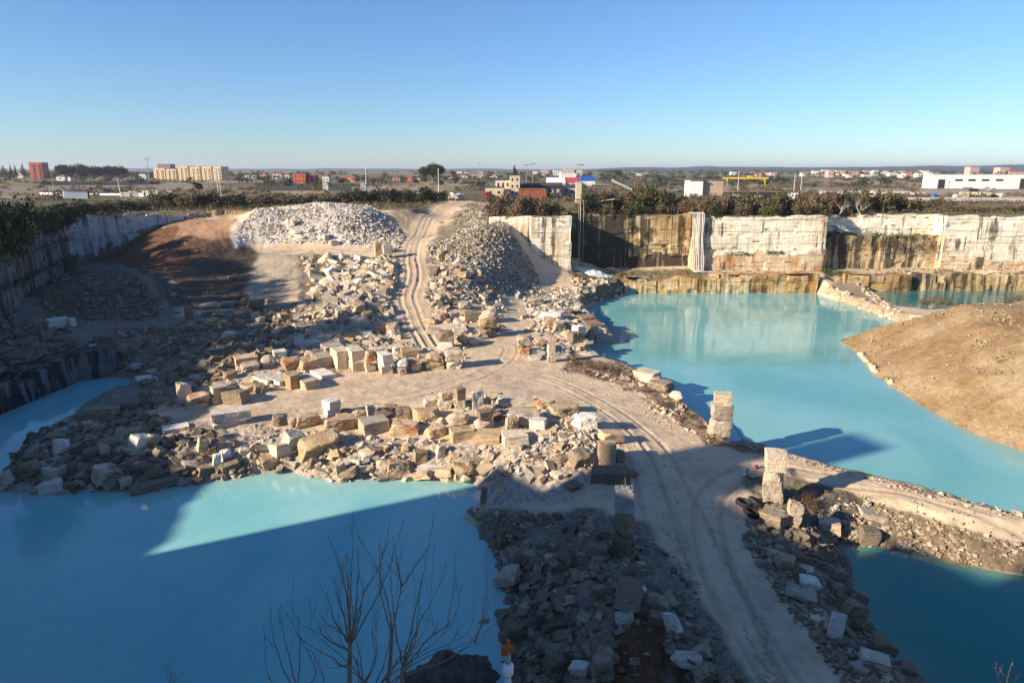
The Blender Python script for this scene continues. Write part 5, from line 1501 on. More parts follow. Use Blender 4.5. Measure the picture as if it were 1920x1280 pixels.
rubble('rubble', [
    ([(0, 900), (60, 820), (170, 765), (260, 770), (450, 830), (480, 892), (330, 915), (120, 925)], 5.0, 0.15, 1.0, 2.8),
    ([(140, 650), (300, 610), (430, 600), (560, 570), (560, 660), (430, 700), (330, 765), (240, 770), (280, 710)], 3.0, 0.2, 1.1, 2.6),
    ([(885, 965), (1100, 965), (1200, 985), (1290, 1090), (1390, 1285), (950, 1285), (935, 1150), (940, 1050)], 15.0, 0.08, 0.75, 3.0),
    ([(1100, 960), (1200, 985), (1260, 1060), (1180, 1060), (1110, 1040)], 6.0, 0.08, 0.5, 2.5),
    ([(1400, 960), (1560, 1000), (1590, 1060), (1600, 1130), (1700, 1285), (1600, 1285), (1490, 1150), (1390, 1010)], 15.0, 0.08, 0.75, 2.6),
    ([(1390, 1010), (1440, 1010), (1570, 1180), (1680, 1290), (1590, 1290), (1480, 1150)], 30.0, 0.07, 0.32, 1.6),
    ([(1220, 1060), (1290, 1090), (1400, 1290), (1330, 1290)], 26.0, 0.06, 0.35, 1.8),
    ([(870, 950), (1060, 965), (1000, 1030), (920, 1010)], 26.0, 0.08, 0.4, 1.8),
    ([(780, 1185), (900, 1180), (905, 1285), (760, 1285)], 16.0, 0.08, 0.5, 2.4),
    ([(200, 600), (420, 640), (400, 700), (260, 690)], 6.0, 0.12, 0.5, 2.0),
], M['rub_shade'], 'shade-darkened grey rubble in the shaded parts of the pit')
rubble('scree', [
    ([(440, 430), (480, 392), (600, 378), (690, 385), (750, 430), (750, 464), (600, 457), (440, 455)], 18.0, 0.13, 0.8, 5.0),
    ([(690, 385), (730, 410), (770, 470), (700, 470), (640, 430)], 5.5, 0.3, 1.3, 2.2),
    ([(565, 482), (740, 488), (750, 560), (720, 600), (600, 570)], 2.4, 0.2, 1.0, 2.6),
], M['rub_white'], 'pale broken scree covering the heap left of the ramp')
rubble('scree', [
    ([(800, 460), (880, 430), (930, 480), (960, 540), (880, 570), (800, 600), (785, 530)], 5.5, 0.2, 1.2, 2.8),
    ([(880, 392), (930, 400), (965, 440), (1010, 515), (1010, 550), (940, 545), (880, 470)], 8.0, 0.2, 0.9, 2.4),
    ([(690, 390), (735, 412), (770, 465), (720, 470), (640, 425)], 2.0, 0.4, 1.2, 1.6),
    ([(868, 392), (905, 384), (945, 405), (905, 455), (850, 450)], 4.5, 0.2, 0.8, 2.4),
], M['rub_mid'], 'grey and tan broken scree on the slope right of the ramp')
rubble('rubble', [
    ([(470, 832), (760, 846), (990, 856), (1060, 830), (1110, 870), (1060, 900), (890, 903), (760, 896), (640, 902), (480, 888), (440, 850)], 0.9, 0.7, 1.6, 1.8),
    ([(560, 560), (760, 560), (760, 640), (700, 650), (540, 650)], 0.6, 0.8, 2.4, 1.8),
    ([(565, 482), (740, 488), (750, 560), (720, 600), (600, 570)], 0.75, 1.1, 3.3, 1.5),
    ([(790, 560), (860, 480), (960, 560), (940, 620), (880, 650), (800, 630)], 0.5, 0.7, 2.0, 1.8),
    ([(970, 570), (1060, 545), (1130, 630), (1100, 655), (990, 670)], 0.6, 0.6, 1.7, 1.8),
    ([(1130, 690), (1200, 700), (1300, 775), (1330, 822), (1300, 815), (1180, 740)], 0.6, 0.4, 1.2, 1.8),
], M['rub_tan'], 'bigger broken stones lying between the quarried blocks')
rubble('rubble', [
    ([(0, 900), (60, 820), (170, 775), (260, 775), (450, 835), (480, 890), (330, 913), (120, 922)], 1.1, 0.7, 1.8, 1.6),
    ([(140, 650), (300, 610), (430, 600), (560, 570), (560, 660), (430, 700), (330, 765), (240, 770), (280, 710)], 0.5, 0.8, 2.0, 1.8),
    ([(900, 1000), (1100, 985), (1290, 1120), (1350, 1285), (955, 1285), (945, 1180), (940, 1060)], 2.2, 0.45, 1.3, 1.7),
    ([(1430, 1010), (1560, 1005), (1595, 1070), (1610, 1150), (1710, 1285), (1640, 1285), (1540, 1160)], 2.2, 0.4, 1.2, 1.7),
], M['rub_shade'], 'bigger broken stones, grey darkened for the shade')
rubble('rubble', [
    ([(1575, 632), (1720, 585), (1800, 562), (1925, 562), (1925, 850), (1760, 780), (1640, 702)], 1.6, 0.12, 0.5, 2.6, mound_z),
    ([(1800, 570), (1925, 600), (1925, 700), (1780, 620)], 1.5, 0.2, 0.6, 2.2, mound_z),
    ([(1870, 780), (1925, 760), (1925, 850), (1880, 832)], 4.0, 0.12, 0.5, 2.0, mound_z),
], M['rub_mound'], 'pebbles and small stones strewn over the tan gravel mound')
rubble('rubble', [
    ([(1538, 545), (1552, 535), (1640, 570), (1700, 603), (1680, 610), (1600, 578)], 2.5, 0.35, 1.3, 1.6),
    ([(1600, 525), (1625, 535), (1650, 560), (1712, 598), (1700, 602), (1630, 560)], 2.0, 0.35, 1.3, 1.6),
    ([(1068, 520), (1180, 530), (1190, 556), (1110, 572), (1085, 560)], 1.6, 0.4, 1.6, 1.8),
], M['rub_tan'], 'broken stone edging the far causeway and the corner of the big pool')
rubble('gravel', [
    ([(1325, 990), (1345, 990), (1420, 1120), (1480, 1290), (1425, 1290), (1380, 1130)], 45.0, 0.04, 0.14, 2.0),
    ([(1230, 960), (1250, 960), (1330, 1130), (1380, 1290), (1330, 1290), (1280, 1100)], 30.0, 0.05, 0.18, 2.0),
    ([(460, 790), (620, 745), (880, 700), (1000, 690), (1150, 760), (1300, 850), (1400, 900), (1390, 1000), (1240, 950), (1180, 860), (1100, 770), (900, 735), (640, 770)], 2.2, 0.05, 0.22, 3.0),
    ([(1050, 690), (1200, 745), (1310, 830), (1290, 835), (1180, 760), (1040, 705)], 9.0, 0.06, 0.25, 2.2),
    ([(1480, 868), (1650, 905), (1930, 972), (1930, 1010), (1640, 930)], 3.0, 0.05, 0.18, 2.6),
], M['rub_tan'], 'loose gravel on and beside the haul road')
rubble('rubble', [
    ([(80, 520), (240, 500), (310, 580), (280, 600), (90, 600)], 3.0, 0.2, 1.1, 3.0),
    ([(0, 600), (130, 600), (140, 700), (0, 720)], 1.6, 0.25, 1.5, 2.4),
    ([(210, 470), (330, 430), (430, 460), (470, 560), (420, 590), (330, 570)], 0.5, 0.2, 0.8, 2.4),
], M['rub_deepshade'], 'shade-darkened rubble on the earth under the left cliff')
rubble('rubble', [
    ([(1560, 1000), (1640, 950), (1930, 1024), (1930, 1080), (1700, 1035), (1600, 1025)], 40.0, 0.10, 0.48, 2.0),
], M['rub_brown'], 'packed stones on the bank between the causeway and the lower pool')
rubble('rubble', [
    ([(800, 748), (920, 738), (1000, 748), (1110, 792), (1060, 802), (960, 818), (830, 806)], 1.3, 0.35, 1.3, 2.0),
    ([(600, 778), (800, 772), (830, 806), (620, 802)], 0.9, 0.25, 0.9, 2.0),
    ([(436, 436), (470, 402), (500, 395), (500, 460), (440, 456)], 8.0, 0.12, 0.5, 3.0),
], M['rub_tan'], 'broken stones filling the heap behind the front row')

# ------------------------------------------------------------------ unseen blocks added on the near rim to cast shade, behind the camera
def sn(s, n):
    a, b = math.sin(SUN_AZ), math.cos(SUN_AZ)
    return (a * s + b * n, b * s - a * n)
M['plaster'] = m_plain('pale_plaster', (0.55, 0.50, 0.42), 0.9, 0.15, 0.4)
M['roof'] = m_plain('brown_roof', (0.22, 0.13, 0.09), 0.9, 0.3, 0.8)
M['pane'] = m_plain('window_glass', (0.03, 0.04, 0.05), 0.15, 0.2, 1.0, 0.6)
def shade_blocks():
    root = empty('shade_block', (*sn(-38, -20), 16.0)); tag(root, 'unseen stepped block and tower added on the near rim to shade the pit', 'building')
    R_ = Matrix.Rotation(math.pi / 2 - SUN_AZ, 4, 'Z')
    for s0, s1, n0, n1, top, nm in ((-41, -30, -49.3, -43.0, 23.0, 'wall'), (-40.5, -30.5, -43.6, -39.0, 36.4, 'tower'), (-47.7, -28.3, -39.4, -35.3, 30.0, 'wall'), (-48, -28, -35.8, -27, 27.4, 'wall'), (-47.9, -28.1, -27.5, -21, 29.4, 'wall'), (-47.8, -28.2, -21.5, 30, 33.0, 'wall')):
        c = sn((s0 + s1) / 2, (n0 + n1) / 2)
        bm = new_bm()
        add_box(bm, (0, 0, (top + 13) / 2), (s1 - s0, n1 - n0, top - 13))
        bmesh.ops.transform(bm, matrix=Matrix.Translation((c[0], c[1], 0)) @ R_, verts=bm.verts)
        bmesh.ops.translate(bm, vec=(-root.location.x, -root.location.y, -16), verts=bm.verts)
        obj_bm(nm, bm, M['plaster'], root)
        bm = new_bm()
        add_box(bm, (0, 0, top + 0.1), (s1 - s0 - 0.4, n1 - n0 - 0.4, 0.25))
        bmesh.ops.transform(bm, matrix=Matrix.Translation((c[0], c[1], 0)) @ R_, verts=bm.verts)
        bmesh.ops.translate(bm, vec=(-root.location.x, -root.location.y, -16), verts=bm.verts)
        obj_bm('roof', bm, M['roof'], root)
shade_blocks()

# ------------------------------------------------------------------ vegetation
def leaf_cloud(blobs, n, size, seed, flat=0.0):
    """leaf-sized quads spread through the volume of several blobs: (centre, radii)"""
    r = np.random.default_rng(seed)
    vol = np.array([b[1][0] * b[1][1] * b[1][2] for b in blobs]) ** 0.8
    pick = r.choice(len(blobs), n, p=vol / vol.sum())
    C = np.array([b[0] for b in blobs], float)[pick]; R = np.array([b[1] for b in blobs], float)[pick]
    d = r.normal(size=(n, 3)); d /= np.linalg.norm(d, axis=1)[:, None]
    rad = r.random(n) ** 0.42
    P = C + d * R * rad[:, None] * (1 + 0.25 * r.normal(size=(n, 1)) * 0.6)
    u = r.normal(size=(n, 3)); u[:, 2] *= 1 - flat; u /= np.linalg.norm(u, axis=1)[:, None]
    v = np.cross(u, r.normal(size=(n, 3))); v /= np.linalg.norm(v, axis=1)[:, None] + 1e-9
    s = size * r.uniform(0.5, 1.3, n)
    u *= s[:, None] * 0.5; v *= s[:, None] * 0.32
    V = np.stack([P - u, P + v * 0.9 - u * 0.1, P + u, P - v * 0.9 + u * 0.1], 1).reshape(-1, 3)
    F = np.arange(n * 4).reshape(-1, 4)
    return V, F

def twigs(bm, p, d, length, rad, depth, rnd, spread=0.5, up=0.15, n=3, kids=(2, 4)):
    pts, rr = [Vector(p)], [rad]
    d = Vector(d).normalized()
    for i in range(3):
        d = (d + Vector((rnd.uniform(-.18, .18), rnd.uniform(-.18, .18), rnd.uniform(-.1, .18) + up * 0.3))).normalized()
        pts.append(pts[-1] + d * length / 3); rr.append(rad * (1 - 0.22 * (i + 1)))
    add_tube(bm, pts, rr, n, cap=False)
    if depth > 0:
        for _ in range(rnd.randint(*kids)):
            k = rnd.randint(1, 3)
            a = (d + Vector((rnd.uniform(-1, 1), rnd.uniform(-1, 1), rnd.uniform(-0.3, 0.7))) * spread).normalized()
            twigs(bm, pts[k], a, length * rnd.uniform(0.55, 0.8), rr[k] * 0.62, depth - 1, rnd, spread, up, n, kids)

def twig_mesh(name, stems, length, rad, depth, m, seed, spread=0.5, up=0.15, lean=0.7, kids=(2, 4)):
    rnd = random.Random(seed)
    bm = new_bm()
    for _ in range(stems):
        twigs(bm, (rnd.uniform(-.2, .2), rnd.uniform(-.2, .2), -0.1), (rnd.uniform(-1, 1) * lean, rnd.uniform(-1, 1) * lean, 1), length, rad, depth, rnd, spread, up, 3, kids)
    me = bpy.data.meshes.new(name); bm.to_mesh(me); bm.free(); me.materials.append(M[m])
    return me

def bush_mesh(name, seed, m, n=700, size=0.3, flat=1.0):
    rnd = random.Random(seed)
    blobs = []
    for _ in range(rnd.randint(6, 9)):
        a = rnd.uniform(0, 6.28); q = rnd.uniform(0.1, 0.85)
        h = rnd.uniform(0.2, 0.75)
        blobs.append(((q * math.cos(a) * 0.8, q * math.sin(a) * 0.8, h * flat), (rnd.uniform(0.22, 0.48), rnd.uniform(0.22, 0.48), rnd.uniform(0.18, 0.34))))
    V, F = leaf_cloud(blobs, n, size, seed)
    V[:, 2] = np.abs(V[:, 2])
    me_o = mesh_np(name, V, F, M[m])
    me = me_o.data
    bpy.data.objects.remove(me_o)
    return me
BUSH = {m: [bush_mesh('foliage', 40 + k * 7 + i * 100, m, 950, 0.15) for k in range(3)] for i, m in enumerate(('leafdark', 'leafgreen', 'leafbrown', 'leafolive'))}
STEM = [twig_mesh('stem', 5, 0.55, 0.02, 1, 'wood', 300 + k) for k in range(2)]
BNAME = {'leafdark': 'dark green bush', 'leafgreen': 'green bush', 'leafbrown': 'red-brown bush', 'leafolive': 'olive brown bush'}
def bush(x, y, z, w, h, m, label, group=None, seed=0):
    root = empty('bush', (x, y, z)); root.rotation_euler.z = (seed * 1.7) % 6.28
    tag(root, label, 'bush', group)
    o = bpy.data.objects.new('foliage', BUSH[m][seed % 3]); COL.objects.link(o); o.parent = root; o.scale = (w / 2, w / 2, h)
    s = bpy.data.objects.new('stem', STEM[seed % 2]); COL.objects.link(s); s.parent = root; s.scale = (w / 3, w / 3, h * 0.9)
    return root

def bush_row(items, where, group):
    """items: (px, forward distance, z foot, width m, height m, material); labels count along the row per kind"""
    items = sorted(items, key=lambda t: t[0])
    by = {}
    for t in items: by.setdefault(t[5], []).append(t)
    for m, ts in by.items():
        for i, (px, d, z, w, h, _) in enumerate(ts):
            x = at_y(px, 400, d)[0]
            zz = ground(x, d) if z is None else z
            lab = f'{BNAME[m]} {where}' + (f', {ORD[i]} from left' if len(ts) > 1 else '')
            bush(x, d, zz - 0.2, w, h, m, lab, group, seed=int(px) + i)

rv = random.Random(5)
G, D_, B, O = 'leafgreen', 'leafdark', 'leafbrown', 'leafolive'
bush_row([(15, 84, 15.6, 8, 7.5, D_), (-30, 80, 15.6, 9, 9, D_),  (50, 96, 15.6, 8, 6.2, D_), (80, 110, 15.6, 8, 5.2, D_), (110, 124, 15.6, 9, 4.8, D_), (128, 140, 15.6, 9, 4.2, D_),
           (160, 158, 15.6, 9, 3.8, D_), (200, 166, 15.6, 9, 3.8, D_), (240, 172, 15.6, 9, 3.6, D_), (270, 176, 15.6, 8, 3.4, O)], 'on the shaded left cliff top', 'bushes on the left cliff top')
bush_row([(300, 188, None, 10, 4.6, O), (330, 190, None, 9, 4.6, G), (355, 186, None, 10, 4.1, O), (385, 187, None, 9, 4.6, D_), (410, 190, None, 10, 4.9, O), (440, 188, None, 10, 4.3, D_),
          (470, 196, None, 10, 3.5, O), (505, 198, None, 11, 3.8, B)], 'above the low ochre face', 'bushes above the low ochre face')
bush_row([(545, 206, None, 11, 3.2, O), (580, 208, None, 11, 3.5, B), (615, 208, None, 11, 3.5, O), (650, 209, None, 10, 4.3, G), (680, 210, None, 11, 4.9, D_), (712, 211, None, 11, 4.9, G), (745, 212, None, 11, 4.9, D_),
          (775, 213, None, 11, 4.6, G), (803, 214, None, 10, 5.1, D_), (828, 215, None, 9, 4.3, G)], 'in the hedge behind the scree heap', 'bushes of the hedge behind the scree')
bush_row([(930, 160, 15.8, 6, 4.9, B), (950, 157, 15.8, 7, 5.6, B), (975, 156, 15.8, 7, 5.4, B), (1000, 157, 15.8, 7, 5.1, B), (1025, 156, 15.8, 6, 4.6, B), (1042, 158, 15.8, 5, 3.9, O)],
         'on top of the white corner', 'bushes on the white corner')
bush_row([(1105, 164, 15.9, 6, 5.6, D_), (1128, 165, 15.9, 7, 5.9, B), (1150, 168, 15.9, 8, 6.3, O), (1175, 165, 15.9, 8, 5.6, B), (1200, 172, 15.9, 9, 7.3, O), (1228, 170, 15.9, 9, 8.1, G), (1255, 166, 15.9, 8, 6.1, D_),
          (1280, 164, 15.9, 7, 5.1, O)], 'above the stained recess', 'bushes above the recess')
bush_row([(1092, 161.5, 15.9, 5, 3.4, O), (1140, 161.5, 15.8, 6, 3.2, O), (1190, 161.3, 15.8, 6, 3.4, G), (1240, 161.5, 15.8, 6, 3.2, B), (1290, 161, 15.8, 6, 3.7, B)], 'at the brink of the stained recess', 'bushes at the brink of the recess')
bush_row([(1335, 158, 15.9, 7, 5.1, B), (1360, 160, 15.9, 7, 4.9, B), (1385, 160, 15.9, 8, 5.1, O), (1412, 162, 15.9, 8, 5.1, O), (1440, 160, 15.9, 8, 4.9, O), (1466, 161, 15.9, 8, 5.4, G), (1492, 162, 15.9, 8, 5.1, O),
          (1518, 161, 15.9, 8, 5.6, B), (1545, 163, 15.9, 8, 5.4, B)], 'above the bright white cliff', 'bushes above the white cliff')
bush_row([(1345, 156, 15.9, 5, 2.9, D_), (1398, 156.2, 15.9, 6, 2.9, B), (1450, 156.2, 15.9, 6, 2.9, G), (1500, 156, 15.9, 6, 3.2, O), (1548, 156.5, 15.8, 5, 3.2, G)], 'at the brink of the white cliff', 'bushes at the brink of the white cliff')
bush_row([(1572, 164, 15.6, 7, 6.1, O), (1598, 166, 15.8, 8, 6.1, O), (1625, 168, 15.8, 9, 6.1, O), (1655, 168, 15.8, 9, 5.6, O), (1685, 172, 15.8, 9, 5.1, O), (1590, 162.5, 14.6, 6, 2.9, B), (1620, 162.8, 14.8, 6, 2.4, O),
          (1720, 176, 15.8, 9, 3.7, O), (1760, 180, 15.8, 10, 3.2, B)], 'above the ivy-covered ledge', 'bushes above the ivy ledge')
bush_row([(1800, 172, 15.7, 9, 1.8, O), (1840, 170, 15.7, 9, 1.6, B), (1885, 172, 15.7, 10, 1.8, O), (1930, 170, 15.7, 9, 2.0, D_)], 'on the earth bank behind the cream cliff', 'bushes on the earth bank')

# dead brown shrubs along the bank of the big pool and elsewhere
SHRUB = [twig_mesh('stem', 14, 0.45, 0.014, 2, 'browntwig', 400 + k, 0.6, 0.1, 0.8, (2, 3)) for k in range(3)]
SHLEAF = [bush_mesh('foliage', 900 + k, 'leafbrown', 420, 0.11) for k in range(3)]
def shrub(px, py, w, h, label, group, seed, leaf=True, dz=0.0, zz=None, xy=None):
    x, y, z = hit(px, py) if xy is None else (*xy, zz)
    root = empty('dead_shrub', (x, y, z + dz)); root.rotation_euler.z = seed * 1.3
    tag(root, label, 'shrub', group)
    s = bpy.data.objects.new('stem', SHRUB[seed % 3]); COL.objects.link(s); s.parent = root; s.scale = (w, w, h)
    if leaf:
        o = bpy.data.objects.new('foliage', SHLEAF[seed % 3]); COL.objects.link(o); o.parent = root; o.scale = (w * 0.5, w * 0.5, h * 0.85)
g = 'dead shrubs along the bank of the big pool'
for i, (px, py, w, h, lab) in enumerate([
        (1080, 683, 1.8, 1.0, 'low brown shrub beside the slender cream pillar'), (1105, 690, 2.2, 1.4, 'brown dead shrub at the upper end of the scrubby bank'), (1130, 695, 2.4, 1.6, 'reddish brown shrub in the row above the water'),
        (1155, 702, 2.4, 1.7, 'tallest pinkish brown shrub of the scrubby bank'), (1180, 712, 2.2, 1.5, 'dark brown shrub just above the weathered blocks'), (1215, 738, 2.0, 1.1, 'brown shrub on the road side of the weathered blocks'),
        (1248, 762, 2.0, 1.2, 'reddish shrub between road and mossy brown block'), (1285, 785, 1.8, 1.0, 'brown shrub below the pale rounded boulder'), (1312, 805, 1.5, 0.8, 'small brown shrub left of the free-standing pillar')]):
    shrub(px, py, w, h, lab, g, i)
shrub(1503, 945, 2.6, 2.2, 'leafless twiggy bush right of the leaning sunlit pillar', None, 10, leaf=False)
shrub(1520, 950, 1.8, 1.2, 'low brown shrub right of the leafless twiggy bush', None, 11)
shrub(0, 0, 3.6, 2.4, 'pinkish brown shrub on the recess floor by the white heap', None, 12, xy=(24.5, 151.5), zz=2.9)
shrub(0, 0, 4.0, 1.6, 'reddish shrub among the boulders left of the ramp', None, 13, xy=hit(664, 568)[:2], zz=hit(664, 568)[2])
g = 'dry bushes at the edge of the green pool'
shrub(0, 0, 5.5, 2.2, 'dry brown bush at the near edge of the green pool', g, 14, xy=at_z(1765, 568, 0.4), zz=0.3)
shrub(0, 0, 4.5, 1.8, 'second dry brown bush close behind the gravel mound', g, 15, xy=at_z(1735, 570, 0.4), zz=0.3)
shrub(0, 0, 6.0, 2.0, 'dark dry bush showing over the crest of the gravel mound', g, 16, xy=at_z(1895, 566, 0.4), zz=0.4)

# ------------------------------------------------------------------ ivy and undergrowth
def ivy(name, pts, label, n, size, m, seed, cat='ivy', kind=None):
    """pts: (x, y, z, rx, ry, rz) blobs"""
    V, F = leaf_cloud([((p[0], p[1], p[2]), (p[3], p[4], p[5])) for p in pts], n, size, seed)
    o = mesh_np(name, V, F, M[m])
    if kind: tag(o, label, cat, None, kind)
    else: tag(o, label, cat)
    return o
rv = random.Random(9)
ivy('ivy', [(71 + i * 2.0, 158.3 + rv.uniform(-.4, .6), 11.0 + (0.9 if i < 4 else 0.2) + rv.uniform(-.3, .5), 1.5, 1.2, rv.uniform(0.5, 1.1)) for i in range(13)], 'green ivy growing along the ledge between the two right-hand cliff steps', 2600, 0.34, 'ivy', 1)
ivy('creeper', [(71 + i * 1.5, 157.0, 10.2 - rv.uniform(0, 1.6), 1.2, 0.35, rv.uniform(0.8, 1.6)) for i in range(18)], 'brown dry creeper hanging below the ivy ledge', 2200, 0.3, 'leafbrown', 2, 'creeper')
ivy('creeper', [(29 + rv.uniform(-2, 4), 158.3, 8 + i * 0.9, 0.9, 0.4, 0.9) for i in range(7)], 'olive creeper hanging down the streaked cliff right of the dark recess', 900, 0.3, 'leafolive', 3, 'creeper')
ivy('ivy', [(48.5 + i * 1.1, 153.4, 7.9, 0.8, 0.4, 0.35) for i in range(5)], 'small green tuft on the middle ledge of the white cliff, left one', 260, 0.28, 'ivy', 4)
ivy('ivy', [(57.5 + i * 1.0, 153.4, 8.0, 0.8, 0.4, 0.4) for i in range(4)], 'small green tuft on the middle ledge of the white cliff, right one', 240, 0.28, 'ivy', 5)
ivy('creeper', [(-2.5 + i * 1.1, 151.6, 14.6 - rv.uniform(0, 3), 0.8, 0.4, 1.2) for i in range(8)], 'dry brown creeper draped over the left half of the white corner', 800, 0.28, 'leafbrown', 6, 'creeper')
ivy('ivy', [(70.5 + rv.uniform(0, 5), 150.5 + rv.uniform(0, 3), 3.9, 1.4, 1.2, 0.6) for i in range(6)], 'dark ivy patch in the corner right of the white cliff foot', 700, 0.3, 'ivy', 7)

def undergrowth(name, polys, label, per_m2, size, m, seed, hmax=0.7):
    Vs, Fs, off = [], [], 0
    for poly in polys:
        p = np.array(poly, float)
        r = np.random.default_rng(seed); seed += 1
        A = (p[:, 0].max() - p[:, 0].min()) * (p[:, 1].max() - p[:, 1].min())
        n = int(A * per_m2)
        x, y = r.uniform(p[:, 0].min(), p[:, 0].max(), n), r.uniform(p[:, 1].min(), p[:, 1].max(), n)
        k = (poly_sdf(x, y, poly) < 0) & (r.random(n) < 0.35 + 0.65 * (fbm(x * 0.25, y * 0.25, seed, 3) > -0.05))
        x, y = x[k], y[k]; n = len(x)
        if not n: continue
        z = H(x, y) + r.random(n) ** 1.5 * hmax * (0.5 + 0.8 * vnoise(x * 0.3, y * 0.3, seed))
        u = r.normal(size=(n, 3)); u[:, 2] += 0.6; u /= np.linalg.norm(u, axis=1)[:, None]
        v = np.cross(u, r.normal(size=(n, 3))); v /= np.linalg.norm(v, axis=1)[:, None] + 1e-9
        s = size * r.uniform(0.5, 1.4, n)
        u *= s[:, None] * 0.6; v *= s[:, None] * 0.3
        P = np.c_[x, y, z]
        V = np.stack([P - u, P + v, P + u, P - v], 1).reshape(-1, 3)
        Vs.append(V); Fs.append(off + np.arange(n * 4).reshape(-1, 4)); off += n * 4
    o = mesh_np(name, np.concatenate(Vs), np.concatenate(Fs), M[m])
    return tag(o, label, 'undergrowth', None, 'stuff')
def W2(*p): return [tuple(map(float, q)) for q in p]
undergrowth('undergrowth', [W2((-100, 152), (-86, 168), (-60, 177), (-25, 180), (-25, 215), (-120, 215), (-150, 152)), W2((-6, 153), (13, 152), (13, 160), (42, 160), (70, 157), (70, 163), (98, 163), (170, 158), (175, 176), (-3, 178)),
                            W2((-75, 75), (-90, 107), (-106, 150), (-125, 150), (-110, 90))],
            'olive brown undergrowth along the rims of the pit', 3.2, 0.5, 'leafolive', 60, 0.9)
undergrowth('undergrowth', [W2((-25, 206), (-80, 206), (-130, 215), (-140, 240), (40, 240), (20, 212)), W2((100, 178), (220, 180), (220, 232), (60, 232), (40, 190))],
            'brown dry scrub on the flat land behind the pit', 1.2, 0.5, 'leafbrown', 70, 0.7)
undergrowth('undergrowth', [W2((13, 150), (27, 150), (30, 158), (13, 158)), W2((15, 144), (26, 143), (26, 150), (14, 150)), W2((27, 147.5), (66, 147.3), (66, 152.5), (27, 157)), W2((71, 150), (150, 150), (150, 156), (71, 157))],
            'low weeds on the stone ledges at the foot of the far cliffs', 4.0, 0.32, 'leafolive', 80, 0.45)
undergrowth('undergrowth', [[hit(*p)[:2] for p in ((1070, 665), (1200, 692), (1300, 775), (1340, 822), (1330, 828), (1190, 745), (1060, 688))], [hit(*p)[:2] for p in ((1340, 826), (1470, 852), (1660, 900), (1900, 965), (1900, 974), (1660, 910), (1470, 860))]],
            'brown weeds along the roadside bank of the big pool', 9.0, 0.22, 'leafbrown', 90, 0.35)
undergrowth('undergrowth', [[hit(*p)[:2] for p in ((878, 382), (930, 396), (975, 450), (920, 440), (880, 420), (850, 420))]],
            'olive weeds on the upper edge of the slope right of the ramp', 2.5, 0.4, 'leafolive', 98, 0.6)
undergrowth('undergrowth', [[hit(*p)[:2] for p in ((1470, 925), (1600, 925), (1660, 950), (1560, 1010), (1480, 1010))], [hit(*p)[:2] for p in ((1560, 912), (1930, 1005), (1930, 1030), (1640, 950))]],
            'thin brown weeds on the causeway bank above the lower pool', 8.0, 0.2, 'leafbrown', 95, 0.4)

for k, (zz, off, n) in enumerate(((3.5, 2.2, 900), (7.9, 1.2, 1100), (11.7, 0.5, 1100))):
    L = [(-60, 50), (-68, 75), (-82, 107), (-98, 151)]
    bl = []
    for p, q in zip(L[:-1], L[1:]):
        p, q = Vector(p), Vector(q); t = (q - p).normalized(); nr_ = Vector((t.y, -t.x))
        for i in range(int((q - p).length / 1.6)):
            if rv.random() < 0.3: continue
            c = p + t * (i * 1.6) + nr_ * (off + 0.2)
            bl.append((c.x, c.y, zz + rv.uniform(-0.5, 0.1), 1.0, 1.0, rv.uniform(0.25, 0.9)))
    ivy('creeper', bl, 'dark creeper trailing along the ' + ('lowest', 'middle', 'highest')[k] + ' ledge of the shaded left cliff', n, 0.4, 'leafdark', 20 + k, 'creeper')

# ------------------------------------------------------------------ bare shoots in the foreground
def at_depth(px, py, zc):
    d = ray(px, py)
    return tuple(np.array((0, 0, CZ)) + d * zc)
def shoots(label, zc, trunk, lines, seed, base_r=0.06):
    rnd = random.Random(seed)
    b = at_depth(*trunk[0], zc)
    foot = Vector((b[0] + rnd.uniform(-.1, .1), b[1] - 0.4, b[2] - 3.5))
    root = empty('bare_sapling', foot); tag(root, label, 'sapling', 'bare saplings in front of the left pool')
    bm = new_bm()
    tp = [foot] + [Vector(at_depth(*p, zc)) for p in trunk]
    tp = [p - foot for p in tp]
    n = len(tp)
    add_tube(bm, tp, [base_r * (1.15 - 0.4 * i / n) for i in range(n)], 7)
    obj_bm('trunk', bm, M['twig'], root, True)
    for L in lines:
        bm = new_bm()
        z0 = zc; dz = rnd.uniform(-0.9, 0.9)
        pts = [Vector(at_depth(px, py, zc + dz * i / max(1, len(L) - 1))) - foot for i, (px, py) in enumerate(L)]
        pts = [Vector(p) for p in smooth_pts([tuple(p) for p in pts], 5)]
        k = len(pts)
        r0 = base_r * 0.42
        rr = [max(0.0045, r0 * (1 - i / (k - 1)) ** 0.9) for i in range(k)]
        # small kinks at the buds
        pts = [p + Vector((rnd.uniform(-1, 1), rnd.uniform(-1, 1), 0)) * 0.012 for p in pts]
        add_tube(bm, pts, rr, 5)
        for i in range(2, k - 1):
            if rnd.random() < 0.75:
                t = (pts[i] - pts[i - 1]).normalized()
                sd = (t + Vector((rnd.uniform(-1, 1), rnd.uniform(-.6, .6), rnd.uniform(-0.1, 0.6))) * 0.8).normalized()
                ln = rnd.choice((0.04, 0.06, 0.08, 0.35)) * rnd.uniform(0.7, 1.4)
                add_tube(bm, [pts[i], pts[i] + sd * ln * 0.6, pts[i] + sd * ln + Vector((0, 0, ln * 0.2))], [rr[i] * 0.5, 0.005, 0.003], 4)
        obj_bm('branch', bm, M['twig'], root, True)
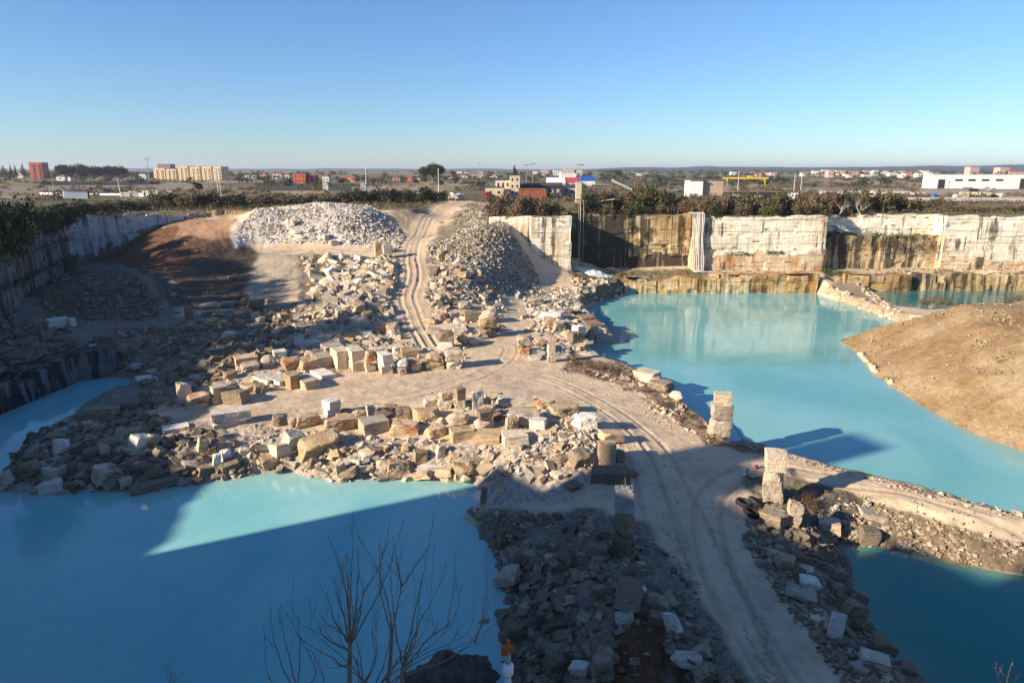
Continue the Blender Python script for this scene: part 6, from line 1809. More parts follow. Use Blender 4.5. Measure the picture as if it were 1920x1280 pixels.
shoots('pollarded sapling with a stout trunk and a fan of bare upright shoots', 12.5, [(655, 1330), (656, 1260), (657, 1200)], [
    [(657, 1205), (657, 1110), (661, 1040), (663, 958)], [(656, 1202), (650, 1120), (636, 1060), (613, 1000)], [(658, 1203), (682, 1115), (716, 1050), (734, 966)], [(658, 1206), (690, 1150), (728, 1070), (758, 972)],
    [(655, 1200), (628, 1165), (618, 1130), (612, 1112)], [(655, 1204), (644, 1150), (632, 1110), (628, 1082)], [(654, 1218), (625, 1205), (605, 1190), (598, 1178)], [(657, 1210), (655, 1130), (651, 1080), (649, 1038)],
    [(656, 1208), (640, 1185), (615, 1170), (604, 1160)], [(658, 1202), (668, 1130), (672, 1060), (670, 1028)], [(657, 1245), (640, 1248), (630, 1240), (628, 1232)], [(658, 1208), (674, 1160), (679, 1110), (681, 1080)]], 1, 0.046)
shoots('slim two-stemmed sapling right of the pollarded one', 13.4, [(722, 1330), (732, 1240), (736, 1180)], [
    [(736, 1182), (748, 1120), (752, 1090), (736, 1006)], [(752, 1100), (772, 1070), (790, 1045), (800, 1028)], [(736, 1182), (722, 1110), (700, 1050), (671, 1005)], [(734, 1190), (716, 1120), (712, 1050), (710, 1020)], [(752, 1096), (745, 1060), (741, 1030)]], 2, 0.04)
shoots('spreading sapling with long arched shoots on the right side', 12.0, [(750, 1330), (753, 1280), (755, 1250)], [
    [(755, 1252), (770, 1180), (795, 1070), (814, 966)], [(755, 1250), (785, 1170), (818, 1110), (838, 1052)], [(756, 1255), (800, 1200), (848, 1160), (867, 1095)], [(755, 1262), (830, 1240), (890, 1200), (935, 1165)], [(755, 1250), (742, 1180), (735, 1120), (733, 1080)],
    [(755, 1255), (778, 1200), (786, 1130), (790, 1085)], [(755, 1265), (800, 1250), (838, 1215), (862, 1180)], [(890, 1205), (905, 1160), (912, 1110)]], 3, 0.042)
shoots('low clump of thin shoots left of the pollarded sapling', 12.8, [(560, 1345), (556, 1310), (554, 1295)], [
    [(554, 1300), (530, 1250), (512, 1190), (506, 1128)], [(556, 1300), (545, 1240), (530, 1180), (519, 1136)], [(560, 1300), (592, 1260), (560, 1190), (525, 1130)], [(556, 1298), (562, 1230), (560, 1180), (558, 1152)], [(552, 1300), (510, 1280), (498, 1240), (497, 1190)],
    [(560, 1300), (606, 1280), (595, 1240), (580, 1215)]], 4, 0.036)
rsh = random.Random(77)
shoots('thicket of very thin shoots behind the other saplings', 14.5, [(700, 1345), (700, 1310), (700, 1290)], [
    [(700 + rsh.uniform(-30, 30), 1300), (x0 * 0.5 + 350 + rsh.uniform(-10, 10), 1235), (x0 + rsh.uniform(-8, 8), 1170 + rsh.uniform(-10, 20)), (x0 + rsh.uniform(-14, 22), 1080 + rsh.uniform(-70, 80))] for x0 in (560, 590, 615, 640, 668, 690, 712, 735, 770, 795, 815, 845, 870, 900)], 9, 0.035)
shoots('tiny tuft of thin twigs at the bottom corner by the lower pool', 14.0, [(1880, 1345), (1881, 1310), (1882, 1300)], [[(1882, 1302), (1872, 1270), (1866, 1245)], [(1882, 1302), (1890, 1265), (1897, 1240)], [(1882, 1302), (1902, 1280), (1906, 1262)]], 5, 0.03)
shoots('single thin shoot at the bottom edge in front of the left pool', 13.0, [(318, 1345), (318, 1310), (318, 1295)], [[(318, 1300), (319, 1265), (318, 1232)], [(318, 1300), (325, 1280), (330, 1262)]], 6, 0.025)

# ------------------------------------------------------------------ the plain behind the pit: buildings
FM = {}
def fm(c, rough=0.9):
    k = tuple(round(v, 3) for v in c)
    if k not in FM: FM[k] = m_plain('painted_wall', c, rough, 0.14, 0.35)
    return FM[k]
M['tile'] = m_plain('red_tile_roof', (0.30, 0.11, 0.06), 0.9, 0.3, 1.2)
M['darkroof'] = m_plain('dark_roof', (0.07, 0.06, 0.055), 0.9, 0.3, 0.6)
M['rustband'] = m_plain('rusty_sheet', (0.28, 0.10, 0.05), 0.85, 0.3, 0.8)
M['whitesheet'] = m_plain('white_sheet', (0.78, 0.78, 0.76), 0.6, 0.08, 0.3)
M['door'] = m_plain('dark_door', (0.04, 0.04, 0.045), 0.7, 0.2, 1.0)
M['reddoor'] = m_plain('red_paint', (0.35, 0.03, 0.03), 0.6, 0.2, 1.0)
M['bluepaint'] = m_plain('blue_paint', (0.02, 0.10, 0.42), 0.5, 0.2, 1.0)
M['redpaint'] = m_plain('red_roof_sheet', (0.50, 0.07, 0.09), 0.6, 0.15, 0.5)
M['yellow'] = m_plain('yellow_paint', (0.60, 0.40, 0.05), 0.6, 0.2, 0.5)
M['orange'] = m_plain('orange_paint', (0.55, 0.14, 0.03), 0.6, 0.2, 1.5)
M['pole'] = m_plain('pole_grey', (0.36, 0.33, 0.29), 0.8, 0.2, 1.0)
M['palepole'] = m_plain('pole_white', (0.62, 0.60, 0.56), 0.7, 0.15, 1.0)

def far_pos(px, d):
    """(x, azimuth) of something at distance d in the column px of the horizon"""
    return at_y(px, 330, d)[0]
def ztop(px, py, d): return at_y(px, py, d)[2]
def wid(wpx, d): return wpx / FPX * d * CP * 1.03

def building(name, label, cat, px, d, wpx, ytop, dep, wall, roof='flat', rmat='darkroof', wins=None, doors=(), group=None, rz=0.0, eave=0.25, pane='pane', base=PLAIN_Z, rh=None, wz=(0.25, 0.9), wfill=0.34, hfill=0.42):
    """walls, roof, each window and door of a building whose top the photo shows at ytop"""
    x = far_pos(px, d); w = wid(wpx, d); zt = ztop(px, ytop, d); h = max(2.2, zt - base)
    root = empty(name, (x, d + dep / 2, base), rz); tag(root, label, cat, group)
    rh = (0.0 if roof == 'flat' else min(0.35 * h, 0.28 * dep)) if rh is None else rh
    hw = h - rh
    bm = new_bm(); add_box(bm, (0, 0, hw / 2 - 0.5), (w, dep, hw + 1.0)); obj_bm('wall', bm, wall if not isinstance(wall, str) else M[wall], root)
    bm = new_bm()
    if roof == 'flat':
        add_box(bm, (0, 0, hw + 0.12), (w + eave, dep + eave, 0.24))
    else:
        a, b = w / 2 + eave, dep / 2 + eave
        rdg = a if roof == 'gable' else max(a - b, a * 0.15)
        v = [bm.verts.new(p) for p in ((-a, -b, hw), (a, -b, hw), (a, b, hw), (-a, b, hw), (-rdg, 0, hw + rh), (rdg, 0, hw + rh))]
        for f in ((0, 1, 5, 4), (2, 3, 4, 5), (1, 2, 5), (3, 0, 4), (3, 2, 1, 0)): bm.faces.new([v[i] for i in f])
    obj_bm('roof', bm, M[rmat] if isinstance(rmat, str) else rmat, root)
    if wins:
        nx, nz = wins
        z0, z1 = wz[0] * hw if nz == 1 else 0.6, wz[1] * hw if nz == 1 else hw - 0.3
        cw, chh = w * 0.92 / nx, (z1 - z0) / nz
        for i in range(nx):
            for k in range(nz):
                bm = new_bm()
                add_box(bm, (-w * 0.46 + (i + 0.5) * cw, -dep / 2 - 0.02, z0 + (k + 0.5) * chh), (cw * wfill, 0.10, chh * hfill))
                obj_bm('window', bm, M[pane], root)
    for (fx, dw, dh, m) in doors:
        bm = new_bm(); add_box(bm, (fx * w, -dep / 2 - 0.03, dh / 2), (dw, 0.10, dh)); obj_bm('door', bm, M[m], root)
    return root, w, h, x

def balconies(root, w, h, dep, nx, nz, m):
    for i in range(nx):
        for k in range(nz):
            bm = new_bm(); add_box(bm, (-w * 0.46 + (i + 0.5) * w * 0.92 / nx, -dep / 2 - 0.6, 0.5 + (k + 0.2) * (h - 0.9) / nz), (w * 0.42 / nx, 1.2, 0.8))
            obj_bm('balcony', bm, m, root)

r_, w_, h_, x_ = building('apartment_block', 'tall brick-red apartment block standing alone among dark trees', 'apartment block', 69, 820, 23, 305, 12, fm((0.42, 0.11, 0.06)), wins=(4, 6), wfill=0.45)
balconies(r_, w_, h_, 12, 2, 6, fm((0.46, 0.14, 0.08)))
yl = fm((0.58, 0.46, 0.31))
for i, (px, wp, yt, d, lab) in enumerate([(302, 25, 316, 680, 'leftmost yellow apartment block of the row, lower than its neighbours'), (324, 21, 317, 690, 'yellow apartment block second from the left in the row'), (347, 21, 312, 700, 'yellow apartment block in the middle of the row with a flat roof'),
                                          (369, 21, 313, 706, 'yellow apartment block right of the middle of the row'), (391, 20, 313, 712, 'yellow apartment block just left of the big bare tree'), (411, 17, 313, 720, 'yellow apartment block behind the big bare tree')]):
    r_, w_, h_, x_ = building('apartment_block', lab, 'apartment block', px, 700 - 4 * i, wp, yt, 11, yl, rmat='rustband', wins=(5, 4), group='yellow apartment blocks in a row', wfill=0.4, hfill=0.5, rz=-0.3)
    balconies(r_, w_, h_, 11, 2, 4, fm((0.52, 0.40, 0.25)))
building('apartment_block', 'mauve pink block rising behind the yellow apartment row', 'apartment block', 309, 900, 23, 308, 14, fm((0.34, 0.22, 0.24)), wins=(4, 4))
# houses in the middle distance
wh, cr, pk, rd = fm((0.66, 0.63, 0.58)), fm((0.60, 0.50, 0.36)), fm((0.58, 0.40, 0.33)), fm((0.46, 0.11, 0.06))
building('house', 'bright red flat-roofed house with two storeys', 'house', 561, 520, 22, 326, 9, rd, wins=(3, 2), rmat='rustband', wfill=0.3)
building('house', 'darker red wing stepping down right of the bright red house', 'house', 581, 523, 18, 329, 9, fm((0.34, 0.07, 0.05)), wins=(2, 2), rmat='rustband', wfill=0.3)
for (px, d, wp, yt, m, rm, lab) in [
        (610, 560, 12, 325, wh, 'tile', 'white house with a pinkish roof right of the red house'), (655, 600, 24, 328, fm((0.50, 0.22, 0.12)), 'tile', 'orange house with red roofs left of the bare poplars'),
        (743, 640, 14, 331, pk, 'tile', 'small pink house right of the bare poplars'), (767, 640, 16, 329, fm((0.55, 0.17, 0.09)), 'tile', 'orange-red house left of the stone pine'), (782, 660, 10, 331, cr, 'tile', 'small cream house touching the stone pine'),
        (519, 760, 18, 322, wh, 'tile', 'white house far behind the scree heap'), (537, 790, 10, 324, cr, 'tile', 'little cream house beside the far white house'), (470, 760, 22, 325, wh, 'darkroof', 'low white building far right of the big bare tree'),
        (493, 820, 12, 324, pk, 'tile', 'pinkish house between low white building and far white house'), (118, 640, 26, 327, wh, 'tile', 'white house under the dark umbrella pines'), (267, 780, 12, 322, wh, 'darkroof', 'white house between umbrella pines and yellow apartments'),
        (845, 820, 14, 326, wh, 'tile', 'white house right of the stone pine'), (868, 860, 16, 327, cr, 'tile', 'cream house far right of the stone pine'), (893, 900, 18, 324, pk, 'tile', 'pinkish house behind the stepped cream villa'),
        (925, 940, 14, 325, wh, 'tile', 'white house peeping over the stepped cream villa'), (30, 900, 24, 322, cr, 'tile', 'cream house at the far left behind the cypresses')]:
    building('house', lab, 'house', px, d, wp, yt, 9, m, 'hip', rm, wins=(2, 1), wfill=0.35, hfill=0.4)
# stepped cream villa on the rim
vc = fm((0.60, 0.50, 0.34))
building('villa', 'cream villa wing with a brown door beside the ramp top', 'villa', 927, 250, 34, 352, 7, vc, wins=(2, 1), doors=((-0.25, 1.3, 2.2, 'rustband'),), wfill=0.3, hfill=0.35)
building('villa', 'upper storey of the stepped cream villa', 'villa', 943, 258, 28, 338, 6, fm((0.64, 0.56, 0.42)), wins=(3, 1), wz=(0.6, 0.9), wfill=0.35, hfill=0.7)
building('villa', 'tower-like right part of the stepped cream villa', 'villa', 965, 256, 19, 329, 7, fm((0.58, 0.49, 0.35)), wins=(2, 3), wfill=0.3, hfill=0.4)
building('container', 'small dark red container beside the cream villa', 'container', 909, 248, 7, 366, 2.4, 'reddoor', rmat='reddoor', eave=0.0)
building('shed', 'long dark shed with a rusty sheet wall beside the cream villa', 'shed', 1015, 262, 78, 343, 12, 'door', 'gable', 'darkroof', wins=(7, 1), pane='concrete', wfill=0.5, hfill=0.5, rh=1.2)
building('shed', 'low rust-red shed in front of the long dark shed', 'shed', 998, 246, 50, 355, 5, 'rustband', rmat='rustband')
building('shed', 'grey shed wing running right from the long dark shed', 'shed', 1068, 275, 40, 347, 9, 'concrete', 'gable', 'darkroof', rh=1.0, wins=(4, 1), wfill=0.4)
building('warehouse', 'low hall with a white roof behind the long dark shed', 'warehouse', 1044, 430, 32, 333, 20, fm((0.5, 0.5, 0.5)), 'gable', 'whitesheet', rh=3.2)
building('warehouse', 'low hall with a crimson roof', 'warehouse', 1073, 432, 26, 333, 20, fm((0.5, 0.45, 0.42)), 'gable', 'redpaint', rh=3.0)
building('warehouse', 'low hall with a bright blue roof', 'warehouse', 1102, 436, 28, 331, 20, fm((0.62, 0.62, 0.6)), 'gable', 'bluepaint', rh=2.6)
building('warehouse', 'long white flat hall behind the coloured roofs', 'warehouse', 1066, 620, 28, 325, 22, wh, rmat='whitesheet')
for (px, wp, yt, m, lab) in [(1022, 12, 317.5, pk, 'pinkish tower block at the left of the distant white flats'), (1046, 18, 319, wh, 'distant white flats, low slab left of the middle'), (1069, 22, 316.5, cr, 'distant white flats, tallest slab'), (1084, 14, 319, wh, 'distant white flats, right-hand slab')]:
    building('apartment_block', lab, 'apartment block', px, 1250, wp, yt, 16, m, wins=(4, 3), group='distant white flats', wfill=0.5)
building('hut', 'cream concrete block standing on the winch platform above the dark recess', 'hut', 1086, 165, 10, 343, 1.8, vc, rmat='concrete', eave=0.1, base=19.33)
# cabin above the white cliff
building('cabin', 'white and pink cabin with an overhanging brown flat roof above the white cliff', 'cabin', 1307, 262, 24, 338, 8, 'whitesheet', rmat='roof', eave=0.9)
building('cabin', 'pink plastered half of the cabin with the overhanging roof', 'cabin', 1338, 263.5, 38, 338, 8, fm((0.46, 0.34, 0.26)), rmat='roof', eave=0.6)
building('shed', 'long low shed with a red roof edge right of the cabin', 'shed', 1437, 232, 130, 361, 7, 'door', rmat='roof', doors=((0.40, 3.4, 2.6, 'whitesheet'), (-0.42, 3.0, 2.2, 'concrete'), (-0.1, 2.2, 1.8, 'concrete')), eave=0.5)
building('warehouse', 'huge white warehouse with dark gates and strips of small windows', 'warehouse', 1862, 378, 215, 328, 10, 'whitesheet', rmat='whitesheet', eave=0.4,
         doors=((-0.43, 3.6, 5.0, 'door'), (0.27, 4.0, 5.4, 'door'), (-0.20, 5, 0.7, 'door')))
r_ = bpy.context.scene.objects['warehouse.004'] if 'warehouse.004' in bpy.data.objects else None
def strips():
    root = [o for o in bpy.data.objects if o.get('label', '').startswith('huge white warehouse')][0]
    w = wid(215, 378)
    for c in (-0.31, -0.20, -0.085, 0.035, 0.40):
        for k in range(6):
            bm = new_bm(); add_box(bm, ((c + k * 0.0105) * w, -5.05, 4.6), (0.55, 0.12, 1.0)); obj_bm('window', bm, M['door'], root)
strips()
for (px, d, wp, yt, lab) in [(1826, 1250, 17, 313, 'pink tower block above the warehouse roof, left one'), (1882, 1200, 17, 314, 'pink tower block above the warehouse roof, right one')]:
    building('apartment_block', lab, 'apartment block', px, d, wp, yt, 16, pk, wins=(4, 5), group='pink tower blocks', wfill=0.5)
building('apartment_block', 'cream block with a stepped roof at the far right above the warehouse', 'apartment block', 1905, 1100, 26, 318, 16, cr, wins=(6, 3), wfill=0.4, roof='hip', rmat='tile')
# town on the right
rt = random.Random(21)
town = []
for i in range(62):
    px = rt.uniform(1500, 1756); d = rt.uniform(900, 1900)
    town.append((px, d, rt.uniform(6, 15), rt.uniform(319.5, 326.5) + (1200 - d) * 0.003, rt.choice((wh, wh, wh, cr, pk)), rt.choice(('tile', 'tile', 'whitesheet', 'darkroof'))))
for i in range(26):
    px = rt.choice((rt.uniform(1130, 1500), rt.uniform(440, 800), rt.uniform(820, 1010), rt.uniform(1380, 1500))); d = rt.uniform(1000, 2000)
    town.append((px, d, rt.uniform(6, 12), rt.uniform(320, 325), rt.choice((wh, wh, cr, pk)), rt.choice(('tile', 'tile', 'darkroof'))))
CN = {id(wh): 'white', id(cr): 'cream', id(pk): 'pink'}
RN = {'tile': 'a red roof', 'whitesheet': 'a white roof', 'darkroof': 'a dark roof'}
from collections import defaultdict
tg = defaultdict(list)
for t in sorted(town, key=lambda t: t[0]):
    where = 'in the town beside the warehouse' if t[0] > 1500 else ('above the white cliff' if t[0] > 1130 else ('above the villa' if t[0] > 800 else 'above the scree'))
    tg[(CN[id(t[4])], RN[t[5]], where)].append(t)
for (c, rf, where), ts in tg.items():
    for i, t in enumerate(ts):
        o = ORD[i]
        lab = f'far {c} house, {rf[2:]}, {where}' + (f', {o} from left' if len(ts) > 1 else '')
        building('house', lab, 'house', t[0], t[1], t[2], t[3], 10, t[4], 'hip' if t[5] == 'tile' else 'flat', t[5], wins=(2, 1) if t[1] < 1300 else None, group='houses of the far town', wfill=0.4, hfill=0.4)

# ------------------------------------------------------------------ poles, masts, cranes
def pole(label, px, ytop, ybase, d, r=0.11, m='pole', lean=0.0, arm=0.0, lamps=0, group='poles on the plain', name='utility_pole', cat='pole'):
    x = far_pos(px, d); zt = ztop(px, ytop, d); h = zt - PLAIN_Z
    root = empty(name, (x, d, PLAIN_Z - 0.1)); tag(root, label, cat, group)
    bm = new_bm(); add_tube(bm, [(0, 0, 0), (lean * h * 0.5, 0, h * 0.5), (lean * h, 0, h)], [r * 1.2, r, r * 0.75], 7); obj_bm('shaft', bm, M[m], root)
    if arm:
        bm = new_bm(); add_box(bm, (lean * h, 0, h - 0.5), (arm, 0.12, 0.12)); obj_bm('crossarm', bm, M[m], root)
    if lamps:
        for s in (-1, 1):
            bm = new_bm(); add_box(bm, (lean * h + s * 1.1, -0.1, h), (1.6, 0.5, 0.45)); obj_bm('lamp', bm, M['steel'], root)
pole('tall floodlight mast between umbrella pines and yellow apartments', 279, 298, 332, 560, 0.28, 'pole', lamps=1, name='floodlight_mast', cat='floodlight')
pole('thin grey pole behind the white trailer', 97, 322, 352, 330, 0.14)
pole('white leaning pole with a reddish tip near the left cliff corner', 222, 334, 366, 260, 0.16, 'palepole', lean=-0.07)
pole('dark leaning pole left of the white trailer', 79, 336, 366, 256, 0.12, 'steel', lean=0.03)
pole('dark leaning pole just right of its twin, by the white trailer', 86, 337, 366, 256, 0.12, 'steel', lean=-0.06)
pole('tall pale pole in front of the big bare tree, left of a pair', 406, 315, 367, 262, 0.14, 'palepole', arm=1.6)
pole('tall pale pole in front of the big bare tree, right of a pair', 411, 318, 366, 264, 0.12, 'palepole')
pole('pale concrete pole beside the white stone pier, left of the hedge', 686, 312, 357, 300, 0.18, 'palepole', arm=1.0)
pole('dark thin pole left of the hedge', 734, 333, 360, 285, 0.09, 'steel')
pole('pale pole right of the stone pine trunk', 822, 315, 358, 290, 0.16, 'palepole', arm=0.8)
pole('lamp mast left of a pair behind the cream villa', 987, 309, 335, 520, 0.16, lamps=1)
pole('lamp mast right of a pair behind the cream villa', 999, 307, 337, 500, 0.16, lamps=1)
pole('grey lamp mast above the blue roof', 1088, 309, 342, 420, 0.14, lamps=1)
pole('white mast behind the yellow gantry', 1385, 321, 352, 330, 0.14, 'palepole', arm=2.2)
pole('thin white pole left of a pair above the bushes', 1491, 325, 358, 300, 0.12, 'palepole')
pole('thin white pole right of a pair above the bushes', 1504, 326, 362, 300, 0.12, 'palepole')
pole('dark pole left of a pair in front of the white warehouse', 1774, 341, 366, 270, 0.11, 'wood')
pole('dark pole right of a pair in front of the white warehouse', 1782, 338, 368, 268, 0.11, 'wood', arm=1.2)
pole('faint lamp mast far behind the stone pine', 898, 306, 326, 900, 0.25, lamps=1)
pole('faint far mast right of the villa tower', 1048, 309, 326, 900, 0.2)
pole('dark pole in the field left of the yellow apartments', 167, 322, 336, 420, 0.1, 'steel')
pole('thin dark pole at the left end of the white block wall', 272, 335, 360, 280, 0.09, 'steel')
pole('slim dark pole in front of the yellow apartment row', 341, 330, 358, 290, 0.08, 'steel')
pole('slim dark pole left of the pair by the big bare tree', 390, 335, 362, 270, 0.09, 'steel')

def gantry():
    d = 460; x0, x1 = far_pos(1357, d), far_pos(1440, d); w = x1 - x0
    zt = ztop(1400, 332, d); h = zt - PLAIN_Z
    root = empty('gantry_crane', ((x0 + x1) / 2, d, PLAIN_Z)); tag(root, 'yellow gantry crane spanning the stone yard right of the cabin', 'gantry crane')
    for y in (-1.2, 1.2):
        bm = new_bm(); add_box(bm, (0, y, h - 0.7), (w, 0.5, 1.3)); obj_bm('girder', bm, M['yellow'], root)
    for s in (-1, 1):
        for y in (-2.2, 2.2):
            bm = new_bm(); add_tube(bm, [(s * w * 0.42, y * 1.3, 0), (s * w * 0.42, y * 0.5, h - 1.2)], 0.3, 6); obj_bm('leg', bm, M['yellow'], root)
    bm = new_bm(); add_box(bm, (w * 0.1, 0, h + 0.3), (3, 2.6, 1.2), bev=0.1); obj_bm('trolley', bm, M['yellow'], root)
gantry()
def derrick():
    d = 164
    a, b = at_y(1147, 338, d), at_y(1186, 356, d)
    root = empty('derrick_boom', (a[0], d, PLAIN_Z)); tag(root, 'white lattice crane boom tilted over the bushes above the recess', 'crane boom')
    A, B_ = Vector((0, 0, a[2] - PLAIN_Z)), Vector((b[0] - a[0], 0.6, b[2] - PLAIN_Z))
    for o in ((0, 0, 0.22), (0, 0.3, -0.22), (0, -0.3, -0.22)):
        bm = new_bm(); add_tube(bm, [A + Vector(o), B_ + Vector(o) * 0.6], 0.07, 5); obj_bm('chord', bm, M['whitesheet'], root)
    bm = new_bm()
    for i in range(14):
        p, q = A.lerp(B_, i / 14), A.lerp(B_, (i + 1) / 14)
        add_tube(bm, [p + Vector((0, 0, 0.22)), q + Vector((0, -0.3, -0.22))], 0.03, 4); add_tube(bm, [p + Vector((0, 0, 0.22)), q + Vector((0, 0.3, -0.22))], 0.03, 4)
    obj_bm('lacing', bm, M['whitesheet'], root)
    # winch platform with a bowed beam
    root = empty('winch_platform', (*at_y(1120, 350, 165)[:2], PLAIN_Z)); tag(root, 'timber winch platform jutting over the brink of the dark recess', 'platform')
    bm = new_bm(); add_box(bm, (-0.2, 0.4, 3.2), (9.6, 3.0, 0.25)); obj_bm('deck', bm, M['wood'], root)
    bm = new_bm(); add_tube(bm, smooth_pts([(-3.8, -1.25, 3.1), (0, -1.3, 2.8), (4.0, -1.2, 3.3)]), 0.12, 6); obj_bm('beam', bm, M['hose'], root)
    for px_ in (-3.2, 0.2, 3.6):
        for y_ in (-0.9, 0.9):
            bm = new_bm(); add_tube(bm, [(px_, y_, -0.2), (px_, y_, 3.1)], 0.1, 5); obj_bm('post', bm, M['wood'], root)
    bm = new_bm()
    for k in range(7): add_tube(bm, [(-3.2 + k * 1.2, -1.1, 3.2), (-3.2 + k * 1.2, -1.1, 4.1)], 0.035, 4)
    add_tube(bm, [(-3.2, -1.1, 4.1), (4, -1.1, 4.1)], 0.035, 4)
    obj_bm('railing', bm, M['steel'], root)
derrick()

# ------------------------------------------------------------------ things on the plain near the rim
def trailer():
    d = 232; x = far_pos(138, d)
    root = empty('trailer', (x, d, PLAIN_Z), 0.35); tag(root, 'white box trailer parked tilted above the left cliff corner', 'trailer')
    bm = new_bm(); add_box(bm, (0, 0, 2.0), (7.0, 2.5, 2.6), bev=0.08, tilt=0.05); obj_bm('body', bm, M['whitesheet'], root)
    bm = new_bm(); add_box(bm, (3.55, 0, 2.0), (0.1, 2.3, 2.3)); obj_bm('door', bm, M['door'], root)
    bm = new_bm(); add_box(bm, (0, 0, 3.36), (7.3, 2.8, 0.12), tilt=0.05); obj_bm('roof', bm, M['rustband'], root)
    for s in (-1, 1):
        bm = new_bm(); add_tube(bm, [(s * 1.0, -1.2, 0.4), (s * 1.0, 1.2, 0.4)], 0.42, 12); obj_bm('wheel', bm, M['rope'], root)
trailer()
def low_wall(label, pts, h, m, name='low_wall', cat='wall'):
    bm = new_bm()
    for a, b in zip(pts[:-1], pts[1:]):
        A, B_ = Vector(a), Vector(b); c = (A + B_) / 2; t = B_ - A
        add_box(bm, (c.x, c.y, PLAIN_Z + h / 2 - 0.1), (t.length, 0.4, h + 0.2), math.atan2(t.y, t.x))
    tag(obj_bm(name, bm, M[m]), label, cat)
low_wall('long low white wall running behind the white trailer', [(far_pos(70, 290), 290, 0), (far_pos(225, 275), 275, 0)], 0.9, 'whitesheet')
low_wall('low pale wall across the yard left of the white warehouse', [(far_pos(1540, 300), 300, 0), (far_pos(1745, 285), 285, 0)], 1.3, 'concrete')
low_wall('grey concrete wall in front of the white warehouse', [(far_pos(1700, 232), 232, 0), (far_pos(1990, 225), 225, 0)], 1.2, 'concrete')
rb = random.Random(4)
def far_blocks(where, items, group):
    for i, (px, d, w, h, m, kind) in enumerate(items):
        x = far_pos(px, d)
        o = rock('stone_block', kind, (x, d, PLAIN_Z + 0.2), (w, w * 0.8, h), rb.uniform(-.4, .4), (0, 0), m, int(px), 0.0)
        tag(o, f'{SHADE[m]} stone block {where}, {ORD[i]} from left', 'stone block', group)
far_blocks('in the white stack by the left yard', [(228 + i * 8.6, 262 + rb.uniform(-3, 3), rb.uniform(1.8, 2.8), rb.uniform(1.2, 2.4), 'white', 'sawn') for i in range(12)], 'white blocks stacked in the left yard')
far_blocks('in the yard behind the hedge', [(832 + i * 7, 240 + rb.uniform(-4, 4), rb.uniform(1.3, 2.2), rb.uniform(1.6, 3.0), 'white', 'rough') for i in range(6)], 'white stones behind the hedge')
far_blocks('in the yard before the white warehouse', [(1800 + i * 13, 250 + rb.uniform(-4, 4), rb.uniform(2, 3.6), rb.uniform(1.4, 2.4), 'cream', 'rough') for i in range(7)], 'blocks in the warehouse yard')
far_blocks('in the yard left of the white warehouse', [(1640 + i * 12, 262 + rb.uniform(-4, 4), rb.uniform(2, 3.4), rb.uniform(1.2, 2.2), ('white', 'cream')[i % 2], 'sawn') for i in range(7)], 'blocks left of the warehouse')
for px, d, w, h, lab in ((609, 330, 2.6, 5.0, 'tall white stone pier in the dark field'), (680, 300, 2.4, 4.6, 'white stone pier beside the pale concrete pole'), (707, 290, 1.8, 2.0, 'short white stone post right of the pier')):
    tag(rock('stone_pier', 'sawn', (far_pos(px, d), d, PLAIN_Z), (w, w, h), 0.2, (0, 0), 'white', px, 0), lab, 'stone pier')
def barrel():
    d = 236; root = empty('barrel', (far_pos(1756, d), d, PLAIN_Z)); tag(root, 'bright blue barrel in the yard before the white warehouse', 'barrel')
    bm = new_bm(); add_tube(bm, [(0, 0, 0), (0, 0, 0.7), (0, 0, 1.4), (0, 0, 2.1)], [0.72, 0.8, 0.8, 0.72], 14); obj_bm('body', bm, M['bluepaint'], root, True)
    bm = new_bm(); add_tube(bm, [(0, 0, 2.1), (0, 0, 2.16)], 0.66, 14); obj_bm('lid', bm, M['bluepaint'], root)
barrel()
def car(px, d, m, label, rz=0.1):
    root = empty('parked_car', (far_pos(px, d), d, PLAIN_Z), rz); tag(root, label, 'car', 'cars parked by the warehouse')
    bm = new_bm()
    prof = [(-2.1, 0.35), (-2.15, 0.85), (-1.3, 0.95), (-0.7, 1.45), (0.8, 1.45), (1.5, 0.95), (2.1, 0.85), (2.15, 0.35)]
    a = [bm.verts.new((x, -0.85, z)) for x, z in prof]; b = [bm.verts.new((x, 0.85, z)) for x, z in prof]
    bm.faces.new(a); bm.faces.new(b[::-1])
    for i in range(len(a)): bm.faces.new((a[i], b[i], b[(i + 1) % len(a)], a[(i + 1) % len(a)]))
    obj_bm('body', bm, M[m], root)
    for sx in (-1.3, 1.3):
        for sy in (-0.8, 0.8):
            bm = new_bm(); add_tube(bm, [(sx, sy - 0.1, 0.33), (sx, sy + 0.1, 0.33)], 0.33, 10); obj_bm('wheel', bm, M['rope'], root)
    bm = new_bm(); add_box(bm, (0, -0.86, 1.2), (1.7, 0.04, 0.34)); obj_bm('window', bm, M['pane'], root)
car(1830, 330, 'steel', 'dark car parked left before the white warehouse')
car(1865, 335, 'pole', 'grey car parked right before the white warehouse')

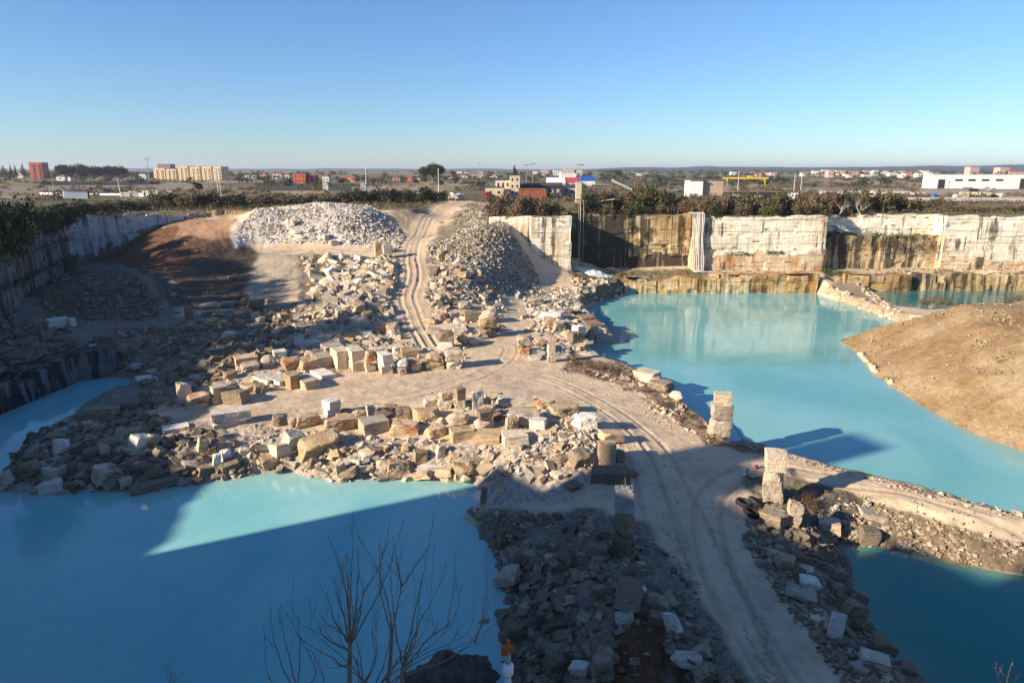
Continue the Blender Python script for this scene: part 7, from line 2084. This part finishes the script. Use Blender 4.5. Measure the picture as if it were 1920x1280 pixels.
# ------------------------------------------------------------------ trees on the plain
def tree(name, label, px, d, ytop, ybase_crown, wpx, m, n, size, group=None, shape='round', trunk_r=0.25, seed=1):
    x = far_pos(px, d); zt = ztop(px, ytop, d); zb = max(ztop(px, ybase_crown, d), PLAIN_Z + 0.3); w = wid(wpx, d)
    root = empty(name, (x, d, PLAIN_Z)); tag(root, label, 'tree', group)
    H_ = zt - PLAIN_Z; hb = zb - PLAIN_Z
    rnd = random.Random(seed)
    blobs = []
    if shape == 'umbrella':
        for i in range(11):
            a = rnd.uniform(0, 6.28); q = math.sqrt(rnd.random()) * 0.36
            cx, cy = q * w * math.cos(a), q * w * math.sin(a)
            zz = hb + (H_ - hb) * (0.55 - 0.9 * (q / 0.36) ** 2 * 0.28 + rnd.uniform(-.08, .08))
            blobs.append(((cx, cy, zz), (w * rnd.uniform(0.14, 0.21), w * rnd.uniform(0.14, 0.21), (H_ - hb) * rnd.uniform(0.28, 0.40))))
    elif shape == 'cone':
        for i in range(9):
            t = i / 8; blobs.append(((rnd.uniform(-.06, .06) * w, rnd.uniform(-.06, .06) * w, hb + (H_ - hb) * t * 0.92), (w * 0.5 * (1 - 0.85 * t), w * 0.5 * (1 - 0.85 * t), (H_ - hb) * 0.13)))
    else:
        for i in range(10):
            a = rnd.uniform(0, 6.28); q = rnd.uniform(0, 0.33); t = rnd.uniform(0.15, 0.85)
            blobs.append(((q * w * math.cos(a), q * w * math.sin(a), hb + (H_ - hb) * t), (w * rnd.uniform(0.14, 0.26), w * rnd.uniform(0.14, 0.26), (H_ - hb) * rnd.uniform(0.14, 0.26))))
    V, F = leaf_cloud(blobs, n, size, seed)
    mesh_np('crown', V, F, M[m], root)
    bm = new_bm(); add_tube(bm, [(0, 0, -0.3), (0.05, 0, H_ * 0.4), (0, 0, max(hb + (H_ - hb) * 0.4, H_ * 0.5))], [trunk_r * 1.2, trunk_r, trunk_r * 0.7], 7)
    for k in range(5):
        a = k * 1.26 + 0.3; zz = max(hb * 0.85, H_ * 0.3)
        add_tube(bm, [(0, 0, zz), (w * 0.16 * math.cos(a), w * 0.16 * math.sin(a), zz + (H_ - zz) * 0.35), (w * 0.3 * math.cos(a), w * 0.3 * math.sin(a), zz + (H_ - zz) * 0.55)], [trunk_r * 0.6, trunk_r * 0.4, trunk_r * 0.15], 5)
    obj_bm('trunk', bm, M['wood'], root)
tree('stone_pine', 'lone stone pine with a wide flat dark crown on the plain', 811, 430, 304.5, 329, 60, 'leafdark', 11000, 0.8, None, 'umbrella', 0.5, 1)
gp = 'umbrella pines on the left skyline'
for i, (px, yt, wp, lab) in enumerate([(122, 308, 34, 'leftmost umbrella pine of the dark group'), (148, 306, 32, 'tallest umbrella pine of the dark group'), (172, 309, 34, 'third umbrella pine in the dark group'), (198, 309, 36, 'broad umbrella pine in the dark group, fourth from left'), (222, 311, 32, 'rightmost umbrella pine of the dark group')]):
    tree('umbrella_pine', lab, px, 640 + i * 12, yt - 2, 329, wp + 5, 'leafdark', 4200, 1.15, gp, 'umbrella', 0.5, 10 + i)
gp = 'cypresses and conifers at the far left'
for i, (px, yt, wp, lab) in enumerate([(8, 309, 16, 'broad dark conifer at the left edge of the skyline'), (22, 308, 6, 'narrow cypress left of a pair'), (30, 309, 6, 'narrow cypress right of a pair'), (45, 306, 12, 'dark conifer just left of the brick-red block')]):
    tree('conifer', lab, px, 760, yt, 327, wp, 'leafdark', 900, 0.9, gp, 'cone', 0.4, 20 + i)
tree('conifer', 'dark green conical tree behind the villa tower', 965, 275, 311, 332, 16, 'leafgreen', 1600, 0.4, None, 'cone', 0.3, 30)
tree('round_tree', 'dark evergreen tree among the houses left of the scree', 370, 300, 341, 356, 26, 'leafdark', 1300, 0.5, None, 'round', 0.3, 31)
tree('round_tree', 'dark evergreen hedge tree left of the pale concrete pole', 640, 420, 333, 344, 26, 'leafdark', 900, 0.6, None, 'round', 0.3, 32)
tree('round_tree', 'grey green tree right of the stone pine', 850, 620, 320, 332, 22, 'leafolive', 900, 0.9, None, 'round', 0.3, 33)
tree('round_tree', 'dark trees left of the brown bare tree above the recess', 1160, 700, 318, 330, 34, 'leafdark', 1300, 1.0, None, 'round', 0.4, 34)
def shadebelt():  # unseen trees added to shade the left cliff top and the hill
    r = random.Random(6)
    for i in range(20):
        n = -94 - i * 5.6; x, y = sn(-66 + r.uniform(-2, 2), n); h = (22.5 if -168 < n < -112 else 19.5) + r.uniform(-1.0, 0.8)
        root = empty('shade_tree', (x, y, PLAIN_Z - 0.2)); tag(root, f'unseen evergreen of the added windbreak beyond the left cliff, {ORD[i]} from the near end', 'tree', 'windbreak beyond the left cliff')
        bl = [((r.uniform(-1, 1), r.uniform(-1, 1), 2.5 + k * 2.2), (4.2 - k * 0.16, 4.2 - k * 0.16, 1.9)) for k in range(10)]
        bl = [((c[0], c[1], min(c[2], h - 1.6)), q) for c, q in bl]
        V, F = leaf_cloud(bl, 1500, 1.3, 900 + i)
        mesh_np('crown', V, F, M['leafdark'], root)
        bm = new_bm(); add_tube(bm, [(0, 0, -0.3), (0, 0, h * 0.8)], [0.4, 0.12], 7); obj_bm('trunk', bm, M['wood'], root)
shadebelt()
BARE = [twig_mesh('branches', 4, 0.36, 0.022, 4, 'twig', 700 + k, 0.62, 0.14, 0.3, (3, 4)) for k in range(2)]
PALE = twig_mesh('branches', 7, 0.36, 0.013, 3, 'paletwig', 710, 0.6, 0.1, 0.9, (3, 4))
def bare_tree(label, px, d, ytop, wpx, group=None, mesh=None, seed=0, z0=PLAIN_Z, m=None):
    x = far_pos(px, d); h = ztop(px, ytop, d) - z0; w = wid(wpx, d)
    root = empty('bare_tree', (x, d, z0)); root.rotation_euler.z = seed * 1.1; tag(root, label, 'tree', group)
    me = mesh or BARE[seed % 2]
    o = bpy.data.objects.new('branches', me); COL.objects.link(o); o.parent = root
    co = np.array([v.co[:] for v in me.vertices]); ext = np.abs(co[:, :2]).max() * 2; top = co[:, 2].max()
    o.scale = (w / ext, w / ext, h / top)
    bm = new_bm(); add_tube(bm, [(0, 0, -0.3), (0, 0, h * 0.22)], [0.02 * h, 0.014 * h], 7); obj_bm('trunk', bm, M['twig' if mesh is None else 'paletwig'], root)
bare_tree('big bare tree in front of the yellow apartments', 427, 350, 297, 36, seed=0)
gp = 'bare poplars left of the stone pine'
for i, (px, yt, wp, lab) in enumerate([(694, 316, 26, 'leftmost low bare poplar'), (711, 311, 24, 'bare poplar left of the middle of the clump'), (729, 306, 24, 'tallest bare poplar of the clump'), (742, 313, 20, 'rightmost bare poplar of the clump')]):
    bare_tree(lab, px, 430 + i * 6, yt, wp, gp, seed=i)
bare_tree('large pinkish bare tree above the recess bushes', 1200, 300, 309, 50, seed=1)
bare_tree('smaller bare tree left of the large pinkish one', 1146, 320, 325, 22, seed=2)
bare_tree('whitish bare tree sprawling over the bushes above the ivy ledge', 1592, 163.5, 347, 110, mesh=PALE, seed=3)
bare_tree('second whitish bare tree, right of the sprawling one', 1640, 168, 352, 80, mesh=PALE, seed=4)
bare_tree('bare tree in the yard left of the white warehouse', 1722, 250, 347, 30, seed=5)
bare_tree('bare tree behind the right end of the long low shed', 1545, 280, 340, 34, seed=6)

# far woods that read as one dark band, and the hills
def woodland():
    r = np.random.default_rng(3)
    Vs, Fs, off = [], [], 0
    for (a, b, d0, d1, n, hmax) in ((-40, 1960, 900, 2600, 520, 9), (440, 1500, 520, 900, 120, 6), (1120, 1960, 2400, 3800, 320, 14), (0, 420, 780, 1200, 120, 9)):
        for i in range(n):
            px = r.uniform(a, b); d = r.uniform(d0, d1); x = far_pos(px, d)
            if fbm(np.array([x * 0.004]), np.array([d * 0.003]), 12, 3)[0] < -0.12: continue
            h = hmax * r.uniform(0.5, 1.0); w = h * r.uniform(0.8, 2.2)
            V, F = leaf_cloud([((0, 0, h * 0.5), (w * 0.6, w * 0.5, h * 0.5)), ((w * r.uniform(-.5, .5), 0, h * 0.4), (w * 0.5, w * 0.4, h * 0.4))], 70, h * 0.35, int(r.integers(1e6)))
            V = V + np.array((x, d, PLAIN_Z))
            Vs.append(V); Fs.append(F + off); off += len(V)
    o = mesh_np('woodland', np.concatenate(Vs), np.concatenate(Fs), M['leafdark'])
    tag(o, 'dark bands of trees scattered across the plain to the horizon', 'woodland', None, 'stuff')
woodland()
def hedgerows(name, m, seed, n, d0, d1, hmax, label, leaf):
    r = np.random.default_rng(seed)
    Vs, Fs, off = [], [], 0
    for i in range(n):
        px = r.uniform(-60, 1980); d = d0 * (d1 / d0) ** r.random(); x = far_pos(px, d)
        if fbm(np.array([x * 0.012]), np.array([d * 0.02]), seed, 3)[0] < 0.02: continue
        h = hmax * r.uniform(0.35, 1.0); w = h * r.uniform(0.8, 3.0)
        V, F = leaf_cloud([((0, 0, h * 0.4), (w * 0.6, w * 0.5, h * 0.5)), ((w * r.uniform(-.7, .7), 0, h * 0.3), (w * 0.5, w * 0.4, h * 0.35))], 80, h * leaf, int(r.integers(1e6)))
        V = V + np.array((x, d, PLAIN_Z)); Vs.append(V); Fs.append(F + off); off += len(V)
    tag(mesh_np(name, np.concatenate(Vs), np.concatenate(Fs), M[m]), label, 'scrub', None, 'stuff')
hedgerows('scrub', 'leafbrown', 31, 900, 225, 800, 2.6, 'brown winter scrub scattered over the plain', 0.4)
hedgerows('scrub', 'leafolive', 37, 800, 225, 900, 2.8, 'olive scrub scattered over the plain', 0.4)
hedgerows('scrub', 'leafdark', 41, 420, 420, 1100, 5.0, 'dark hedges and small trees across the plain', 0.4)
def hills():
    M['hill'] = m_plain('wooded_hill', (0.06, 0.075, 0.05), 0.95, 0.5, 0.012)
    def ridge(prof, d, depth, seed):
        px = np.linspace(prof[0][0], prof[-1][0], 260)
        top = np.interp(px, [p[0] for p in prof], [p[1] for p in prof])
        x = np.array([far_pos(p, d) for p in px])
        zt = np.array([ztop(p, t, d) for p, t in zip(px, top)]) + 4 * fbm(x * 0.006, x * 0, seed, 4)
        rows = []
        for k in range(9):
            t = k / 8
            y = d - depth * (1 - t); f = t * t * (3 - 2 * t)
            rows.append(np.c_[x * (y / d), np.full_like(x, y), PLAIN_Z - 2 + (zt - PLAIN_Z + 2) * f * (1 + 0.06 * fbm(x * 0.004, np.full_like(x, y * 0.004), seed + 3, 3))])
        rows.append(np.c_[x * 1.1, np.full_like(x, d + depth), np.full_like(x, PLAIN_Z - 5)])
        n = len(px); i = np.arange(len(rows) - 1)[:, None] * n + np.arange(n - 1)[None, :]
        f = np.stack([i, i + 1, i + n + 1, i + n], -1).reshape(-1, 4)
        tag(mesh_np('hills', np.concatenate(rows), f, M['hill'], smooth=True), kind='structure')
    ridge([(1060, 318), (1130, 315.5), (1200, 313.5), (1260, 314), (1330, 312), (1420, 313.5), (1500, 314), (1580, 313), (1680, 312.5), (1740, 310.5), (1830, 310.5), (1900, 309), (2000, 308)], 4200, 1400, 5)
    ridge([(-200, 316), (60, 316.5), (240, 315.5), (420, 317), (600, 316), (760, 317), (900, 316.5), (1100, 317.5)], 5200, 1500, 9)
hills()

# ------------------------------------------------------------------ haze of the plain
def haze():
    m = bpy.data.materials.new('haze'); m.use_nodes = True
    t = m.node_tree; t.nodes.clear()
    o = t.nodes.new('ShaderNodeOutputMaterial'); v = t.nodes.new('ShaderNodeVolumePrincipled')
    v.inputs['Color'].default_value = (0.75, 0.84, 1.0, 1); v.inputs['Density'].default_value = HAZE
    v.inputs['Anisotropy'].default_value = 0.2
    t.links.new(v.outputs[0], o.inputs['Volume'])
    bm = new_bm(); add_box(bm, (0, 3500, 33), (17000, 11000, 84))
    ob = obj_bm('haze', bm, m); tag(ob, kind='stuff')
    ob['label'] = 'pale blue haze over the plain'; ob['category'] = 'haze'
HAZE = 0.00011
haze()

# ------------------------------------------------------------------ small things in the pit
def hose(pts, r, label, m='hose', group='hoses hanging on the cliff'):
    bm = new_bm(); add_tube(bm, smooth_pts(pts), r, 6)
    tag(obj_bm('hose', bm, M[m], None, True), label, 'hose', group)
hx = [at_y(p, 400, 153)[0] for p in (1300, 1303, 1306, 1309, 1312, 1315, 1318, 1321)]
HL = ['outermost left hose of the bundle on the cliff', 'second hose from the left in the bundle on the cliff', 'third hose from the left in the bundle', 'fourth hose in the bundle, in the middle', 'fifth hose in the bundle, right of the middle', 'sixth hose in the bundle, greyish', 'seventh hose in the bundle, bending at the foot', 'outermost right hose sagging along the ledge']
rh = random.Random(8)
for i, x in enumerate(hx):
    y0 = 152.7 if x > 41.2 else 156.9
    y0 = 152.9
    end = x + (1.5 + i * 0.35 if i < 5 else 5 + 3 * (i - 5))
    hose([(x + rh.uniform(-.3, .3), 156.5, 16.6), (x, 153.6, 16.7), (x, y0, 15.4), (x + rh.uniform(-.15, .15), y0 - 0.1, 11), (x + 0.1 + i * 0.05, y0 - 0.25, 6.6), (x + 0.4, y0 - 0.7, 4.3), (x + 1.2, y0 - 1.6, 3.95), (end, y0 - 1.2, 4.05)], 0.11, HL[i], ('hose', 'hose', 'pole', 'hose', 'palepole', 'pole', 'palepole', 'hose')[i])
for i, px in enumerate((1086, 1089, 1095)):
    x = at_y(px, 400, 157)[0]
    bm = new_bm(); add_tube(bm, smooth_pts([(x, 163, 19.0), (x, 158.2, 18.6), (x + .05, 157.9, 12), (x, 157.7, 3.2)]), 0.06, 5)
    tag(obj_bm('cable', bm, M[('pole', 'palepole', 'pole')[i]], None), ('left cable hanging in the dark recess', 'middle pale cable hanging in the dark recess', 'right cable hanging in the dark recess')[i], 'cable', 'cables in the dark recess')
# white heap on the floor of the recess
def heap(name, label, c, rx, ry, h, m, seed, cat='heap', n=44):
    g = np.linspace(-1.05, 1.05, n); X, Y = np.meshgrid(g, g, indexing='ij')
    q = np.hypot(X, Y); ang = np.arctan2(Y, X)
    q = q * (1 + 0.22 * fbm(np.cos(ang) * 1.5 + 9, np.sin(ang) * 1.5, seed, 3))
    z = h * np.clip(1 - q, -0.08, 1) ** 1.0
    z = np.where(q < 1, h * (1 - q) ** 0.9, -0.3 * (q - 1) * 6)
    x, y = (c[0] + X * rx).ravel(), (c[1] + Y * ry).ravel()
    gz = H(x, y)
    z = (gz if name != 'dirt_mound' else np.full_like(gz, -0.7)) + z.ravel() + np.where(q.ravel() < 1, 0.16 * h * fbm(x * 1.3, y * 1.3, seed, 4) + 0.08 * fbm(x * 4, y * 4, seed, 2), 0)
    i = np.arange(n - 1)[:, None] * n + np.arange(n - 1)[None, :]
    f = np.stack([i, i + n, i + n + 1, i + 1], -1).reshape(-1, 4)
    f = f[(q.ravel()[f] < 1.06).any(1)]
    return tag(mesh_np(name, np.c_[x, y, z], f, m, smooth=True), label, cat)
heap('lime_heap', 'small white lime heap on the floor of the dark recess', (18.5, 153.5, 2.8), 4.2, 2.4, 1.5, M['whitesheet'], 3)
heap('dirt_mound', 'dark crumbly dirt mound at the bottom edge of the left pool', (*at_z(838, 1262, 1.0), 0.5), 3.0, 3.2, 3.0, m_plain('dark_dirt', (0.12, 0.095, 0.075), 0.95, 0.5, 2.0), 5, n=70)
# tyres, buckets and litter at the junction
def tyre(px, py, rz, tilt, label):
    x, y, z = hit(px, py)
    root = empty('tyre', (x, y, z + 0.05), rz); tag(root, label, 'tyre', 'old tyres by the big grey block')
    bm = new_bm()
    R_, r = 0.48, 0.16; n, k = 22, 9
    vs = [[bm.verts.new(((R_ + r * math.cos(b * 2 * math.pi / k)) * math.cos(a * 2 * math.pi / n), (R_ + r * math.cos(b * 2 * math.pi / k)) * math.sin(a * 2 * math.pi / n), r + r * 1.1 * math.sin(b * 2 * math.pi / k))) for b in range(k)] for a in range(n)]
    for a in range(n):
        for b in range(k): bm.faces.new((vs[a][b], vs[(a + 1) % n][b], vs[(a + 1) % n][(b + 1) % k], vs[a][(b + 1) % k]))
    o = obj_bm('casing', bm, M['rope'], root, True); o.rotation_euler = (tilt, 0.15, 0)
tyre(1394, 947, 0.2, 0.05, 'black tyre lying flat nearest the haul road')
tyre(1408, 965, 0.8, 0.25, 'black tyre below the flat one, slightly tilted')
tyre(1416, 945, 1.4, 0.5, 'black tyre leaning at the foot of the leaning pillar')
def bucket(px, py, m, label, s=0.15):
    x, y, z = hit(px, py)
    root = empty('bucket', (x, y, z)); tag(root, label, 'bucket', 'buckets by the leaning pillar')
    bm = new_bm(); add_tube(bm, [(0, 0, 0), (0, 0, s * 1.1), (0, 0, s * 2)], [s * 0.75, s * 0.9, s], 12); obj_bm('body', bm, M[m], root, True)
    bm = new_bm(); add_tube(bm, [(0, 0, s * 2), (0, 0, s * 2.12)], s * 1.06, 12); obj_bm('lid', bm, M[m], root)
bucket(1401, 885, 'bluepaint', 'blue bucket left of the leaning pillar')
bucket(1418, 879, 'reddoor', 'red bucket behind the blue one')
bucket(1395, 893, 'whitesheet', 'white bucket at the left of the litter', 0.13)
def crate():
    x, y, z = hit(1413, 892)
    root = empty('pallet', (x, y, z), 0.4); tag(root, 'wooden pallet with boards lying by the buckets', 'pallet')
    for k in range(6):
        bm = new_bm(); add_box(bm, (0, -0.5 + k * 0.2, 0.2), (1.3, 0.14, 0.04)); obj_bm('board', bm, M['paletwig'], root)
    for k in (-0.55, 0, 0.55):
        bm = new_bm(); add_box(bm, (k, 0, 0.09), (0.1, 1.1, 0.17)); obj_bm('runner', bm, M['wood'], root)
crate()
rs = random.Random(12)
for i, (px, py, L, a) in enumerate([(1520, 1050, 2.6, 0.4), (1535, 1062, 3.2, 0.6), (1552, 1058, 2.2, 0.1), (1560, 1080, 2.8, 0.8), (1545, 1045, 2.4, -0.3), (1575, 1075, 2.0, 1.2)]):
    x, y, z = hit(px, py)
    bm = new_bm(); add_tube(bm, smooth_pts([(-L / 2, 0, 0.05), (0, 0.08, 0.2), (L / 2, -0.05, 0.12)]), [0.07] * 13, 6)
    o = obj_bm('driftwood', bm, M['paletwig'] if i % 2 else M['wood'], None, True); o.location = (x, y, z + 0.15); o.rotation_euler = (0, 0.1, -a)
    tag(o, ('longest pale' if i == 1 else 'dark' if i % 2 == 0 else 'pale') + f' stick in the driftwood by the lower pool, {ORD[i]} piece', 'driftwood', 'driftwood pile by the lower pool')
# pole with an orange fitting in the very foreground
def pipe_post():
    zc = 12.0
    b = Vector(at_depth(950, 1330, zc)); s = zc / FPX
    root = empty('pipe_post', b); tag(root, 'white pipe post with a grey cone and a rusty orange fitting on top', 'post')
    up = Vector(at_depth(951, 1200, zc)) - b
    def P(px, py): return Vector(at_depth(px, py, zc)) - b
    base = P(952, 1330) - Vector((0, 0, 3))
    bm = new_bm(); add_tube(bm, [base, P(952, 1262)], 0.055, 12); obj_bm('pipe', bm, M['palepole'], root, True)
    bm = new_bm(); add_tube(bm, [P(952, 1266), P(952, 1262), P(953, 1246), P(953, 1243)], [0.07, 0.098, 0.098, 0.08], 14); obj_bm('cap', bm, M['whitesheet'], root, True)
    bm = new_bm(); add_tube(bm, [P(953, 1243), P(951, 1234), P(949, 1226)], [0.05, 0.07, 0.085], 12); obj_bm('cone', bm, M['concrete'], root, True)
    bm = new_bm(); add_tube(bm, [P(949, 1226), P(950, 1214)], 0.05, 10); add_tube(bm, [P(941, 1215), P(962, 1212)], 0.055, 10); add_tube(bm, [P(953, 1212), P(953, 1199)], 0.038, 10); add_box(bm, P(945, 1222), (0.1, 0.1, 0.08)); obj_bm('fitting', bm, M['orange'], root)
pipe_post()
